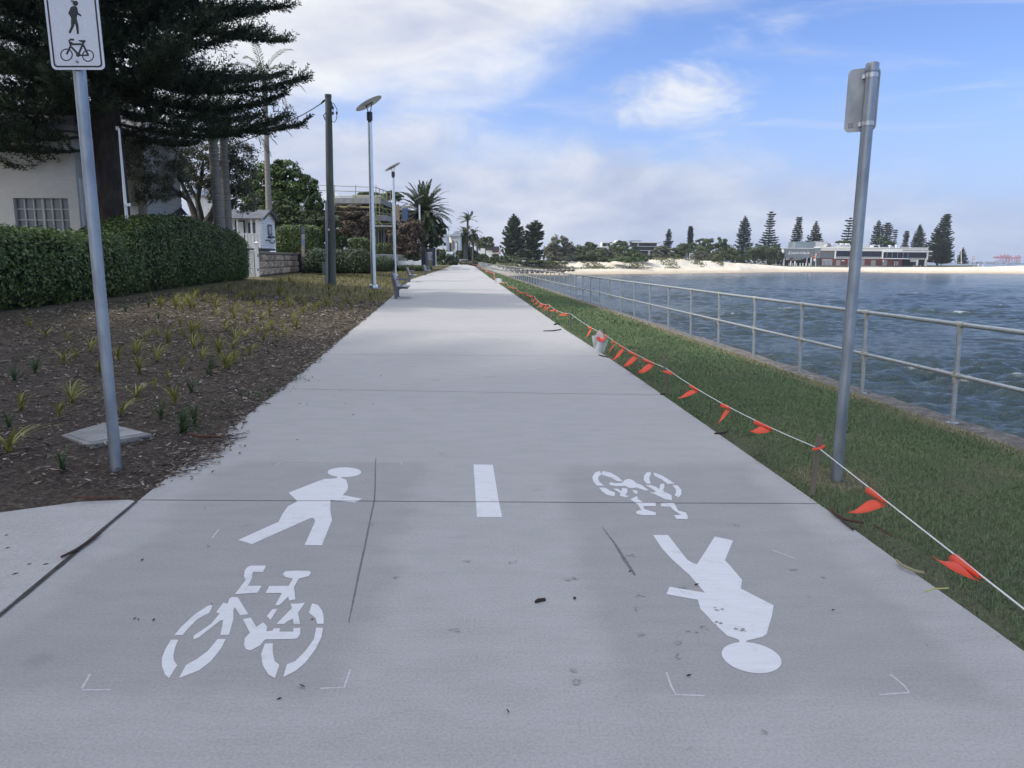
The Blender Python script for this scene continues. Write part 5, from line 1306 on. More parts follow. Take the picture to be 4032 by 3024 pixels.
# green cabinet
cd = 47.0; MB_ = MB(); MB_.pbox(1268, 1036, 1286, 1078, cd, .5); MB_.pbox(1267, 1033, 1287, 1036, cd-.03, .56)
tag(MB_.build('utility_cabinet', mat('green cabinet', (.10, .14, .11), (.08, .11, .09), .6), loc=P(1277, 1076, cd), bevel=.01), 'green steel utility cabinet in the shrubs beside the timber pole', 'cabinet')
# ------------------------------------------------------------------ cubby house
hd_ = 45.0; CH = thing('cubby_house', 'small white weatherboard cubby house with iron roof on stilts', 'cubby house', P(1060, 985, hd_))
xl, xr = X(866, 900, hd_), X(1029, 900, hd_); dep = 2.5; zb_, zt_ = Z(1029, 977, hd_), Z(1029, 856, hd_); zr_ = Z(1073, 829, hd_+dep/2)
xv = xr  # gable wall plane
mb = MB(); nbd = 14
gz = [(zb_+(zr_-zb_)*i/nbd) for i in range(nbd+1)]
for i in range(nbd):
    z0, z1 = gz[i], gz[i+1]-.012
    def yy_(z): 
        if z <= zt_: return 0.0
        return dep/2*min((z-zt_)/(zr_-zt_), .98)
    y0a, y1a = hd_+yy_(z0), hd_+dep-yy_(z0); y0b, y1b = hd_+yy_(z1), hd_+dep-yy_(z1)
    mb.add([(xv+.03, y0a, z0), (xv+.03, y1a, z0), (xv+.012, y1b, z1), (xv+.012, y0b, z1), (xv-.05, y0a, z0), (xv-.05, y1a, z0), (xv-.05, y1b, z1), (xv-.05, y0b, z1)], [(0,1,2,3),(7,6,5,4),(0,4,5,1),(3,2,6,7),(0,3,7,4),(1,5,6,2)])
mb.build('gable_wall', WHITES, CH)
mb = MB(); mb.box(xl, xr-.06, hd_+.75, hd_+dep, zb_, zt_); mb.box(xr-.35, xr-.06, hd_, hd_+.75, zb_, zt_); mb.box(xl, xr-.06, hd_, hd_+dep, zb_-.02, zb_+.06); mb.build('wall', WHITES, CH)
for px in (868, 935, 990): MB().box(X(px, 900, hd_)-.045, X(px, 900, hd_)+.045, hd_, hd_+.09, zb_+.06, zt_).build('veranda_post', WHITE, CH)
for (a, b, c_, d_, nm) in ((927, 965, 868, 975, 'door'), (977, 1015, 878, 920, 'window')):
    w_ = MB().pbox(a, c_, b, d_, hd_+.70, .06).build(nm, BLACKP, CH); MB().pbox(a+6, c_+5, b-5, d_-3, hd_+.685, .02).build('pane' if nm == 'window' else 'panel', GLASSG if nm == 'window' else WHITES, w_)
mb = MB()
for i in range(12): mb.box(xr-2.4+.2*i, xr-2.4+.2*i+.13, hd_-.02, hd_+.02, zb_, zb_+.82)
mb.box(xr-2.4, xr-.02, hd_-.03, hd_+.03, zb_+.82, zb_+.88); mb.build('balustrade', WHITE, CH)
yw = hd_+dep*.42
mb = MB(); mb.box(xv+.032, xv+.06, yw, yw+.78, Z(1060, 925, yw), Z(1060, 884, yw)); wn_ = mb.build('window', BLACKP, CH)
MB().box(xv+.061, xv+.066, yw+.07, yw+.66, Z(1060, 923, yw)+.04, Z(1060, 886, yw)-.04).build('pane', GLASSG, wn_)
MB().box(xv+.067, xv+.072, yw+.35, yw+.38, Z(1060, 923, yw)+.04, Z(1060, 886, yw)-.04).build('glazing_bar', WHITE, wn_)
MB().box(xv+.032, xv+.2, yw-.02, yw+.86, Z(1060, 936, yw), Z(1060, 929, yw)).build('window_box', BLACKP, CH)
zp_ = Z(1060, 952, yw); MB().tube([(xv+.07, hd_+.6, zp_+.1), (xv+.07, hd_+1.25, zp_+.06), (xv+.07, hd_+1.5, zp_-.04), (xv+.07, hd_+2.1, zp_-.05), (xv+.07, hd_+2.2, zp_+.12)], .028, 6).build('periscope', plain('grey pipe', (.10, .12, .14)), CH, smooth=True)
IRON = mat('corrugated iron', (.22, .225, .24), (.16, .165, .175), .5, .4, 2)
def corr(a0, a1, b0_, b1_, n_, amp, name, par, m_=None, solid=.012):
    rows = []
    a0, a1, b0_, b1_ = map(Vector, (a0, a1, b0_, b1_)); up_ = (a1-a0).cross(b0_-a0).normalized()
    if up_.z < 0: up_ = -up_
    for i in range(n_*4+1):
        t = i/(n_*4); o = up_*amp*math.sin(i*math.pi/2)
        rows.append([a0.lerp(a1, t)+o, b0_.lerp(b1_, t)+o])
    o = MB().grid(rows).build(name, m_ or IRON, par); o.modifiers.new('thick', 'SOLIDIFY').thickness = solid; return o
corr((xl-.15, hd_-.2, zt_-.06), (xv+.22, hd_-.2, zt_-.06), (xl-.15, hd_+dep/2, zr_+.04), (xv+.22, hd_+dep/2, zr_+.04), 34, .012, 'roof', CH)
corr((xl-.15, hd_+dep+.2, zt_-.06), (xv+.22, hd_+dep+.2, zt_-.06), (xl-.15, hd_+dep/2, zr_+.04), (xv+.22, hd_+dep/2, zr_+.04), 34, .012, 'roof', CH)
mb = MB(); mb.bar((xv+.24, hd_-.2, zt_-.10), (xv+.24, hd_+dep/2, zr_), .04, .15); mb.bar((xv+.24, hd_+dep+.2, zt_-.10), (xv+.24, hd_+dep/2, zr_), .04, .15); mb.build('barge_board', BLACKP, CH)
MB().box(xl, xv, hd_-.1, hd_+dep, zb_-.14, zb_-.025).build('floor_beam', BLACKP, CH)
mb = MB(); mb.box(xl+.2, xv-.3, hd_+.3, hd_+dep-.2, zb_-2.2, zb_-.145); mb.build('base', WHITES, CH)
# ------------------------------------------------------------------ houses behind the hedge
def brick_mat(name, base, bw=.30, bh=.10, mortar=.82, off=.5, msz=.006, bmp=.35):
    m, nt, b, n, l = newmat(name); tc = n.new('ShaderNodeTexCoord'); mp = n.new('ShaderNodeMapping'); mp.inputs['Rotation'].default_value = (rad(90), 0, 0)
    l.new(tc.outputs['Object'], mp.inputs[0]); t = n.new('ShaderNodeTexBrick'); l.new(mp.outputs[0], t.inputs[0])
    t.offset = off; t.inputs['Scale'].default_value = 1; t.inputs['Brick Width'].default_value = bw; t.inputs['Row Height'].default_value = bh; t.inputs['Mortar Size'].default_value = msz; t.inputs['Mortar Smooth'].default_value = .4
    t.inputs['Color1'].default_value = c4(base); t.inputs['Color2'].default_value = c4(tuple(x*.93 for x in base)); t.inputs['Mortar'].default_value = c4(tuple(x*mortar for x in base))
    f = noise(n, l, 1.2, 4); l.new(mixc(n, l, .3, t.outputs[0], ramp(n, l, f, [(.35, tuple(x*.75 for x in base)), (.65, base)])), b.inputs['Base Color'])
    b.inputs['Roughness'].default_value = .8
    k = n.new('ShaderNodeBump'); k.inputs['Strength'].default_value = bmp; k.inputs['Distance'].default_value = .01; k.invert = True; l.new(t.outputs['Fac'], k.inputs['Height']); l.new(k.outputs[0], b.inputs['Normal']); return m
WBRICK = brick_mat('painted white brick', (.62, .60, .56), .32, .115)
def weatherboards(mb, a, b, z0, z1, bh=.19, lip=.03):
    """lapped boards on the wall from a to b (seen side to the right of a->b is negative normal)"""
    a, b = Vector(a), Vector(b); d = b-a; d.z = 0; d.normalize(); nn_ = Vector((d.y, -d.x, 0)); k = int((z1-z0)/bh)+1
    for i in range(k):
        za, zb2 = z0+i*bh, min(z0+(i+1)*bh, z1)
        if zb2-za < .01: continue
        q = [Vector((p.x, p.y, z))+nn_*o for p, z, o in ((a, za, lip), (b, za, lip), (b, zb2, .004), (a, zb2, .004))]; r_ = [Vector((p.x, p.y, z))-nn_*.08 for p, z in ((a, za), (b, za), (b, zb2), (a, zb2))]
        mb.add(q+r_, [(0,1,2,3),(7,6,5,4),(0,4,5,1),(3,2,6,7),(0,3,7,4),(1,5,6,2)])
BH = thing('brick_house', 'white painted brick house with a wide paned window behind the pine', 'house', P(100, 960, 26))
hx0, hx1 = X(-500, 700, 26), X(309, 800, 26)
wx0, wx1, wz0, wz1 = X(46, 740, 26), X(263, 740, 26), Z(150, 950, 26), Z(150, 780, 26)
mb = MB(); zt2 = Z(150, 520, 26)
mb.box(hx0, wx0, 26, 27.6, -.2, zt2); mb.box(wx1, hx1, 26, 27.6, -.2, zt2); mb.box(wx0, wx1, 26, 27.6, -.2, wz0); mb.box(wx0, wx1, 26, 27.6, wz1, zt2)
mb.build('wall', WBRICK, BH)
wn_ = MB().box(wx0, wx1, 26.16, 26.2, wz0, wz1).build('window', mat('closed blind behind glass', (.16, .175, .20), (.135, .148, .17), .25, 0, 1), BH)
mb = MB()
for i in range(7): xx = wx0+(wx1-wx0)*i/6; mb.box(xx-.022-(.02 if i == 3 else 0), xx+.022+(.02 if i == 3 else 0), 26.10, 26.157, wz0, wz1)
for i in range(5): zz = wz0+(wz1-wz0)*i/4; mb.box(wx0, wx1, 26.115, 26.155, zz-.02, zz+.02)
mb.build('glazing_bars', mat('off white joinery', (.46, .46, .45), None, .6), wn_)
# side window, tall with white frame, looking towards the sea
sx_ = hx1+.003; mb = MB()
sw_ = MB().box(sx_, sx_+.05, 26.12, 27.5, -.1, Z(330, 700, 26)).build('window', WHITE, BH)
for i in range(2):
    for j in range(7):
        MB_ = MB().box(sx_+.052, sx_+.058, 26.3+.58*i, 26.3+.58*i+.5, .2+.58*j, .2+.58*j+.5)
        if .2+.58*j+.5 < Z(330, 705, 26): MB_.build('pane', GLASSD, sw_)
mb = MB(); mb.box(hx0-.3, hx1+.35, 25.55, 28, zt2, zt2+.18); mb.add([(hx0-.3, 25.5, zt2+.18), (hx1+.4, 25.5, zt2+.18), (hx1+.4, 28.2, zt2+.18), (hx0-.3, 28.2, zt2+.18), (hx0-.3, 28.2, zt2+1.2), (hx1-1.2, 28.2, zt2+1.2)], [(0,1,5,4),(1,2,5),(0,4,3),(2,3,4,5),(0,3,2,1)]); mb.build('roof', mat('grey roof tiles', (.20, .20, .21), (.13, .13, .14), .8, 0, 4), BH)
WBM = mat('putty weatherboard', (.42, .405, .375), (.36, .35, .325), .7, 0, 2)
WH = thing('weatherboard_house', 'putty coloured weatherboard house with downpipe and iron lean-to, behind the pine trunk', 'house', P(560, 930, 31))
mb = MB(); wz_ = Z(560, 545, 31); xa_, xb_ = X(330, 800, 31), X(579, 800, 31)
weatherboards(mb, (xa_, 31, 0), (xb_, 31, 0), 0, wz_); weatherboards(mb, (xb_, 31, 0), (xb_+.0, 34.2, 0), 0, wz_)
mb.build('wall', WBM, WH)
bx2 = X(712, 800, 36.5); mb = MB(); weatherboards(mb, (xb_-.5, 34.28, 0), (X(706, 800, 34.28), 34.28, 0), 0, Z(680, 748, 34.28)); mb.build('rear_wall', mat('shaded putty boards', (.40, .385, .36), None, .7, 0, 2), WH)
MB().box(xa_-.2, xb_+.4, 30.5, 34.2, wz_, wz_+.2).build('eaves', WHITE, WH)
mb = MB(); mb.add([(xa_-.2, 30.4, wz_+.2), (xb_+.45, 30.4, wz_+.2), (xb_+.45, 34.3, wz_+.2), (xa_-.2, 34.3, wz_+.2), (xa_-.2, 32.3, wz_+1.5), (xb_-.9, 32.3, wz_+1.5)], [(0,1,5,4),(1,2,5),(2,3,4,5),(3,0,4),(0,3,2,1)]); mb.build('roof', IRON, WH)
MB().tube([(xb_+.02, 30.9, -.1), (xb_+.02, 30.9, Z(575, 780, 31)), (xb_+.02, 30.9, wz_)], .07, 10).build('downpipe', WBM, WH, smooth=True)
dd_ = 33.0; corr(P(623, 849, dd_), P(741, 847, dd_), P(638, 818, dd_+1.2), P(713, 814, dd_+1.2), 17, .03, 'lean_to_roof', WH)
MB().pbox(628, 850, 738, 930, dd_+.2, 1.0).build('lean_to', mat('dark lean-to wall', (.20, .195, .185), None, .8), WH)
mb = MB(); mb.pbox(610, 868, 640, 873, 31.8, .3); mb.build('awning', WHITE, WH)
MB().pbox(508, 812, 545, 850, 30.93, .03).build('meter_board', WHITES, WH)
PW = thing('pale_shed', 'pale blue white shed seen through the grey leaved tree', 'shed', P(790, 900, 50)); mb = MB()
for i in range(14): mb.pbox(745+7*i, 770, 745+7*i+6.2, 900, 50, .1)
mb.build('cladding', WHITES, PW); corr(P(738, 772, 49.8), P(850, 768, 49.8), P(755, 748, 51.5), P(835, 745, 51.5), 16, .03, 'roof', PW, mat('blue grey iron', (.20, .26, .34), None, .5, .3))
fp_ = 23.6; FP = thing('flagpole', 'thin white pole just right of the big pine trunk', 'pole', P(505, 905, fp_))
MB().tube([P(505, 915, fp_), P(494, 805, fp_), P(475, 590, fp_), P(468, 505, fp_)], [.05, .048, .034, .03], 10).build('pole', WHITE, FP, smooth=True)
MB().pbox(488, 800, 512, 812, fp_-.07, .05).build('bracket', WHITES, FP)
rows = [[P(466-11*i/4, 497+(j*5)+1.5*math.sin(i), fp_+.02*math.sin(i*2)) for j in range(4)] for i in range(5)]
o = MB().grid(rows).build('flag', mat('red and white flag', (.55, .05, .05), (.7, .68, .66), .8, 0, 4, 0, None, 0, 40, .01, .5, .48, .52), FP); o.modifiers.new('thick', 'SOLIDIFY').thickness = .01
# ------------------------------------------------------------------ trees behind the hedge
d = 36.0
broadleaf('banksia_tree', 'sparse grey leaved tree with forked trunk behind the hedge', 'tree', P(800, 905, d),
          [pblob(*a, (30.2 if a[0] < 640 else 32.5 if a[0] < 700 else 35.5)) for a in ((560,640,80,90),(650,600,90,80),(740,640,80,90),(850,600,90,70),(930,680,70,90),(690,720,70,70),(620,730,60,60),(880,740,70,80),(950,790,60,60),(560,740,40,70),(800,690,70,60),(960,620,60,60))],
          [(pl([(795,900),(770,850),(745,790),(715,720),(690,650)], d), .22, .05), (pl([(800,905),(790,850),(778,790),(790,720),(800,640)], d), .20, .05), (pl([(800,900),(840,840),(870,770),(890,700),(920,630)], d), .24, .05), (pl([(745,790,-.5),(690,750,-3),(640,700,-5),(590,680,-6)], d), .10, .03), (pl([(865,780),(930,740),(960,700)], d), .10, .03), (pl([(778,790),(740,720),(760,650)], d), .10, .03)],
          22000, .13, .055, LV_GREY, GREYB, nsub=30, clump=.38)
kd = 38.5
for i, (pts, r, dd2, cz, lab, topv) in enumerate((([(866,905),(850,760),(842,640),(838,560)], .235, 34.3, (835, 480), 'stout ringed palm trunk on the left of the pair behind the hedge', None),
                               ([(896,905),(892,760),(884,620),(880,540)], .205, 34.9, (878, 470), 'slimmer pale ringed palm trunk on the right of the pair', None),
                               ([(1060,870),(1054,700),(1047,520),(1043,375)], .185, 50.0, (1040, 320), 'tall single palm with a bulging crownshaft above the cubby house', None))):
    b_, t_ = P(*pts[0], dd2), P(*pts[-1], dd2)
    palm('king_palm', lab, b_, t_, r, 13, 2.9 if i == 2 else 3.2, LV_PALM2, PALMB, 1.5, (.35, -.1, 0), 18, .16, .014, 1.15, -.25, 'king palms', shaft=1.25 if i == 2 else 1.0)
d = 62.0
broadleaf('fig_tree', 'rounded bright green tree standing behind the cubby house', 'tree', P(1130, 1000, d),
          [pblob(*a, d) for a in ((1010,720,60,50),(1070,680,60,45),(1120,670,55,40),(1150,720,70,55),(1200,740,50,50),(1230,790,45,50),(1180,820,70,60),(1090,770,80,60),(1000,790,60,60),(1050,840,70,50),(1120,860,80,50),(1240,850,40,50))],
          [(pl([(1130,990),(1125,880),(1110,800),(1080,740)], d), .35, .1), (pl([(1125,880),(1170,800),(1210,760)], d), .2, .06), (pl([(1180,880),(1190,820),(1215,770)], d-3), .10, .04)], 26000, .26, .13, LV_GREEN, GREYB, nsub=34)
broadleaf('evergreen_shrub', 'dark leafy shrub mass below the rounded green tree', 'shrub', P(1150, 1010, 57),
          [pblob(*a, 57) for a in ((1060,860,70,45),(1130,900,70,60),(1200,880,60,50),(1250,900,50,60),(1300,900,40,60),(1270,960,60,50),(1330,950,40,45),(1120,820,40,30))], None, 17000, .22, .11, LV_DARK, GREYB, nsub=30)
def hbox(name, label, px0, py0, px1, py1, d, depth, n_, L_, lm, grp=None, pw=5, rough=.05, wave=.03):
    a = P(px0, py1, d+depth/2); b = P(px1, py1, d+depth/2); z0 = Z((px0+px1)/2, py1, d); h = Z((px0+px1)/2, py0, d)-z0
    return hedge(name, label, [(a.x+(b.x-a.x)*i/4, d+depth/2, z0, h, depth/2) for i in range(5)], n_, L_, L_*.52, lm, CORE, pw, rough, grp, wave)
hbox('box_hedge', 'large square clipped hedge behind the stone wall and the information sign', 1098, 888, 1272, 1010, 57.5-3, 2.4, 15000, .15, LV_HEDGE, 'clipped garden hedges')
hbox('box_hedge', 'small boxy clipped bush behind the first lamp post', 1376, 938, 1458, 1006, 60, 1.6, 6000, .14, LV_HEDGE, 'clipped garden hedges', 6)
hbox('low_hedge', 'low light green clipped strip on top of the rendered wall', 1275, 982, 1440, 1004, 61, 1.5, 5000, .13, LV_GREEN, 'clipped garden hedges', 3)
hbox('loose_shrubs', 'long loose dark shrub bank in front of the rendered wall', 1214, 990, 1466, 1078, 51.5, 1.8, 26000, .17, LV_HEDGE2, None, 2.6, .11, .12)
hbox('loose_shrubs', 'rounded dark bush right of the first lamp post', 1478, 1018, 1548, 1070, 58, 2.0, 8000, .15, LV_HEDGE2, None, 2.3, .09, .08)
for i, (bl_, d, lab, trk) in enumerate(((((1330,850,50,40),(1390,840,50,35),(1430,880,45,50),(1370,890,60,45),(1320,900,40,40),(1400,930,50,45),(1340,940,30,40)), 68, 'copper leaved tree in front of the scaffolding, left of the first lamp', (1390, 1010, 1385, 900)),
                              (((1590,900,40,30),(1630,890,35,30),(1560,930,35,35),(1610,940,45,40),(1650,940,25,45),(1600,985,50,28),(1645,985,20,25)), 82, 'copper leaved tree between second and third lamp posts', (1612, 1035, 1608, 950)))):
    broadleaf('copper_tree', lab, 'tree', P(trk[0], trk[1], d), [pblob(*a, d) for a in bl_], [(pl([(trk[0], trk[1]), (trk[2], trk[3]), (trk[2]-20, trk[3]-40)], d), .16, .05), (pl([(trk[0], trk[1]-30), (trk[2]+25, trk[3]-20)], d), .1, .04)], 9000, .28, .13, LV_COPPER, BARK, 'copper leaved trees', nsub=30)
# ------------------------------------------------------------------ building under scaffold, further up the left side
d = 92.0
SB = thing('unfinished_house', 'concrete house under construction behind yellow green scaffolding', 'house', P(1430, 1010, d))
mb = MB(); mb.pbox(1285, 778, 1500, 800, d, 12); mb.pbox(1270, 845, 1520, 868, d-1.5, 13); mb.pbox(1440, 886+0, 1600, 893, d-3.5, 5)
mb.build('slab', mat('raw concrete', (.34, .34, .34), (.24, .24, .24), .9, 0, 1.5), SB)
mb = MB(); mb.pbox(1290, 801, 1500, 844, d+3, 8); mb.pbox(1400, 868, 1600, 1010, d+4, 8); mb.build('shadowed_interior', plain('dark openings', (.035, .035, .038), .9), SB)
PRM = mat('steel props', (.22, .22, .23), None, .6, .3)
for px in range(1430, 1600, 14): MB().pbox(px, 868, px+2.6, 1000, d+2, .15).build('prop', PRM, SB)
for px in range(1490, 1610, 20): MB().pbox(px, 893, px+2.4, 985, d-2, .12).build('prop', PRM, SB)
a, b, c_, e_ = P(1255, 784, d+6), P(1345, 784, d+6), P(1300, 738, d+9), P(1300, 738, d+9)
mb = MB(); mb.add([P(1255, 786, d+4), P(1350, 786, d+4), P(1350, 786, d+10), P(1255, 786, d+10), P(1302, 741, d+7)], [(0,1,4),(1,2,4),(2,3,4),(3,0,4)]); mb.build('roof', mat('pale skillion roof', (.45, .47, .48), None, .5), SB)
mb = MB(); mb.pbox(1388, 768, 1500, 780, d+5, 4); mb.build('parapet', RENDER, SB)
MB().pbox(1585, 820, 1605, 880, d-2.2, .1).build('blue_mesh', mat('blue debris mesh', (.06, .11, .22), None, .8), SB)
MB().pbox(1545, 805, 1572, 870, d-2.2, .1).build('plywood', mat('plywood sheet', (.28, .21, .13), None, .8), SB)
SCF = mat('painted scaffold tube', (.36, .38, .12), (.27, .28, .10), .6, .2, 2); SCG = mat('grey scaffold tube', (.28, .28, .28), None, .5, .5)
SC = thing('scaffolding', 'yellow green tube scaffolding wrapped round the unfinished house', 'scaffolding', P(1420, 1000, d-3))
sd_ = d-3.0
for px in (1232, 1317, 1400, 1480): MB().tube([P(px, 1000 if px > 1400 else 870, sd_), P(px, 728, sd_)], .045, 6).build('standard', SCF, SC)
for px, dd2 in ((1494, sd_+2), (1508, sd_+5), (1523, sd_+8), (1538, sd_+11), (1552, sd_+14)): MB().tube([P(px, 900, dd2), P(px, 742+ (px-1494)*.3, dd2)], .05, 6).build('standard', SCF, SC)
mb = MB()
for y0_2, y1_2 in ((728, 738), (748, 757)): mb.tube([P(1225, y0_2, sd_), P(1480, y1_2, sd_)], .04, 6); mb.tube([P(1480, y1_2, sd_), P(1560, y1_2+30, sd_+15)], .05, 6)
mb.build('top_rails', SCG, SC)
mb = MB()
for y in (772, 812, 832, 846, 872): mb.tube([P(1285, y, sd_), P(1482, y+3, sd_)], .045, 6); mb.tube([P(1482, y+3, sd_), P(1572, y+20, sd_+15)], .055, 6)
for y in (880, 905): mb.tube([P(1430, y, sd_), P(1570, y, sd_+4)], .05, 6)
mb.tube([P(1488, 868, sd_), P(1526, 905, sd_)], .05, 6); mb.tube([P(1490, 800, sd_), P(1560, 870, sd_+10)], .05, 6); mb.tube([P(1500, 780, sd_+3), P(1590, 860, sd_+12)], .05, 6); mb.build('ledgers', SCF, SC)
mb = MB(); mb.pbox(1287, 814, 1478, 818, sd_-.3, 1.2); mb.pbox(1287, 838, 1478, 842, sd_-.3, 1.2); mb.build('planks', mat('scaffold planks', (.30, .22, .12), None, .8), SC)
# cream neighbour behind the second lamp
d = 118.0; CN = thing('cream_house', 'cream rendered house with moulded cornice behind the second lamp post', 'house', P(1570, 1000, d))
mb = MB(); mb.pbox(1500, 822, 1600, 1010, d, 12); mb.build('wall', RENDER, CN); mb = MB(); mb.pbox(1494, 818, 1604, 827, d-.6, 13); mb.pbox(1497, 838, 1602, 842, d-.3, 12.5); mb.build('cornice', mat('pale moulding', (.52, .50, .45), None, .8), CN)
for px in (1510, 1548, 1566): MB().pbox(px, 852, px+12, 890, d-.05, .04).build('window', GLASSD, CN)
d = 104.0
for i, bl_ in enumerate((((1442,766,32,10),(1470,770,30,10)), ((1545,768,32,14),(1565,775,24,14),(1520,775,24,12)))):
    broadleaf('topiary_tree', ('flat topped clipped tree above the scaffolding' if i == 0 else 'flat umbrella clipped tree left of the date palm'), 'tree', P(bl_[0][0], 900, d+10), [pblob(*a, d+10, 2.2) for a in bl_], [(pl([(bl_[0][0]+8, 900), (bl_[0][0]+10, 780)], d+10), .2, .15)], 3500, .3, .18, LV_DARK, BARK, 'clipped trees above the scaffolding', nsub=24)
# dark hedge fence, white wall, black fence
d = 86.0
hbox('tall_hedge', 'tall dark green hedge below the unfinished house', 1478, 960, 1655, 1050, d, 1.6, 9000, .2, LV_DARK, 'clipped garden hedges', 6, .06)
WW = thing('white_wall', 'low white rendered wall with a dark gap behind the second lamp post', 'wall', P(1600, 1056, 80)); mb = MB(); mb.pbox(1546, 1027, 1613, 1060, 80, .3); mb.pbox(1617, 1028, 1655, 1058, 80, .3); mb.build('wall', WHITE, WW)
mb = MB()
for px in (1548, 1611, 1619, 1653): mb.pbox(px-4, 1024, px+4, 1060, 79.85, .5)
mb.build('pier', WHITE, WW)
MB().pbox(1562, 1017, 1602, 1026, 80.1, .05).build('glass_panel', mat('tinted glass panel', (.25, .27, .23), None, .2), WW)
hbox('low_hedge', 'low dark hedge strip in front of the white wall', 1555, 1047, 1700, 1068, 76, 1.0, 5000, .14, LV_DARK, 'clipped garden hedges', 3, .06)
BF = thing('slat_fence', 'black slatted timber fence with a grey gate panel, right of the white wall', 'fence', P(1690, 1050, 90))
MB().pbox(1660, 972, 1676, 1054, 88, .2).build('corner_panel', BLACKP, BF); MB().pbox(1702, 976, 1714, 1046, 94, .2).build('end_panel', mat('navy boards', (.02, .03, .05), None, .6), BF)
mb = MB()
for i in range(14): mb.pbox(1676, 994+4.0*i, 1703, 997.4+4.0*i, 90, .08)
mb.build('gate_panel', mat('grey slats', (.13, .125, .15), None, .7), BF); MB().pbox(1676, 978, 1703, 993, 90, .12).build('head_panel', BLACKP, BF)
GLP = thing('garden_light', 'small globe garden light on a thin post in front of the dark hedge', 'lamp', P(1586, 1018, 84)); MB().tube([P(1586, 1020, 84), P(1586, 976, 84)], .05, 8).build('post', plain('grey post', (.2, .2, .21)), GLP); MB().tube([P(1581, 981, 84), P(1581, 976, 84), P(1581, 971, 84)], [.06, .2, .06], 10).build('globe', WHITE, GLP, smooth=True)
# date palm
d = 104.0; base = P(1672, 1045, d); top = P(1666, 838, d)
palm('date_palm', 'big date palm with a full round crown behind the third lamp post', base, top, .48, 120, 4.7, LV_PALM, mat('date palm bark', (.12, .095, .07), (.06, .045, .035), .95, 0, 4, 5, None, .9, 6, .06), 1.0, (0, 0, 0), 18, .13, .042, 1.45, -1.05, boot=2.4, skirt=(40, 1.2, LV_DEAD))
broadleaf('vine_clump', 'leafy growth hanging on the date palm trunk', 'shrub', P(1690, 1000, d-.4), [pblob(*a, d-.4) for a in ((1690,870,18,40),(1700,910,26,30),(1720,940,25,30),(1690,960,20,20),(1740,900,20,22))], None, 3500, .4, .2, LV_DARK, GREYB)
# white balcony building and neighbours
def bld(name, label, cat, d, parts, loc):
    t = thing(name, label, cat, P(*loc, d))
    for nm, m_, boxes in parts:
        one = nm in ('railing', 'cladding', 'white_frame'); mb = MB()
        for (x0, y0_3, x1, y1_3, *r) in boxes:
            mb.pbox(x0, y0_3, x1, y1_3, d+(r[0] if r else 0), r[1] if len(r) > 1 else 6)
            if not one: mb.build(nm, m_, t); mb = MB()
        if one: mb.build(nm, m_, t)
    return t
bld('balcony_building', 'white apartment building with rounded balconies behind the fourth lamp post', 'building', 172,
    [('wall', WHITE, [(1698, 930, 1758, 985), (1690, 905, 1740, 912)]), ('balcony', WHITES, [(1706, 917, 1757, 929, -1.5, 3), (1696, 968, 1758, 984, -1.5, 3)]), ('window', GLASSD, [(1716, 936, 1730, 950, -.06, .1), (1734, 936, 1746, 950, -.06, .1), (1718, 955, 1756, 967, -.06, .1)]),
     ('railing', mat('dark balcony rail', (.10, .10, .11), None, .6), [(1737+4*i, 908, 1739+4*i, 920, -1.6, .1) for i in range(6)]+[(1735, 906, 1758, 908, -1.6, .1)]), ('penthouse', WHITE, [(1716, 904, 1733, 918, .5, 4)])], (1725, 1000))
bld('gabled_house', 'white house with a pale skillion roof behind the sixth lamp post', 'house', 196,
    [('wall', WHITE, [(1758, 930, 1812, 985), (1785, 955, 1800, 985, -1, 3)]), ('window', mat('blue tinted window', (.05, .06, .30), None, .2), [(1787, 951, 1790, 980, -1.06, .1)]), ('opening', GLASSD, [(1792, 952, 1803, 985, -.06, .1)]), ('cladding', mat('grey white cladding', (.55, .57, .60), None, .6), [(1762, 938, 1808, 941, -.1, .2), (1762, 946, 1806, 949, -.1, .2)])], (1785, 1000))
mb = MB(); d = 196; mb.add([P(1752, 931, d-1), P(1815, 929, d-1), P(1815, 929, d+8), P(1752, 931, d+8), P(1800, 914, d-1), P(1812, 914, d-1), P(1812, 914, d+8), P(1800, 914, d+8)], [(0,1,5,4),(4,5,6,7),(0,4,7,3),(1,2,6,5),(3,7,6,2)])
tag(mb.build('house_roof', mat('pale metal roof', (.45, .48, .52), None, .5, .2), loc=P(1780, 931, d)), 'pale sloping metal roof of the white house near the tall palms', 'roof')
bld('tan_building', 'tan walled building with dark doorway between white buildings', 'building', 185, [('wall', mat('tan render', (.40, .35, .22), None, .8), [(1750, 945, 1780, 990)]), ('doorway', BLACKP, [(1760, 958, 1776, 990, -.06, .1)])], (1765, 990))
d = 180; PS = thing('parasol_roof', 'cream pyramid parasol roof behind the sixth lamp post', 'parasol', P(1768, 955, d)); mb = MB(); mb.add([P(1757, 955, d-1.5), P(1780, 954, d-1.5), P(1780, 954, d+1.5), P(1757, 955, d+1.5), P(1766, 931, d), P(1771, 931, d)], [(0,1,5,4),(1,2,5),(2,3,4,5),(3,0,4)]); mb.build('canopy', mat('cream canvas', (.75, .70, .55), None, .8), PS); MB().tube([P(1768, 975, d), P(1768, 940, d)], .05, 6).build('pole', WHITE, PS)
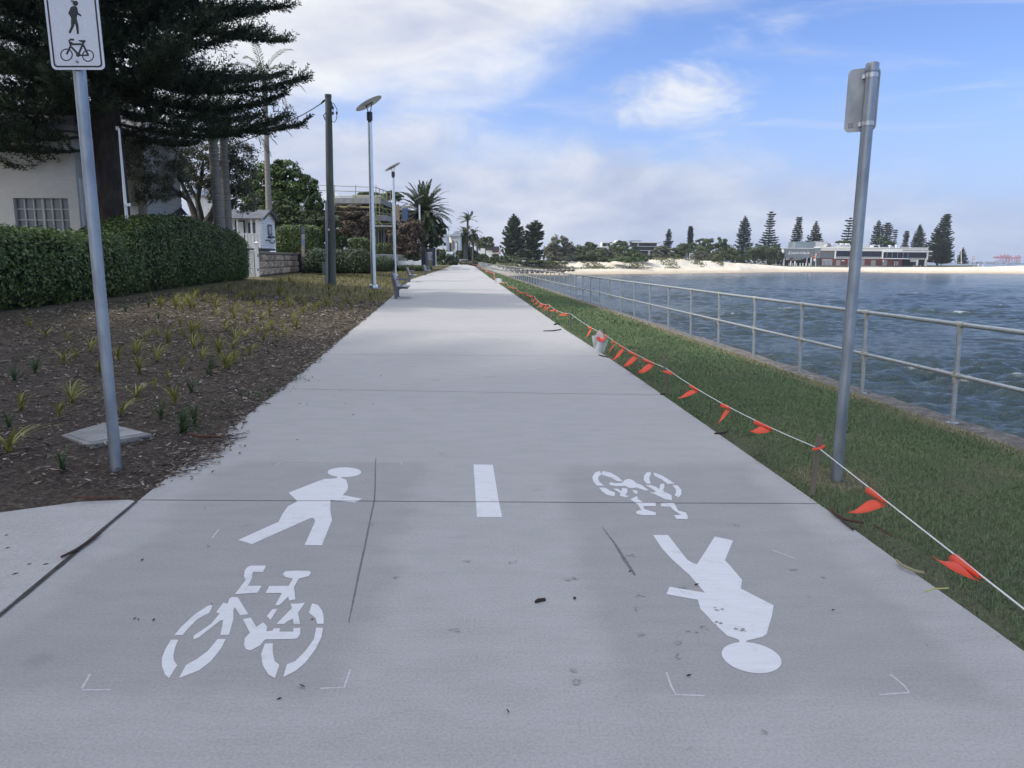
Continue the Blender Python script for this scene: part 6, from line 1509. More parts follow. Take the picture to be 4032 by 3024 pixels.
# shrubs at the path end
def shrub(name, label, blobs, d, n_, L_, lm, base=None, group=None, **kw):
    bl_ = [pblob(*a, d) for a in blobs]; c = bl_[0][0]
    o = qmesh(name, canopy_quads(bl_, n_, L_, L_*.5, **kw), lm, loc=(c[0], c[1], c[2]-bl_[0][1][2])); return tag(o, label, 'shrub', group)
shrub('flowering_bush', 'rounded bush with pale flower heads behind the sixth lamp post', [(1765,1028,30,24),(1785,1030,18,20),(1745,1035,20,16)], 158, 4000, .45, LV_HEDGE2)
shrub('scrub_bush', 'olive bush between the fourth and fifth lamp posts', [(1722,1010,20,32),(1740,1000,16,20),(1730,1040,25,12)], 150, 3500, .45, LV_OLIVE)
shrub('low_scrub', 'low brownish scrub where the path ends', [(1840,1037,25,9),(1870,1038,22,9),(1820,1036,12,7)], 168, 3000, .45, leafmat('dry scrub', (.05, .045, .03), (.11, .10, .06), (.18, .17, .10), .2))
shrub('palm_undergrowth', 'dark tropical undergrowth below the windswept palm', [(1825,990,25,38),(1850,1000,22,30),(1880,1015,20,20),(1812,970,16,22),(1800,1010,14,20)], 212, 6500, .7, LV_DARK)
shrub('garden_bush', 'green bush beside the far white wall', [(1905,1015,16,16),(1885,1020,12,14)], 235, 2200, .6, LV_DARK)
shrub('garden_bush', 'lighter green bush left of the far white wall', [(1875,1025,18,12),(1915,1018,10,12)], 230, 2000, .6, LV_OLIVE)
shrub('coast_bush', 'green bush between wall and lifesaver signs', [(1955,1015,22,15),(1935,1028,20,12),(1975,1028,20,10)], 228, 3200, .6, LV_OLIVE)
GF = thing('end_fence', 'grey vertical slat fence panels at the end of the path', 'fence', P(1830, 1035, 180)); mb = MB()
for i in range(14): mb.pbox(1815+2*i, 1022, 1816.2+2*i, 1036, 180, .1)
for i in range(6): mb.pbox(1795+3.4*i, 1020, 1797+3.4*i, 1040, 182, .12)
mb.build('slats', mat('grey fence slats', (.28, .29, .29), None, .8), GF); MB().pbox(1814, 1021, 1843, 1023, 179.9, .1).build('rail', ALU, GF)
# far palms
d = 205; b_, t_ = P(1836, 1030, d), P(1842, 868, d)
palm('queen_palm', 'tall windswept palm at the end of the path', b_, t_, .32, 16, 3.4, LV_PALM2, GREYB, 1.3, (-1.5, 0, .25), 14, .20, .07, 1.3, .0, 'palm clump at the path end')
palm('queen_palm', 'shorter bushy palm in front of the windswept palm, with brown skirt', P(1830, 1030, d-2), P(1832, 922, d-2), .34, 34, 3.3, LV_PALM2, GREYB, 1.4, (-.3, 0, 0), 14, .2, .07, 1.3, -.7, 'palm clump at the path end', skirt=(26, 1.6, LV_DEAD))
palm('queen_palm', 'brownish palm on the right of the clump', P(1862, 1030, d+3), P(1864, 920, d+3), .3, 26, 2.9, leafmat('browned palm', (.05, .045, .022), (.11, .10, .045), (.2, .17, .09), .2), GREYB, 1.5, (-.2, 0, 0), 12, .2, .07, 1.2, -.9, 'palm clump at the path end', skirt=(24, 1.6, LV_DEAD))
palm('queen_palm', 'thin palm trunk behind the tenth lamp post', P(1880, 1025, d+20), P(1880, 945, d+20), .3, 18, 2.4, LV_PALM2, GREYB, 1.5, (-.2, 0, 0), 10, .2, .07, 1.1, -.8, 'palm clump at the path end')
d = 300
broadleaf('umbrella_tree', 'pale green flat crowned tree behind the far lamp posts', 'tree', P(1915, 1010, d), [pblob(*a, d) for a in ((1895,955,22,14),(1918,945,24,12),(1885,965,14,12),(1925,965,20,16),(1905,975,20,14))], [(pl([(1915,1010),(1912,960)], d), .4, .2)], 3000, .9, .5, LV_OLIVE, BARK)
bld('white_house', 'far white house with a dark sweeping roof near the white arch', 'house', 290, [('wall', WHITE, [(1913, 985, 1962, 1004), (1924, 1000, 1928, 1020, -1, 1), (1892, 978, 1910, 1010)]), ('roof', mat('dark brown roof', (.06, .05, .05), None, .8), [(1912, 975, 1965, 985, -.5, 7), (1938, 970, 1964, 993, -1, 7)])], (1935, 1015))
bld('pale_house', 'pale house wall below the brownish palm', 'house', 250, [('wall', mat('pale blue grey wall', (.45, .50, .55), None, .7), [(1843, 982, 1873, 1000)]), ('ground_floor', mat('grey lower wall', (.28, .30, .32), None, .7), [(1846, 1000, 1870, 1018, .1, 5)]), ('window', GLASSD, [(1852, 1004, 1858, 1012, 0, .05)])], (1858, 1018))
d = 252; AR = thing('white_arch', 'white curved arch structure in front of the twin pines', 'arch', P(1980, 1005, d)); rows = []
for i in range(13):
    t = i/12; a = rad(200-200*t); cx, cy = 1976, 993; r1, r2 = 12, 6
    px_, py_ = cx+9*math.cos(a)*1.0, cy-18*math.sin(a); rows.append([P(px_-1, py_, d), P(px_+5*(1-abs(t-.5)), py_+3, d), P(px_+5*(1-abs(t-.5)), py_+3, d+2), P(px_-1, py_, d+2)])
MB().grid(rows).build('arch', WHITE, AR)
d = 226; LS = thing('lifesaver_signs', 'stacked red and white beach safety signs on two posts', 'sign', P(1969, 1022, d)); mb = MB(); mb.tube([P(1966, 1024, d), P(1966, 976, d)], .07, 6); mb.tube([P(1970, 1024, d), P(1970, 978, d)], .07, 6); mb.build('post', GALV, LS)
for y0_2, y1_2, c in ((989, 995, (.55, .42, .25)), (995, 1000, (.6, .06, .05)), (1000, 1009, (.7, .7, .7))): MB().pbox(1964.5, y0_2, 1971.5, y1_2-.2, d-.12, .06).build('panel', plain('sign colour', c), LS)
for px, y0_2, y1_2, d, lab in ((1992, 968, 1008, 262, 'grey timber pole in front of the twin pines'), (2037, 975, 1015, 262, 'white pole with small box before the twin pines')):
    t = thing('pole', lab, 'pole', P(px, y1_2, d)); MB().tube([P(px, y1_2+3, d), P(px, y0_2, d)], .14, 8).build('shaft', GALV, t); MB().pbox(px-1.5, y0_2+6, px+1.8, y0_2+12, d-.25, .2).build('box', GALV, t)
# ------------------------------------------------------------------ twin pines and coastal scrub
d = 262
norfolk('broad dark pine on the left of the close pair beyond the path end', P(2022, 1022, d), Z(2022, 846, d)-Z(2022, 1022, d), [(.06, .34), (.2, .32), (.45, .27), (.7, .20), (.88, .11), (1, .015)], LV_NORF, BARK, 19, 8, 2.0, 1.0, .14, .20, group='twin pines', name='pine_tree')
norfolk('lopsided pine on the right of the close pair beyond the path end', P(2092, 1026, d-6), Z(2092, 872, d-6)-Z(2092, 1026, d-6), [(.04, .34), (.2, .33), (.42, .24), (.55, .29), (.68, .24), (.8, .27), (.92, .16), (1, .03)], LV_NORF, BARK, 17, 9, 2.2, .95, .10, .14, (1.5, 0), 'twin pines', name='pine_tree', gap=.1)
shrub('coastal_bush', 'low green scrub below the twin pines', [(2010,1025,40,14),(2060,1028,45,12),(2110,1030,40,11),(2150,1034,40,8),(2200,1036,40,6)], 252, 7000, .6, LV_OLIVE, group='coastal scrub')
broadleaf('coastal_tree', 'rounded grey green tree right of the twin pines', 'tree', P(2205, 1030, 275), [pblob(*a, 275) for a in ((2205,960,35,36),(2240,980,25,30),(2175,985,30,32),(2200,1005,50,25),(2230,1010,30,20))], [(pl([(2205,1030),(2205,980)], 275), .5, .2)], 7500, .85, .4, LV_GREY, BARK)
for bl_, d, lm, lab, nm in (([(2310,975,30,22),(2280,990,30,18),(2340,985,25,25)], 330, LV_DARK, 'dark tree behind the scrub left of the modern white house', 'coastal_tree'),
    ([(2320,966,16,12),(2338,985,14,14)], 392, LV_GREY, 'taller grey tree next to the modern white house', 'coastal_tree'),
    ([(2290,1015,35,14),(2260,1012,25,12)], 282, LV_OLIVE, 'low rounded olive bush at the dune edge', 'coastal_bush'),
    ([(2350,1008,35,24),(2320,1018,25,14),(2385,1020,20,14)], 285, LV_OLIVE, 'large olive bush before the white balcony of the modern house', 'coastal_bush'),
    ([(2400,995,20,18),(2420,1010,22,18),(2380,985,16,12)], 300, LV_GREY, 'thin grey bush beneath the modern house balcony', 'coastal_bush'),
    ([(2440,970,30,20),(2470,985,40,22),(2420,985,25,20),(2500,1000,20,15)], 330, LV_DARK, 'dark leafy tree hiding the middle of the modern house', 'coastal_tree'),
    ([(2470,1012,40,16),(2510,1010,30,14),(2545,1015,25,12)], 288, LV_OLIVE, 'broad olive scrub at the foot of the modern house', 'coastal_bush'),
    ([(2450,1022,40,7),(2500,1020,35,7)], 276, LV_GREEN, 'bright green creeping scrub on the dune crest', 'coastal_bush'),
    ([(2600,985,25,20),(2620,1000,25,20),(2590,1005,20,12)], 330, LV_GREY, 'grey scrub right of the modern house', 'coastal_bush'),
    ([(2660,995,35,22),(2690,985,30,22),(2640,1010,30,14)], 345, LV_OLIVE, 'olive tree mass below the leaning slim pine', 'coastal_tree'),
    ([(2735,975,30,22),(2700,975,25,18),(2760,965,25,22)], 360, LV_DARK, 'dark domed tree behind the white marker post', 'coastal_tree'),
    ([(2790,965,26,24),(2770,985,25,22)], 352, LV_OLIVE, 'golden green domed tree in the middle of the tree belt', 'coastal_tree'),
    ([(2842,960,22,24),(2830,985,25,22),(2865,985,20,20)], 355, LV_DARK, 'dark rounded tree left of the tallest norfolk group', 'coastal_tree'),
    ([(2760,1005,26,16),(2735,1015,20,12)], 340, LV_GREY, 'silvery bush in front of the tree belt', 'coastal_tree'),
    ([(2835,1010,40,20),(2880,1000,35,20),(2800,1020,25,10)], 335, LV_OLIVE, 'wide olive tree at the roadside', 'coastal_tree'),
    ([(2915,1005,22,20),(2935,1015,20,16)], 362, LV_DARK, 'dusky tree below the banded norfolk pine', 'coastal_tree'),
    ([(2985,995,35,26),(3020,990,35,26),(3055,985,25,24),(2960,1010,25,16),(3070,1010,20,20)], 385, LV_DARK, 'dark mass of low trees beside the club building', 'coastal_tree'),
    ([(3040,1025,14,10)], 383, LV_OLIVE, 'small rounded bush on the roadside left of the club', 'coastal_bush'),
    ([(3190,958,22,8),(3215,960,18,8)], 440, LV_DARK, 'dark shrub top showing above the club roof', 'coastal_tree'),
    ([(3475,945,18,16),(3490,958,28,10)], 432, LV_GREEN, 'round bright green tree behind the club roof', 'coastal_tree'),
    ([(3325,953,26,6)], 432, LV_DARK, 'low dark tree top behind the club roof by the sign pole', 'coastal_tree')):
    b_ = [pblob(*a, d) for a in bl_]; shrub(nm, lab, bl_, d, int(1500+sum(a[2]*a[3] for a in bl_)*1.6), .85, lm, group='coastal trees and scrub', nsub=20, clump=.36)
# dune grass and creepers (nobody could count them)
V = []
for _ in range(26000):
    i = R.randrange(4, 84); j = R.choice((7, 8, 9, 10, 11, 12, 12, 13)); w1 = R.random(); p = Vector(BROWS[i][j]).lerp(Vector(BROWS[i+1][j]), w1).lerp(Vector(BROWS[i][j+1]).lerp(Vector(BROWS[i+1][j+1]), w1), R.random())
    k = math.sin(p.x*.31+p.y*.11)+math.sin(p.x*.13-p.y*.23+1.3)
    if k < R.uniform(-1.1, 1.2)+(1.2 if i > 70 else 0): continue
    V.append((p.x, p.y, p.z))
V = np.array(V); k = len(V)
qd = leaf_quads(V+np.array([0, 0, .15]), nrm(rdir(k)*np.array([1, 1, .6])+np.array([0, 0, .4])), rdir(k), NR.uniform(.5, 1.1, k), .34)
tag(qmesh('dune_grass', qd, leafmat('dune grass', (.07, .085, .035), (.16, .165, .075), (.32, .30, .16), .2)), 'dry dune grass and creepers on the sand hills', 'dune grass', kind='stuff')
# sand bags
BAGB = mat('brown geotextile bag', (.16, .125, .105), (.095, .075, .065), .95, 0, 3)
def bag_mesh():
    rows = []
    for i in range(9):
        t = i/8; s_ = math.sin(math.pi*max(.04, min(t, .96)))**.45
        rows.append([(-1.05+2.1*t, .62*s_*math.copysign(abs(math.cos(q))**.7, math.cos(q)), .42*s_*math.copysign(abs(math.sin(q))**.7, math.sin(q))+.42) for q in np.linspace(0, 6.283, 13)])
    return MB().grid(rows).build('sandbag', BAGB, smooth=True)
sb0 = bag_mesh(); k = 0
for row_, (xa3, xb3, ya3, yb3, n3) in enumerate(((1960, 2256, 1064, 1062, 19), (1975, 2215, 1070, 1067.5, 13))):
    for i in range(n3):
        px = xa3+(xb3-xa3)*i/(n3-1); py = ya3+(yb3-ya3)*i/(n3-1); p = P(px, py, 229+10*i/n3+row_*-2.5)
        o = sb0 if k == 0 else sb0.copy()
        if k: col.objects.link(o)
        o.location = (p.x, p.y, p.z-.6); o.rotation_euler = (0, R.uniform(-.06, .06), R.uniform(-.1, .1)+.1); o.scale = (.62, 1, 1); k += 1
        tag(o, ('brown sand filled bag in the upper row along the foot of the dune' if row_ == 0 else 'brown sand filled bag in the lower row along the foot of the dune'), 'sandbag', 'sandbags protecting the dune')
# modern house
bld('modern_house', 'wide white and black modern flat roofed house behind the dunes', 'house', 372,
    [('roof', WHITE, [(2425, 950, 2490, 955, -2, 10), (2480, 952, 2608, 956, -2, 10)]), ('white_frame', WHITE, [(2371, 953, 2410, 957, -3, 8), (2403, 953, 2411, 973, -3, 8), (2346, 970, 2411, 975, -3, 8), (2350, 986, 2363, 990, -3, 8), (2370, 957, 2373, 970, -3, 8), (2425, 945, 2438, 952, 0, 6)]),
     ('upper_wall', mat('charcoal wall', (.055, .06, .065), None, .6), [(2488, 956, 2586, 970), (2373, 957, 2403, 970, 0, 4), (2352, 975, 2372, 986, 0, 4)]), ('lower_wall', mat('charcoal lower wall', (.05, .055, .06), None, .6), [(2496, 973, 2580, 1005)]), ('balcony_edge', mat('grey slab edge', (.42, .43, .45), None, .7), [(2490, 969, 2586, 972, -1.5, 8), (2520, 985, 2575, 988, -1.5, 8), (2552, 988, 2560, 1005, -1.5, 2)]),
     ('window', GLASSD, [(2492, 957.5, 2508, 968, -.1, .05), (2525, 957.5, 2540, 968, -.1, .05), (2548, 957.5, 2582, 968, -.1, .05), (2375, 958, 2386, 969, -.1, .05), (2500, 974, 2540, 984, -.1, .05), (2545, 974, 2578, 984, -.1, .05)]), ('curtain', WHITES, [(2510, 958, 2516, 968, -.12, .05), (2388, 958, 2395, 969, -.12, .05)]), ('roof_plant', GALV, [(2478, 946, 2524, 952, 3, 4)])], (2480, 1010))

bl_ = []
for i in range(46):
    px = 2150+950*(i+R.uniform(-.3, .3))/45; top_ = 985+14*math.sin(i*.9)+R.uniform(-8, 8); bl_.append(pblob(px, (top_+1040)/2, R.uniform(16, 26), (1046-top_)/2, 408+R.uniform(-6, 8), 4))
tag(qmesh('woodland', canopy_quads(bl_, 16000, 1.1, .6, nsub=18, clump=.4), LV_DARK), 'continuous belt of low coastal woodland behind the dunes', 'woodland', kind='stuff')
# ------------------------------------------------------------------ norfolk pines along the far shore
NG = 'norfolk pines along the far shore'
def nf(px, ytop, ybase, d, prof, lab, lean=0, **kw):
    b_ = P(px, ybase, d); H_ = Z(px, ytop, d)-b_.z; mx = max(r for _, r in prof)
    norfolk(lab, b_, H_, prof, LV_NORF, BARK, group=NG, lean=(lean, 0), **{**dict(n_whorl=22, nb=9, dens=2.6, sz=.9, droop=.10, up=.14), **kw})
nf(2627, 905, 1020, 430, [(.2, .12), (.5, .13), (.58, .20), (.66, .07), (.8, .11), (1, .03)], 'slim pine leaning beside the modern house', .5, n_whorl=14)
nf(2714, 893, 1020, 438, [(.3, .09), (.6, .085), (.9, .08), (1, .05)], 'narrow columnar pine standing alone above the tree belt', 0, n_whorl=22)
nf(2924, 852, 1030, 430, [(.12, .20), (.3, .19), (.55, .155), (.75, .12), (.9, .08), (1, .01)], 'tall evenly tiered pine, first of the tall group left of the club', 0, n_whorl=22, droop=.14)
nf(3020, 836, 1030, 436, [(.06, .30), (.25, .26), (.42, .21), (.55, .12), (.7, .10), (.85, .10), (.97, .10), (1, .04)], 'tallest pine left of the club, broad below with a thin straggly top', .8, n_whorl=20, gap=.12)
nf(3130, 858, 1020, 442, [(.1, .19), (.3, .17), (.5, .13), (.75, .10), (.9, .07), (1, .07)], 'flat topped tiered pine just left of the club roof', 1.0, n_whorl=20)
nf(3204, 873, 1015, 444, [(.1, .30), (.3, .28), (.55, .20), (.8, .10), (1, .015)], 'broad conical pine rising behind the club roof', 0, n_whorl=18)
nf(3330, 860, 1015, 444, [(.1, .20), (.3, .19), (.45, .17), (.6, .14), (.8, .12), (.93, .12), (1, .03)], 'open tiered pine beside the tall sign pole', 1.0, n_whorl=14, dens=1.7, droop=.05, gap=.1)
nf(3448, 870, 1015, 444, [(.1, .20), (.3, .19), (.6, .15), (.85, .10), (1, .02)], 'dense pine behind the middle of the club roof', 0, n_whorl=18)
nf(3484, 880, 1015, 450, [(.1, .20), (.4, .17), (.7, .14), (.9, .15), (1, .08)], 'round topped pine touching its neighbour behind the club', 0, n_whorl=16)
nf(3517, 907, 1015, 450, [(.1, .12), (.4, .11), (.65, .05), (.85, .08), (1, .05)], 'small wispy pine right of the round topped one', 0, n_whorl=12, dens=1.5)
nf(3558, 912, 1015, 446, [(.1, .22), (.3, .19), (.55, .10), (.75, .09), (.9, .11), (1, .06)], 'small dark pine left of the green conical one', .6, n_whorl=14)
nf(3610, 886, 1020, 442, [(.05, .26), (.3, .25), (.55, .19), (.8, .11), (1, .01)], 'green conical pine at the right end of the club roof', 0, n_whorl=18, sz=1.0)
nf(3690, 846, 1040, 430, [(.06, .30), (.2, .29), (.4, .25), (.55, .20), (.7, .15), (.82, .10), (.93, .09), (1, .05)], 'large leaning pine at the right of the club', 3.0, n_whorl=24, sz=1.0)
nf(3706, 940, 1040, 424, [(.06, .42), (.3, .40), (.6, .30), (.9, .12), (1, .03)], 'lower spreading pine overlapping the large leaning one', 0, n_whorl=12, sz=1.0)
nf(3786, 976, 1040, 442, [(.06, .34), (.3, .30), (.6, .19), (.85, .08), (1, .01)], 'young conical pine standing alone by the white flagpole', 0, n_whorl=12, sz=.7)
# ------------------------------------------------------------------ sailing club
D = 398
GREYC = mat('blue grey cladding', (.20, .24, .26), (.175, .21, .23), .6, 0, .6)
GREYD = mat('darker blue grey cladding', (.125, .145, .17), (.11, .13, .15), .6, 0, .6)
BRK = mat('red brown brick', (.20, .075, .055), (.14, .055, .042), .85, 0, 1.2)
ROLLER = mat('grey roller door', (.34, .33, .31), (.29, .28, .265), .6, 0, .5, 2, (.1, .1, 20))
FASC = mat('cream white fascia', (.72, .72, .70), (.64, .64, .62), .6, 0, .4)
CL = thing('sailing_club', 'long two storey sailing club with blue grey sign wall and dark upper windows', 'club building', P(3360, 1048, D))
def cb(nm, m_, boxes, par=CL):
    for (x0, y0_3, x1, y1_3, *r) in boxes: o_ = MB().pbox(x0, y0_3, x1, y1_3, D+(r[0] if r else 0), r[1] if len(r) > 1 else 8).build(nm, m_, par)
    return o_
sw1 = cb('sign_wall', GREYC, [(3086, 979, 3204, 1015, 0, 10)])
cb('sign_wall_edge', GREYD, [(3188, 978, 3190.4, 1015, -.12, .1), (3203, 977, 3206, 1015, -.15, .3)])
cb('tower_wall', GREYC, [(3131, 952, 3211, 976, 8, 10), (3206, 977, 3231, 1016, .05, 10)])
cb('tower_side', mat('pale corrugated cladding', (.55, .53, .52), (.45, .43, .42), .7, 0, .6, 2, (4, 1, .1)), [(3211, 951, 3258, 976, 8, 10)])
cb('roof_edge', WHITE, [(3086, 976.3, 3206, 978.6, -.4, 12), (3230, 971.5, 3350, 976, -.6, 13), (3350, 974, 3655, 977.5, -.5, 13), (3655, 988, 3672, 992, -.5, 4)])
cb('fascia', FASC, [(3232, 976.2, 3350, 987, 0, 10), (3350, 978, 3477, 989, 0, 10)])
fs = cb('fascia_panel', WHITE, [(3477, 980, 3655, 993, -.8, 10)])
cb('upper_wall', GREYD, [(3231, 996, 3288, 1016, .2, 8)]); cb('high_window', mat('tan blinds', (.20, .16, .11), (.09, .075, .055), .6, 0, 1), [(3233, 987.5, 3288, 996, .2, 8)])
for (a, b, y0_3, y1_3) in ((3292, 3348, 988, 1011), (3348, 3474, 989, 1013), (3477, 3575, 993, 1016), (3575, 3650, 993, 1016)): cb('window_band', mat('dark tinted glazing', (.022, .028, .05), (.014, .018, .034), .45, 0, .5, spec=.25), [(a, y0_3, b, y1_3, .3, 6)])
for px, y0_3, y1_3 in ((3288, 987, 1018), (3474.5, 989, 1019), (3651, 992, 1022)): cb('white_column', WHITE, [(px, y0_3, px+4, y1_3, -.5, 1)])
mb = MB(); 
for i in range(21):
    x = 3292+ i*8.7
    if x < 3472: mb.pbox(x, 1013.0, x+2.6, 1017.5, D-.2, .3)
for i in range(9): x = 3577+i*8.3; mb.pbox(x, 1017.5, x+2.2, 1021, D-.2, .3)
mb.pbox(3292, 1011.5, 3474, 1013, D-.25, .4); mb.pbox(3292, 1017, 3474, 1018.6, D-.25, .4); mb.pbox(3575, 1016, 3650, 1017.6, D-.25, .4); mb.pbox(3575, 1020.5, 3650, 1022, D-.25, .4); mb.build('vent_band', FASC, CL)
cb('vent_recess', BLACKP, [(3292, 1013, 3474, 1017.2, .1, 4), (3575, 1017.4, 3650, 1020.7, .1, 4)])
cb('brick_wall', BRK, [(3231, 1016, 3292, 1047, .5, 8), (3292, 1018.6, 3552, 1048, .5, 8)])
cb('lower_wall', mat('dark grey lower wall', (.11, .115, .12), None, .7), [(3196, 1016, 3236, 1046, 1, 6)])
cb('ground_floor_recess', BLACKP, [(3086, 1015, 3196, 1046, 4, 4)]); cb('ground_floor_recess', BLACKP, [(3552, 1020, 3650, 1049, 5, 4)])
cb('soffit_panel', FASC, [(3585, 1022, 3612, 1031, .4, .3), (3095, 1015, 3108, 1024, .2, .4)])
for x0, x1, y0_3 in ((3292, 3309, 1024), (3338, 3346, 1020), (3384, 3404, 1021), (3430, 3448, 1024), (3475, 3493, 1024)): cb('roller_door', ROLLER, [(x0, y0_3, x1, 1047.5, .42, .1)])
dw = cb('folding_doors', GREYD, [(3238, 1022, 3277, 1045.5, .4, .1)])
mb = MB()
for i in range(7): mb.pbox(3240.5+5.2*i, 1023.5, 3244.0+5.2*i, 1044, D+.34, .05)
mb.build('pane', GLASSG, dw)
mb = MB()
for i in range(8): mb.pbox(3238+5.2*i, 1022.5, 3239.5+5.2*i, 1045.5, D+.30, .1)
mb.pbox(3238, 1021.5, 3277, 1023.2, D+.30, .1); mb.pbox(3238, 1044.5, 3277, 1046, D+.3, .1); mb.build('frame', WHITES, dw)
dr = cb('glass_door', WHITE, [(3521, 1030, 3536, 1048, .4, .1)]); mb = MB()
for i in range(2):
    for j in range(2): mb.pbox(3523+6.5*i, 1032+8*j, 3527.6+6.5*i, 1038.6+8*j, D+.34, .05)
mb.build('pane', GLASSD, dr); cb('door_head', GLASSD, [(3521, 1023, 3537, 1029, .42, .1)])
cb('balcony_front', FASC, [(3477, 1016.5, 3575, 1020, -1.2, 3)])
for px in (3492, 3513, 3534, 3556, 3575): cb('balcony_post', GALV, [(px, 993, px+1.3, 1017, -1.2, .2)])
for px in (3610, 3643): cb('column', FASC, [(px, 1021, px+5.5, 1050, -.4, 1)])
for px, w_ in ((3085, 4.5), (3176, 2.5), (3192, 4)): cb('column', WHITE, [(px, 1014, px+w_, 1046, -.3, .8)])
cb('balcony_slab', WHITE, [(3074, 994, 3086, 997, -1, 4), (3074, 1014, 3090, 1017, -1, 4), (3083, 981, 3087, 994, -.2, 3)])
for px, w_, y0_3, y1_3, m_ in ((3262, 8, 957, 966, GALV), (3273, 6, 959, 966, WHITE), (3312, 11, 958, 964, WHITES), (3333, 12, 958, 964, WHITES), (3430, 35, 965, 976, WHITE), (3258, 12, 968, 974, DARKM)): cb('roof_unit', m_, [(px, y0_3, px+w_, y1_3, 2, 2)])
cb('roof_plant_deck', mat('pale roof deck', (.55, .56, .57), None, .7), [(3258, 963, 3430, 972, 3, 6)]); cb('roof_light', BLACKP, [(3441, 967, 3459, 975.6, 1.9, .1)])
for px in (3503, 3528):
    mb = MB(); c_ = P(px, 972, D+3); mb.tube([c_-Vector((0, 0, .6)), c_+Vector((0, 0, .4)), c_+Vector((0, 0, .42)), c_+Vector((0, 0, .75)), c_+Vector((0, 0, .95))], [.45, .45, .75, .75, .3], 12); mb.build('roof_ventilator', WHITE, CL, smooth=True)
for px, y0_3 in ((3425, 950), (3464, 945), (3558, 968)): MB().tube([P(px, 978, D+2), P(px, y0_3, D+2)], .06, 5).build('aerial', GALV, CL)
mb = MB(); mb.add([P(3112, 1026, D-3.5), P(3150, 1024, D-3.5), P(3180, 1014, D-.2), P(3124, 1015, D-.2)], [(0,1,2,3)]); o = mb.build('awning', mat('charcoal awning', (.09, .095, .105), None, .8), CL); o.modifiers.new('thick', 'SOLIDIFY').thickness = .12
# lettering and emblem
txd = (1, 0, 0); f0 = P(3113.5, 999, D-.06)
T1 = 'Georges River 16ft Sailing Club'
w_t = X(3188, 996, D)-X(3113.5, 996, D)
o = text_mesh('club_name', T1, 1.0, WHITE, sw1, f0, txd, (0, 0, 1), .01, font_off=.03); wx_ = max(v_.co.x for v_ in o.data.vertices)-min(v_.co.x for v_ in o.data.vertices)
x0 = min(v_.co.x for v_ in o.data.vertices); k = w_t/wx_; zb0 = f0.z-WLOC[sw1].z
for v_ in o.data.vertices: v_.co.x = x0+(v_.co.x-x0)*k; v_.co.z = zb0+(v_.co.z-zb0)*1.5
mb = MB(); mb.poly([P(x, y, D-.06) for x, y in ((3109, 986), (3111, 998.5), (3105.5, 999))]); mb.poly([P(x, y, D-.06) for x, y in ((3106.6, 991), (3104.6, 999), (3103, 999))]); mb.poly([P(x, y, D-.06) for x, y in ((3102.5, 999.8), (3112.5, 999.4), (3109, 1001.5), (3104, 1001.5))]); mb.build('sail_emblem', WHITE, sw1)
REDW = plain('faded red emblem', (.42, .12, .12)); mb = MB()
for i in range(5): mb.poly([P(3191+i*1.9+a, 993+b+(i % 2)*2, D-.14-.01*i) for a, b in ((0, 0), (2.6, -2.4), (3.4, 1.6), (.8, 3))])
mb.build('red_emblem', REDW, sw1)
o = text_mesh('club_name', 'GEORGES RIVER 16ft SAILING CLUB', 1.0, mat('grey lettering', (.16, .17, .17), None, .7), fs, P(3554, 988, D-.84), txd, (0, 0, 1), .01, font_off=.022)
wx_ = max(v_.co.x for v_ in o.data.vertices)-min(v_.co.x for v_ in o.data.vertices); x0 = min(v_.co.x for v_ in o.data.vertices); k = (X(3647, 985, D)-X(3554, 985, D))/wx_
for v_ in o.data.vertices: v_.co.x = x0+(v_.co.x-x0)*k
mb = MB(); mb.poly([P(x, y, D-.84) for x, y in ((3652, 981.5), (3653, 988), (3648.5, 988))]); mb.build('sail_emblem', GALV, fs)
def fsign(lab, px0, py0, px1, py1, d, red_right=True, post=None):
    t = thing('advertising_sign', lab, 'sign', P((px0+px1)/2, post or py1, d)); MB().pbox(px0, py0, px1, py1, d, .25).build('board', BLACKP, t)
    MB().pbox(px0+(px1-px0)*.6, py0+1, px1-.7, py1-1, d-.03, .02).build('red_panel', plain('red panel', (.5, .03, .035)), t)
    b_ = MB().pbox(px0+1, py0+2.2, px0+(px1-px0)*.52, py1-2, d-.03, .02).build('white_panel', WHITES, t)
    if post: MB().pbox((px0+px1)/2-.8, py1, (px0+px1)/2+.8, post, d+.05, .2).build('post', WHITE, t)
    return t
fsign('black and red illuminated sign on a post before the grey club tower', 3208.5, 996.5, 3225, 1005, D-4)
fsign('black and red sign over the brick wall of the club', 3312, 1022.5, 3338, 1030.5, D+.2)
fsign('small black and red sign under the sign wall', 3101.5, 1016, 3116, 1023, D-1)
d = 388; TS = thing('safety_sign', 'tall white post with red and white beach safety boards before the club', 'sign', P(3211.5, 1049, d)); MB().tube([P(3211.5, 1050, d), P(3212, 1004, d)], .11, 8).build('post', WHITE, TS)
for y0_2, y1_2, c in ((1006, 1012, (.55, .25, .10)), (1012, 1018.5, (.6, .05, .04)), (1018.5, 1028, (.75, .75, .75))): MB().pbox(3204, y0_2, 3211, y1_2-.2, d-.15, .06).build('panel', plain('safety board', c), TS)
d = 386; S3 = thing('safety_sign', 'red and white warning boards on a thin post at the point right of the pines', 'sign', P(3830, 1052, d)); MB().tube([P(3828, 1043, d), P(3829.5, 1012, d)], .1, 8).build('post', GALV, S3)
for y0_2, y1_2, c in ((1011, 1019, (.72, .7, .7)), (1019, 1022, (.6, .05, .05)), (1022, 1031, (.75, .75, .75))): MB().pbox(3830, y0_2, 3838, y1_2-.2, d-.15, .06).build('panel', plain('warning board', c), S3)
MB().pbox(3830, 1009.5, 3838, 1011.2, d-.16, .07).build('panel', plain('red board', (.55, .05, .05)), S3)
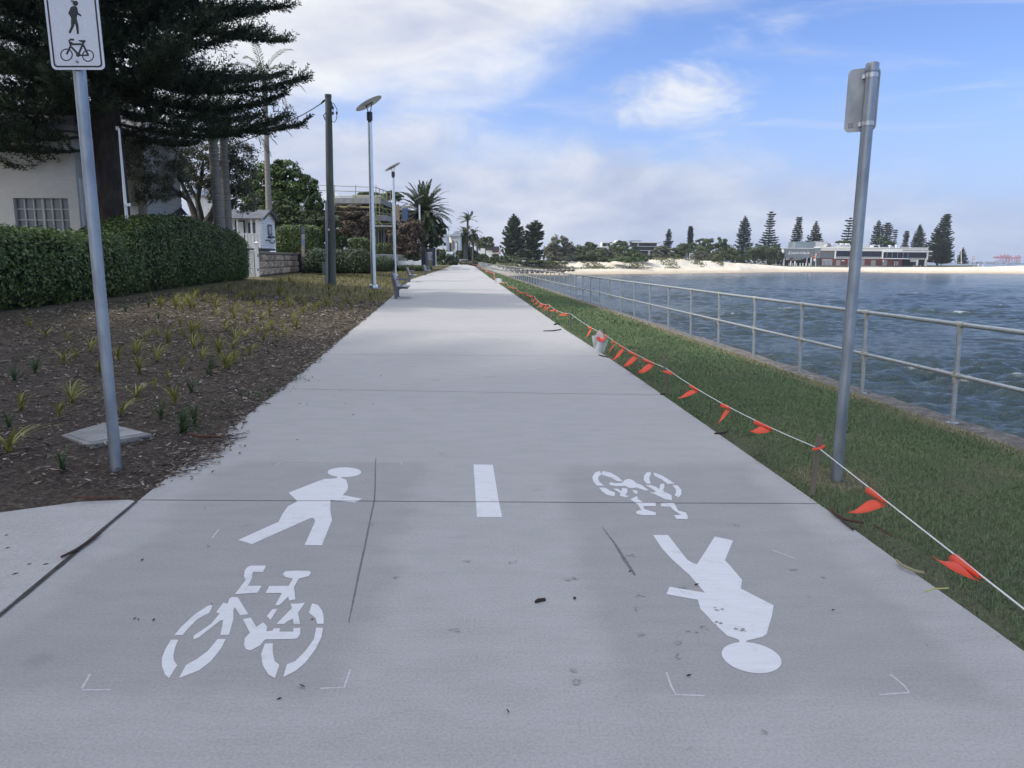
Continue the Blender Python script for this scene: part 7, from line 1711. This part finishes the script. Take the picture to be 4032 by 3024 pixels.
S4 = thing('safety_sign', 'small red and white board on the column in the middle of the club front', 'sign', P(3477, 1030, D-1.4)); MB().pbox(3475.5, 1018, 3480, 1024, D-1.4, .1).build('panel', plain('red white board', (.6, .12, .1)), S4); MB().pbox(3475.5, 1024.2, 3480, 1031, D-1.4, .1).build('panel', WHITES, S4)
# poles, bollards, street lights
def pole(nm, lab, cat, px, y0_2, y1_2, d, r=.13, m_=WHITE, grp=None, extra=None):
    t = thing(nm, lab, cat, P(px, y1_2, d), grp); MB().tube([P(px, y1_2+2, d), P(px, y0_2, d)], r, 8).build('pole', m_, t)
    if extra: extra(t)
pole('flagpole', 'plain white pole standing at the roadside left of the club', 'pole', 3055.5, 980, 1043, 388)
pole('flagpole', 'tall white pole in front of the lone young pine', 'pole', 3785, 981, 1038, 410, .17)
pole('flagpole', 'short pale pole left of the lone young pine', 'pole', 3766.5, 1006, 1036, 413, .14)
def light_head(px, y, d, s_=1): return lambda t: (MB().tube([P(px, y+8, d), P(px-1*s_, y+2, d), P(px-5*s_, y, d), P(px-9*s_, y+1.5, d)], [.1, .1, .1, .16], 6).build('arm', GALV, t))
for px, y0_2, y1_2, d, lab in ((2983, 988, 1040, 393, 'curved street light beside the traffic signs'), (2648.5, 992, 1018, 393, 'street light above the dunes near the modern house'), (2282, 985, 1008, 378, 'street light among the trees right of the rounded grey tree')):
    pole('street_light', lab, 'street light', px, y0_2+6, y1_2, d, .11, GALV, 'street lights by the shore road', light_head(px, y0_2, d))
pole('floodlight_tower', 'thin lighting tower beyond the large leaning pine', 'tower', 3757, 990, 1030, 600, .25, GALV, None, lambda t: MB().pbox(3754, 987, 3760, 990.5, 600, .4).build('lamp_head', GALV, t))
def tsign(lab, px, y0_2, y1_2, ys_, d, w_=4, m_=WHITES):
    t = thing('road_sign', lab, 'road sign', P(px, y1_2, d), 'road signs by the shore road'); MB().tube([P(px, y1_2+2, d), P(px, y0_2, d)], .07, 6).build('post', GALV, t); MB().pbox(px-w_, y0_2, px+w_, ys_, d-.12, .06).build('board', m_, t)
tsign('white give way sign beside the curved street light', 2988, 1014, 1040, 1024, 392, 4.5)
tsign('grey backed sign in front of the wide olive tree', 2894, 1014, 1036, 1020.5, 393)
tsign('pale sign left of the silvery bush', 2725, 1014.5, 1030, 1020.5, 393)
tsign('small grey sign below the domed trees', 2783, 1018.5, 1030, 1025, 393, 4, GALV)
tsign('grey sign back right of the dusky tree', 2960, 1018.5, 1036, 1024.5, 393, 4, GALV)
t = thing('marker_post', 'white marker post with a lamp behind the dune crest', 'marker', P(2716, 1026, 378)); MB().tube([P(2716, 1026, 378), P(2717, 988, 378)], [.3, .16], 8).build('post', WHITE, t); MB().tube([P(2717, 994, 378), P(2717, 990, 378), P(2717, 986, 378)], [.1, .35, .1], 8).build('lamp', WHITES, t)
t = thing('signal_mast', 'white mast with small shapes hoisted at the roadside', 'mast', P(3016, 1040, 390)); MB().tube([P(3017, 1042, 390), P(3018, 984, 390)], .1, 6).build('mast', WHITE, t)
for x, y in ((3017, 987), (3013, 1000), (3016, 1012)): MB().pbox(x-3, y-2, x+3, y+2, 389.8, .15).build('signal_shape', WHITE, t)
for i, (x, w_) in enumerate(((3107, 2.4), (3113.5, 4.5), (3122, 2.4), (3130, 4.5), (3136.5, 2.4), (3150.5, 2.8), (3161.5, 2.8), (3172.5, 2.8), (3186, 2.6))):
    tall = w_ > 4; o = MB().tube([P(x, 1048, 389), P(x, 1029 if tall else 1036.5, 389), P(x, 1028.4 if tall else 1036, 389)], [w_/2*389/F, w_/2*389/F, w_/3*389/F], 8).build('bollard', WHITE, loc=P(x, 1047, 389))
    tag(o, ('tall wide white bollard before the club entrance' if tall else 'short white bollard before the club entrance'), 'bollard', 'white bollards before the club')
for x in (3598, 3624, 3649): tag(MB().tube([P(x, 1052, 391), P(x, 1043.5, 391)], .16, 8).build('bollard', plain('cream yellow paint', (.5, .42, .25)), loc=P(x, 1052, 391)), 'cream timber bollard on the forecourt below the club columns', 'bollard', 'cream bollards at the club')
# low sea walls, forecourt, boulders
LWM = mat('weathered timber groyne', (.16, .12, .085), (.07, .055, .045), .9, 0, .8)
def lw(nm, lab, x0, y0_2, x1, y1_2, d, dep, m_): return tag(MB().pbox(x0, y0_2, x1, y1_2, d, dep).build(nm, m_, loc=P((x0+x1)/2, y1_2, d)), lab, 'low wall')
lw('timber_retaining_wall', 'brown timber retaining wall at the top of the beach left of the club', 3030, 1046.5, 3118, 1054.5, 385, 2, LWM)
lw('concrete_ramp', 'grey concrete boat ramp below the roller doors', 3345, 1047, 3458, 1056, 392, 5, CONC)
lw('forecourt_wall', 'long low dark wall in front of the club forecourt', 3205, 1046, 3660, 1051, 394, 3, mat('dark kerb', (.13, .13, .13), None, .9))
lw('timber_groyne', 'long dark timber edge of the grassy point right of the pines', 3660, 1049.5, 3868, 1054.5, 391, 1, LWM)
tag(MB().grid([[P(x, 1045+(.0 if 3660 < x < 3860 else 2)+R.uniform(-1, .5), dd2) for x in range(3650, 3868, 12)] for dd2 in (392, 395, 399, 405)]+[[P(x, 1046, 410) for x in range(3650, 3868, 12)]]).build('grassy_point', mat('dry coastal grass', (.30, .25, .13), (.17, .16, .07), .95, 0, .3), smooth=True), kind='structure')
tag(MB().obox(P(3473, 1053, 390), (1.6, 0, 0), (0, .8, 0), (0, 0, .5)).build('boulder', SANDC, loc=P(3473, 1055, 390), bevel=.3), 'pale boulder at the foot of the forecourt wall', 'boulder')
for i, (x, y, lab) in enumerate(((3870, 1047, 'white post at the tip of the grassy point'), (3852, 1044, 'white lump at the tip of the grassy point'))):
    tag(MB().tube([P(x, y+5, 389), P(x, y-3, 389), P(x, y-5, 389)], [.3, .25, .1], 7).build('channel_marker', WHITE, loc=P(x, y+5, 389)), lab, 'marker')
d = 376
for px, h0, lab, cc_ in ((3967, 1056, 'tiny person standing on the far sand spit', (.16, .13, .12)), (3832, 1059, 'tiny person in pale clothes at the water end of the timber edge', (.62, .60, .56))):
    b_ = P(px, h0, d); mesh_pts = [(-.12, 0, 0), (-.1, 0, .45), (-.06, 0, .85)]
    mb = MB()
    for s_ in (-1, 1): mb.tube([b_+Vector((.13*s_, 0, 0)), b_+Vector((.11*s_, 0, .45)), b_+Vector((.08*s_, 0, .88))], [.06, .075, .1], 7)
    mb.tube([b_+Vector((0, 0, .82)), b_+Vector((0, 0, 1.05)), b_+Vector((0, 0, 1.38)), b_+Vector((0, 0, 1.48)), b_+Vector((0, 0, 1.52))], [.16, .16, .21, .12, .06], 9)
    for s_ in (-1, 1): mb.tube([b_+Vector((.2*s_, 0, 1.4)), b_+Vector((.27*s_, 0, 1.12)), b_+Vector((.25*s_, -.08, .85))], [.06, .05, .04], 6)
    mb.tube([b_+Vector((0, 0, 1.5)), b_+Vector((0, 0, 1.6)), b_+Vector((0, 0, 1.72))], [.06, .115, .06], 8)
    tag(mb.build('person', plain('beach clothes', cc_), loc=b_, smooth=True), lab, 'person')
# gulls on the wet sand
g = MB(); g.tube([(-.22, 0, .20), (-.12, 0, .24), (.05, 0, .27), (.16, 0, .34), (.22, 0, .38), (.30, 0, .37)], [.02, .085, .09, .05, .055, .01], 8); g.tube([(0, .03, 0), (0, .03, .2)], .012, 4); g.tube([(0, -.03, 0), (0, -.03, .2)], .012, 4)
g0 = g.build('gull', mat('white plumage', (.8, .8, .8), None, .8), smooth=True); k = 0
for x, y in ((3394, 1069), (3428, 1069), (3441, 1069), (3448, 1068), (3454, 1069), (3460, 1070), (3464, 1070), (3469, 1069.5), (3481, 1071), (3378, 1070), (3388, 1068.5)):
    p = at(x, y, SEA+.35); o = g0 if k == 0 else g0.copy()
    if k: col.objects.link(o)
    k += 1; o.location = p-Vector((0, 0, .1)); o.rotation_euler = (0, 0, R.uniform(0, 6.28)); o.scale = (1.7,)*3
    tag(o, 'white gull standing on the wet sand below the boat ramp', 'gull', 'gulls on the beach')
# parked cars glimpsed under the club
def tiny_car(lab, px, py, d, cc_, L_=4.3):
    b_ = P(px, py, d); t = thing('parked_car', lab, 'car', b_, 'cars parked by the club'); h = L_/2
    mb = MB(); mb.prism([b_+Vector((x*h, 0, z)) for x, z in ((-1, .35), (-.98, .85), (-.62, .95), (-.38, 1.42), (.35, 1.45), (.66, .98), (.97, .85), (1, .35))], (0, 1.7, 0)); mb.build('body', mat('car paint', cc_, None, .25), t, bevel=.06)
    mb = MB(); mb.prism([b_+Vector((x*h, -.012, z)) for x, z in ((-.56, .97), (-.35, 1.34), (.32, 1.36), (.58, .98))], (0, .01, 0)); mb.build('window', GLASSD, t)
    for s_ in (-.6, .6): MB().tube([b_+Vector((s_*h, -.05, .33)), b_+Vector((s_*h, .2, .33))], .33, 12).build('wheel', BLACKP, t)
tiny_car('dark car parked under the right end of the club', 3596, 1046, D+4.2, (.03, .035, .07)); tiny_car('pale blue car beyond the club columns', 3634, 1043, D+8, (.45, .5, .55), 4.6); tiny_car('white car at the roadside left of the club', 3003, 1042, 391, (.75, .75, .75))
# ------------------------------------------------------------------ port on the horizon
REDC = mat('crane red', (.55, .10, .10), (.45, .08, .085), .7, 0, .02); d = 3300
def crane(lab, px, ytop, ybase, w_, boom):
    t = thing('gantry_crane', lab, 'crane', P(px, ybase, d), 'container cranes across the bay'); mb = MB(); sz_ = 3.2
    for dx_2 in (-w_/2, w_/2):
        for dd2 in (0, 25): mb.tube([P(px+dx_2, ybase, d+dd2), P(px+dx_2*.8, ytop+8, d+dd2)], sz_*.55, 4)
    ym = (ytop+ybase)/2; mb.pbox(px-w_/2-1, ym, px+w_/2+1, ym+2.2, d, 25); mb.pbox(px-w_/2, ybase-6, px+w_/2, ybase-4, d, 25); mb.build('portal_frame', REDC, t)
    mb = MB(); mb.tube([P(px-boom, ytop+12, d+10), P(px+w_, ytop+9, d+10)], sz_, 5); mb.tube([P(px-boom, ytop+9.5, d+10), P(px-boom*.3, ytop+6, d+10), P(px, ytop, d+10)], sz_*.4, 4); mb.build('boom', REDC, t)
    mb = MB(); mb.tube([P(px-w_*.3, ytop+9, d+10), P(px, ytop, d+10), P(px+w_*.6, ytop+9, d+10)], sz_*.7, 4); mb.build('apex', REDC, t)
crane('container crane on the left with its boom reaching out low', 3942, 1003, 1029, 8, 30)
crane('second container crane, tall above the red stack', 3956, 1001, 1029, 8, 14)
crane('third container crane in the middle of the red group', 3968, 1002, 1029, 8, 12)
crane('container crane at the right of the main group', 3980, 1006, 1029, 8, 10)
crane('far right container crane near the photo edge', 4012, 1004, 1030, 9, 10); crane('container crane between the main group and the right edge', 4000, 1005, 1030, 8, 8)
CONT = mat('stacked containers', (.42, .16, .12), (.20, .22, .28), .8, 0, .02, 2); mb = MB()
for i in range(10): x = 3930+4.6*i; mb.pbox(x, 1028+R.uniform(-1.5, 1), x+4.4, 1040, 3260, 30)
tag(mb.build('container_stack', CONT, loc=P(3950, 1040, 3260)), 'row of red and grey shipping containers under the cranes', 'containers')
SHM = mat('hazy shore', (.12, .15, .19), (.08, .105, .14), .9, 0, .01, 5); mb = MB(); rows = [[], []]
rows = [[P(x, 1049.5, 3100) for x in range(3560, 4700, 12)], [P(x, 1039+R.uniform(-1.4, .8), 3120) for x in range(3560, 4700, 12)], [P(x, 1036, 3500) for x in range(3560, 4700, 12)]]
tag(mb.grid(rows).build('far_shore', SHM), kind='structure')
for i in range(26):
    x = 3790+i*9.6+R.uniform(-3, 3); w_ = R.uniform(4, 12); y = R.uniform(1029, 1035)
    tag(MB().pbox(x, y, x+w_, 1041, 3080, 30).build('warehouse', mat('pale warehouse', *( [((.62, .63, .66), (.5, .52, .56)), ((.25, .28, .33), None), ((.36, .38, .42), None)][i % 3]), .8, 0, .02), loc=P(x, 1041, 3080)), 'low pale building on the hazy far shore', 'warehouse', 'buildings on the far shore')

# ------------------------------------------------------------------ sea air
if HAZE:
    hz = bpy.data.materials.new('sea haze'); hz.use_nodes = True; nt = hz.node_tree; nt.nodes.clear()
    vo = nt.nodes.new('ShaderNodeVolumePrincipled'); vo.inputs['Color'].default_value = (.78, .86, 1, 1); vo.inputs['Density'].default_value = HAZE; vo.inputs['Anisotropy'].default_value = .2
    out = nt.nodes.new('ShaderNodeOutputMaterial'); nt.links.new(vo.outputs[0], out.inputs['Volume'])
    o = tag(MB().box(-450, 5600, -60, 4800, -7.5, 60).build('haze', hz), kind='stuff')
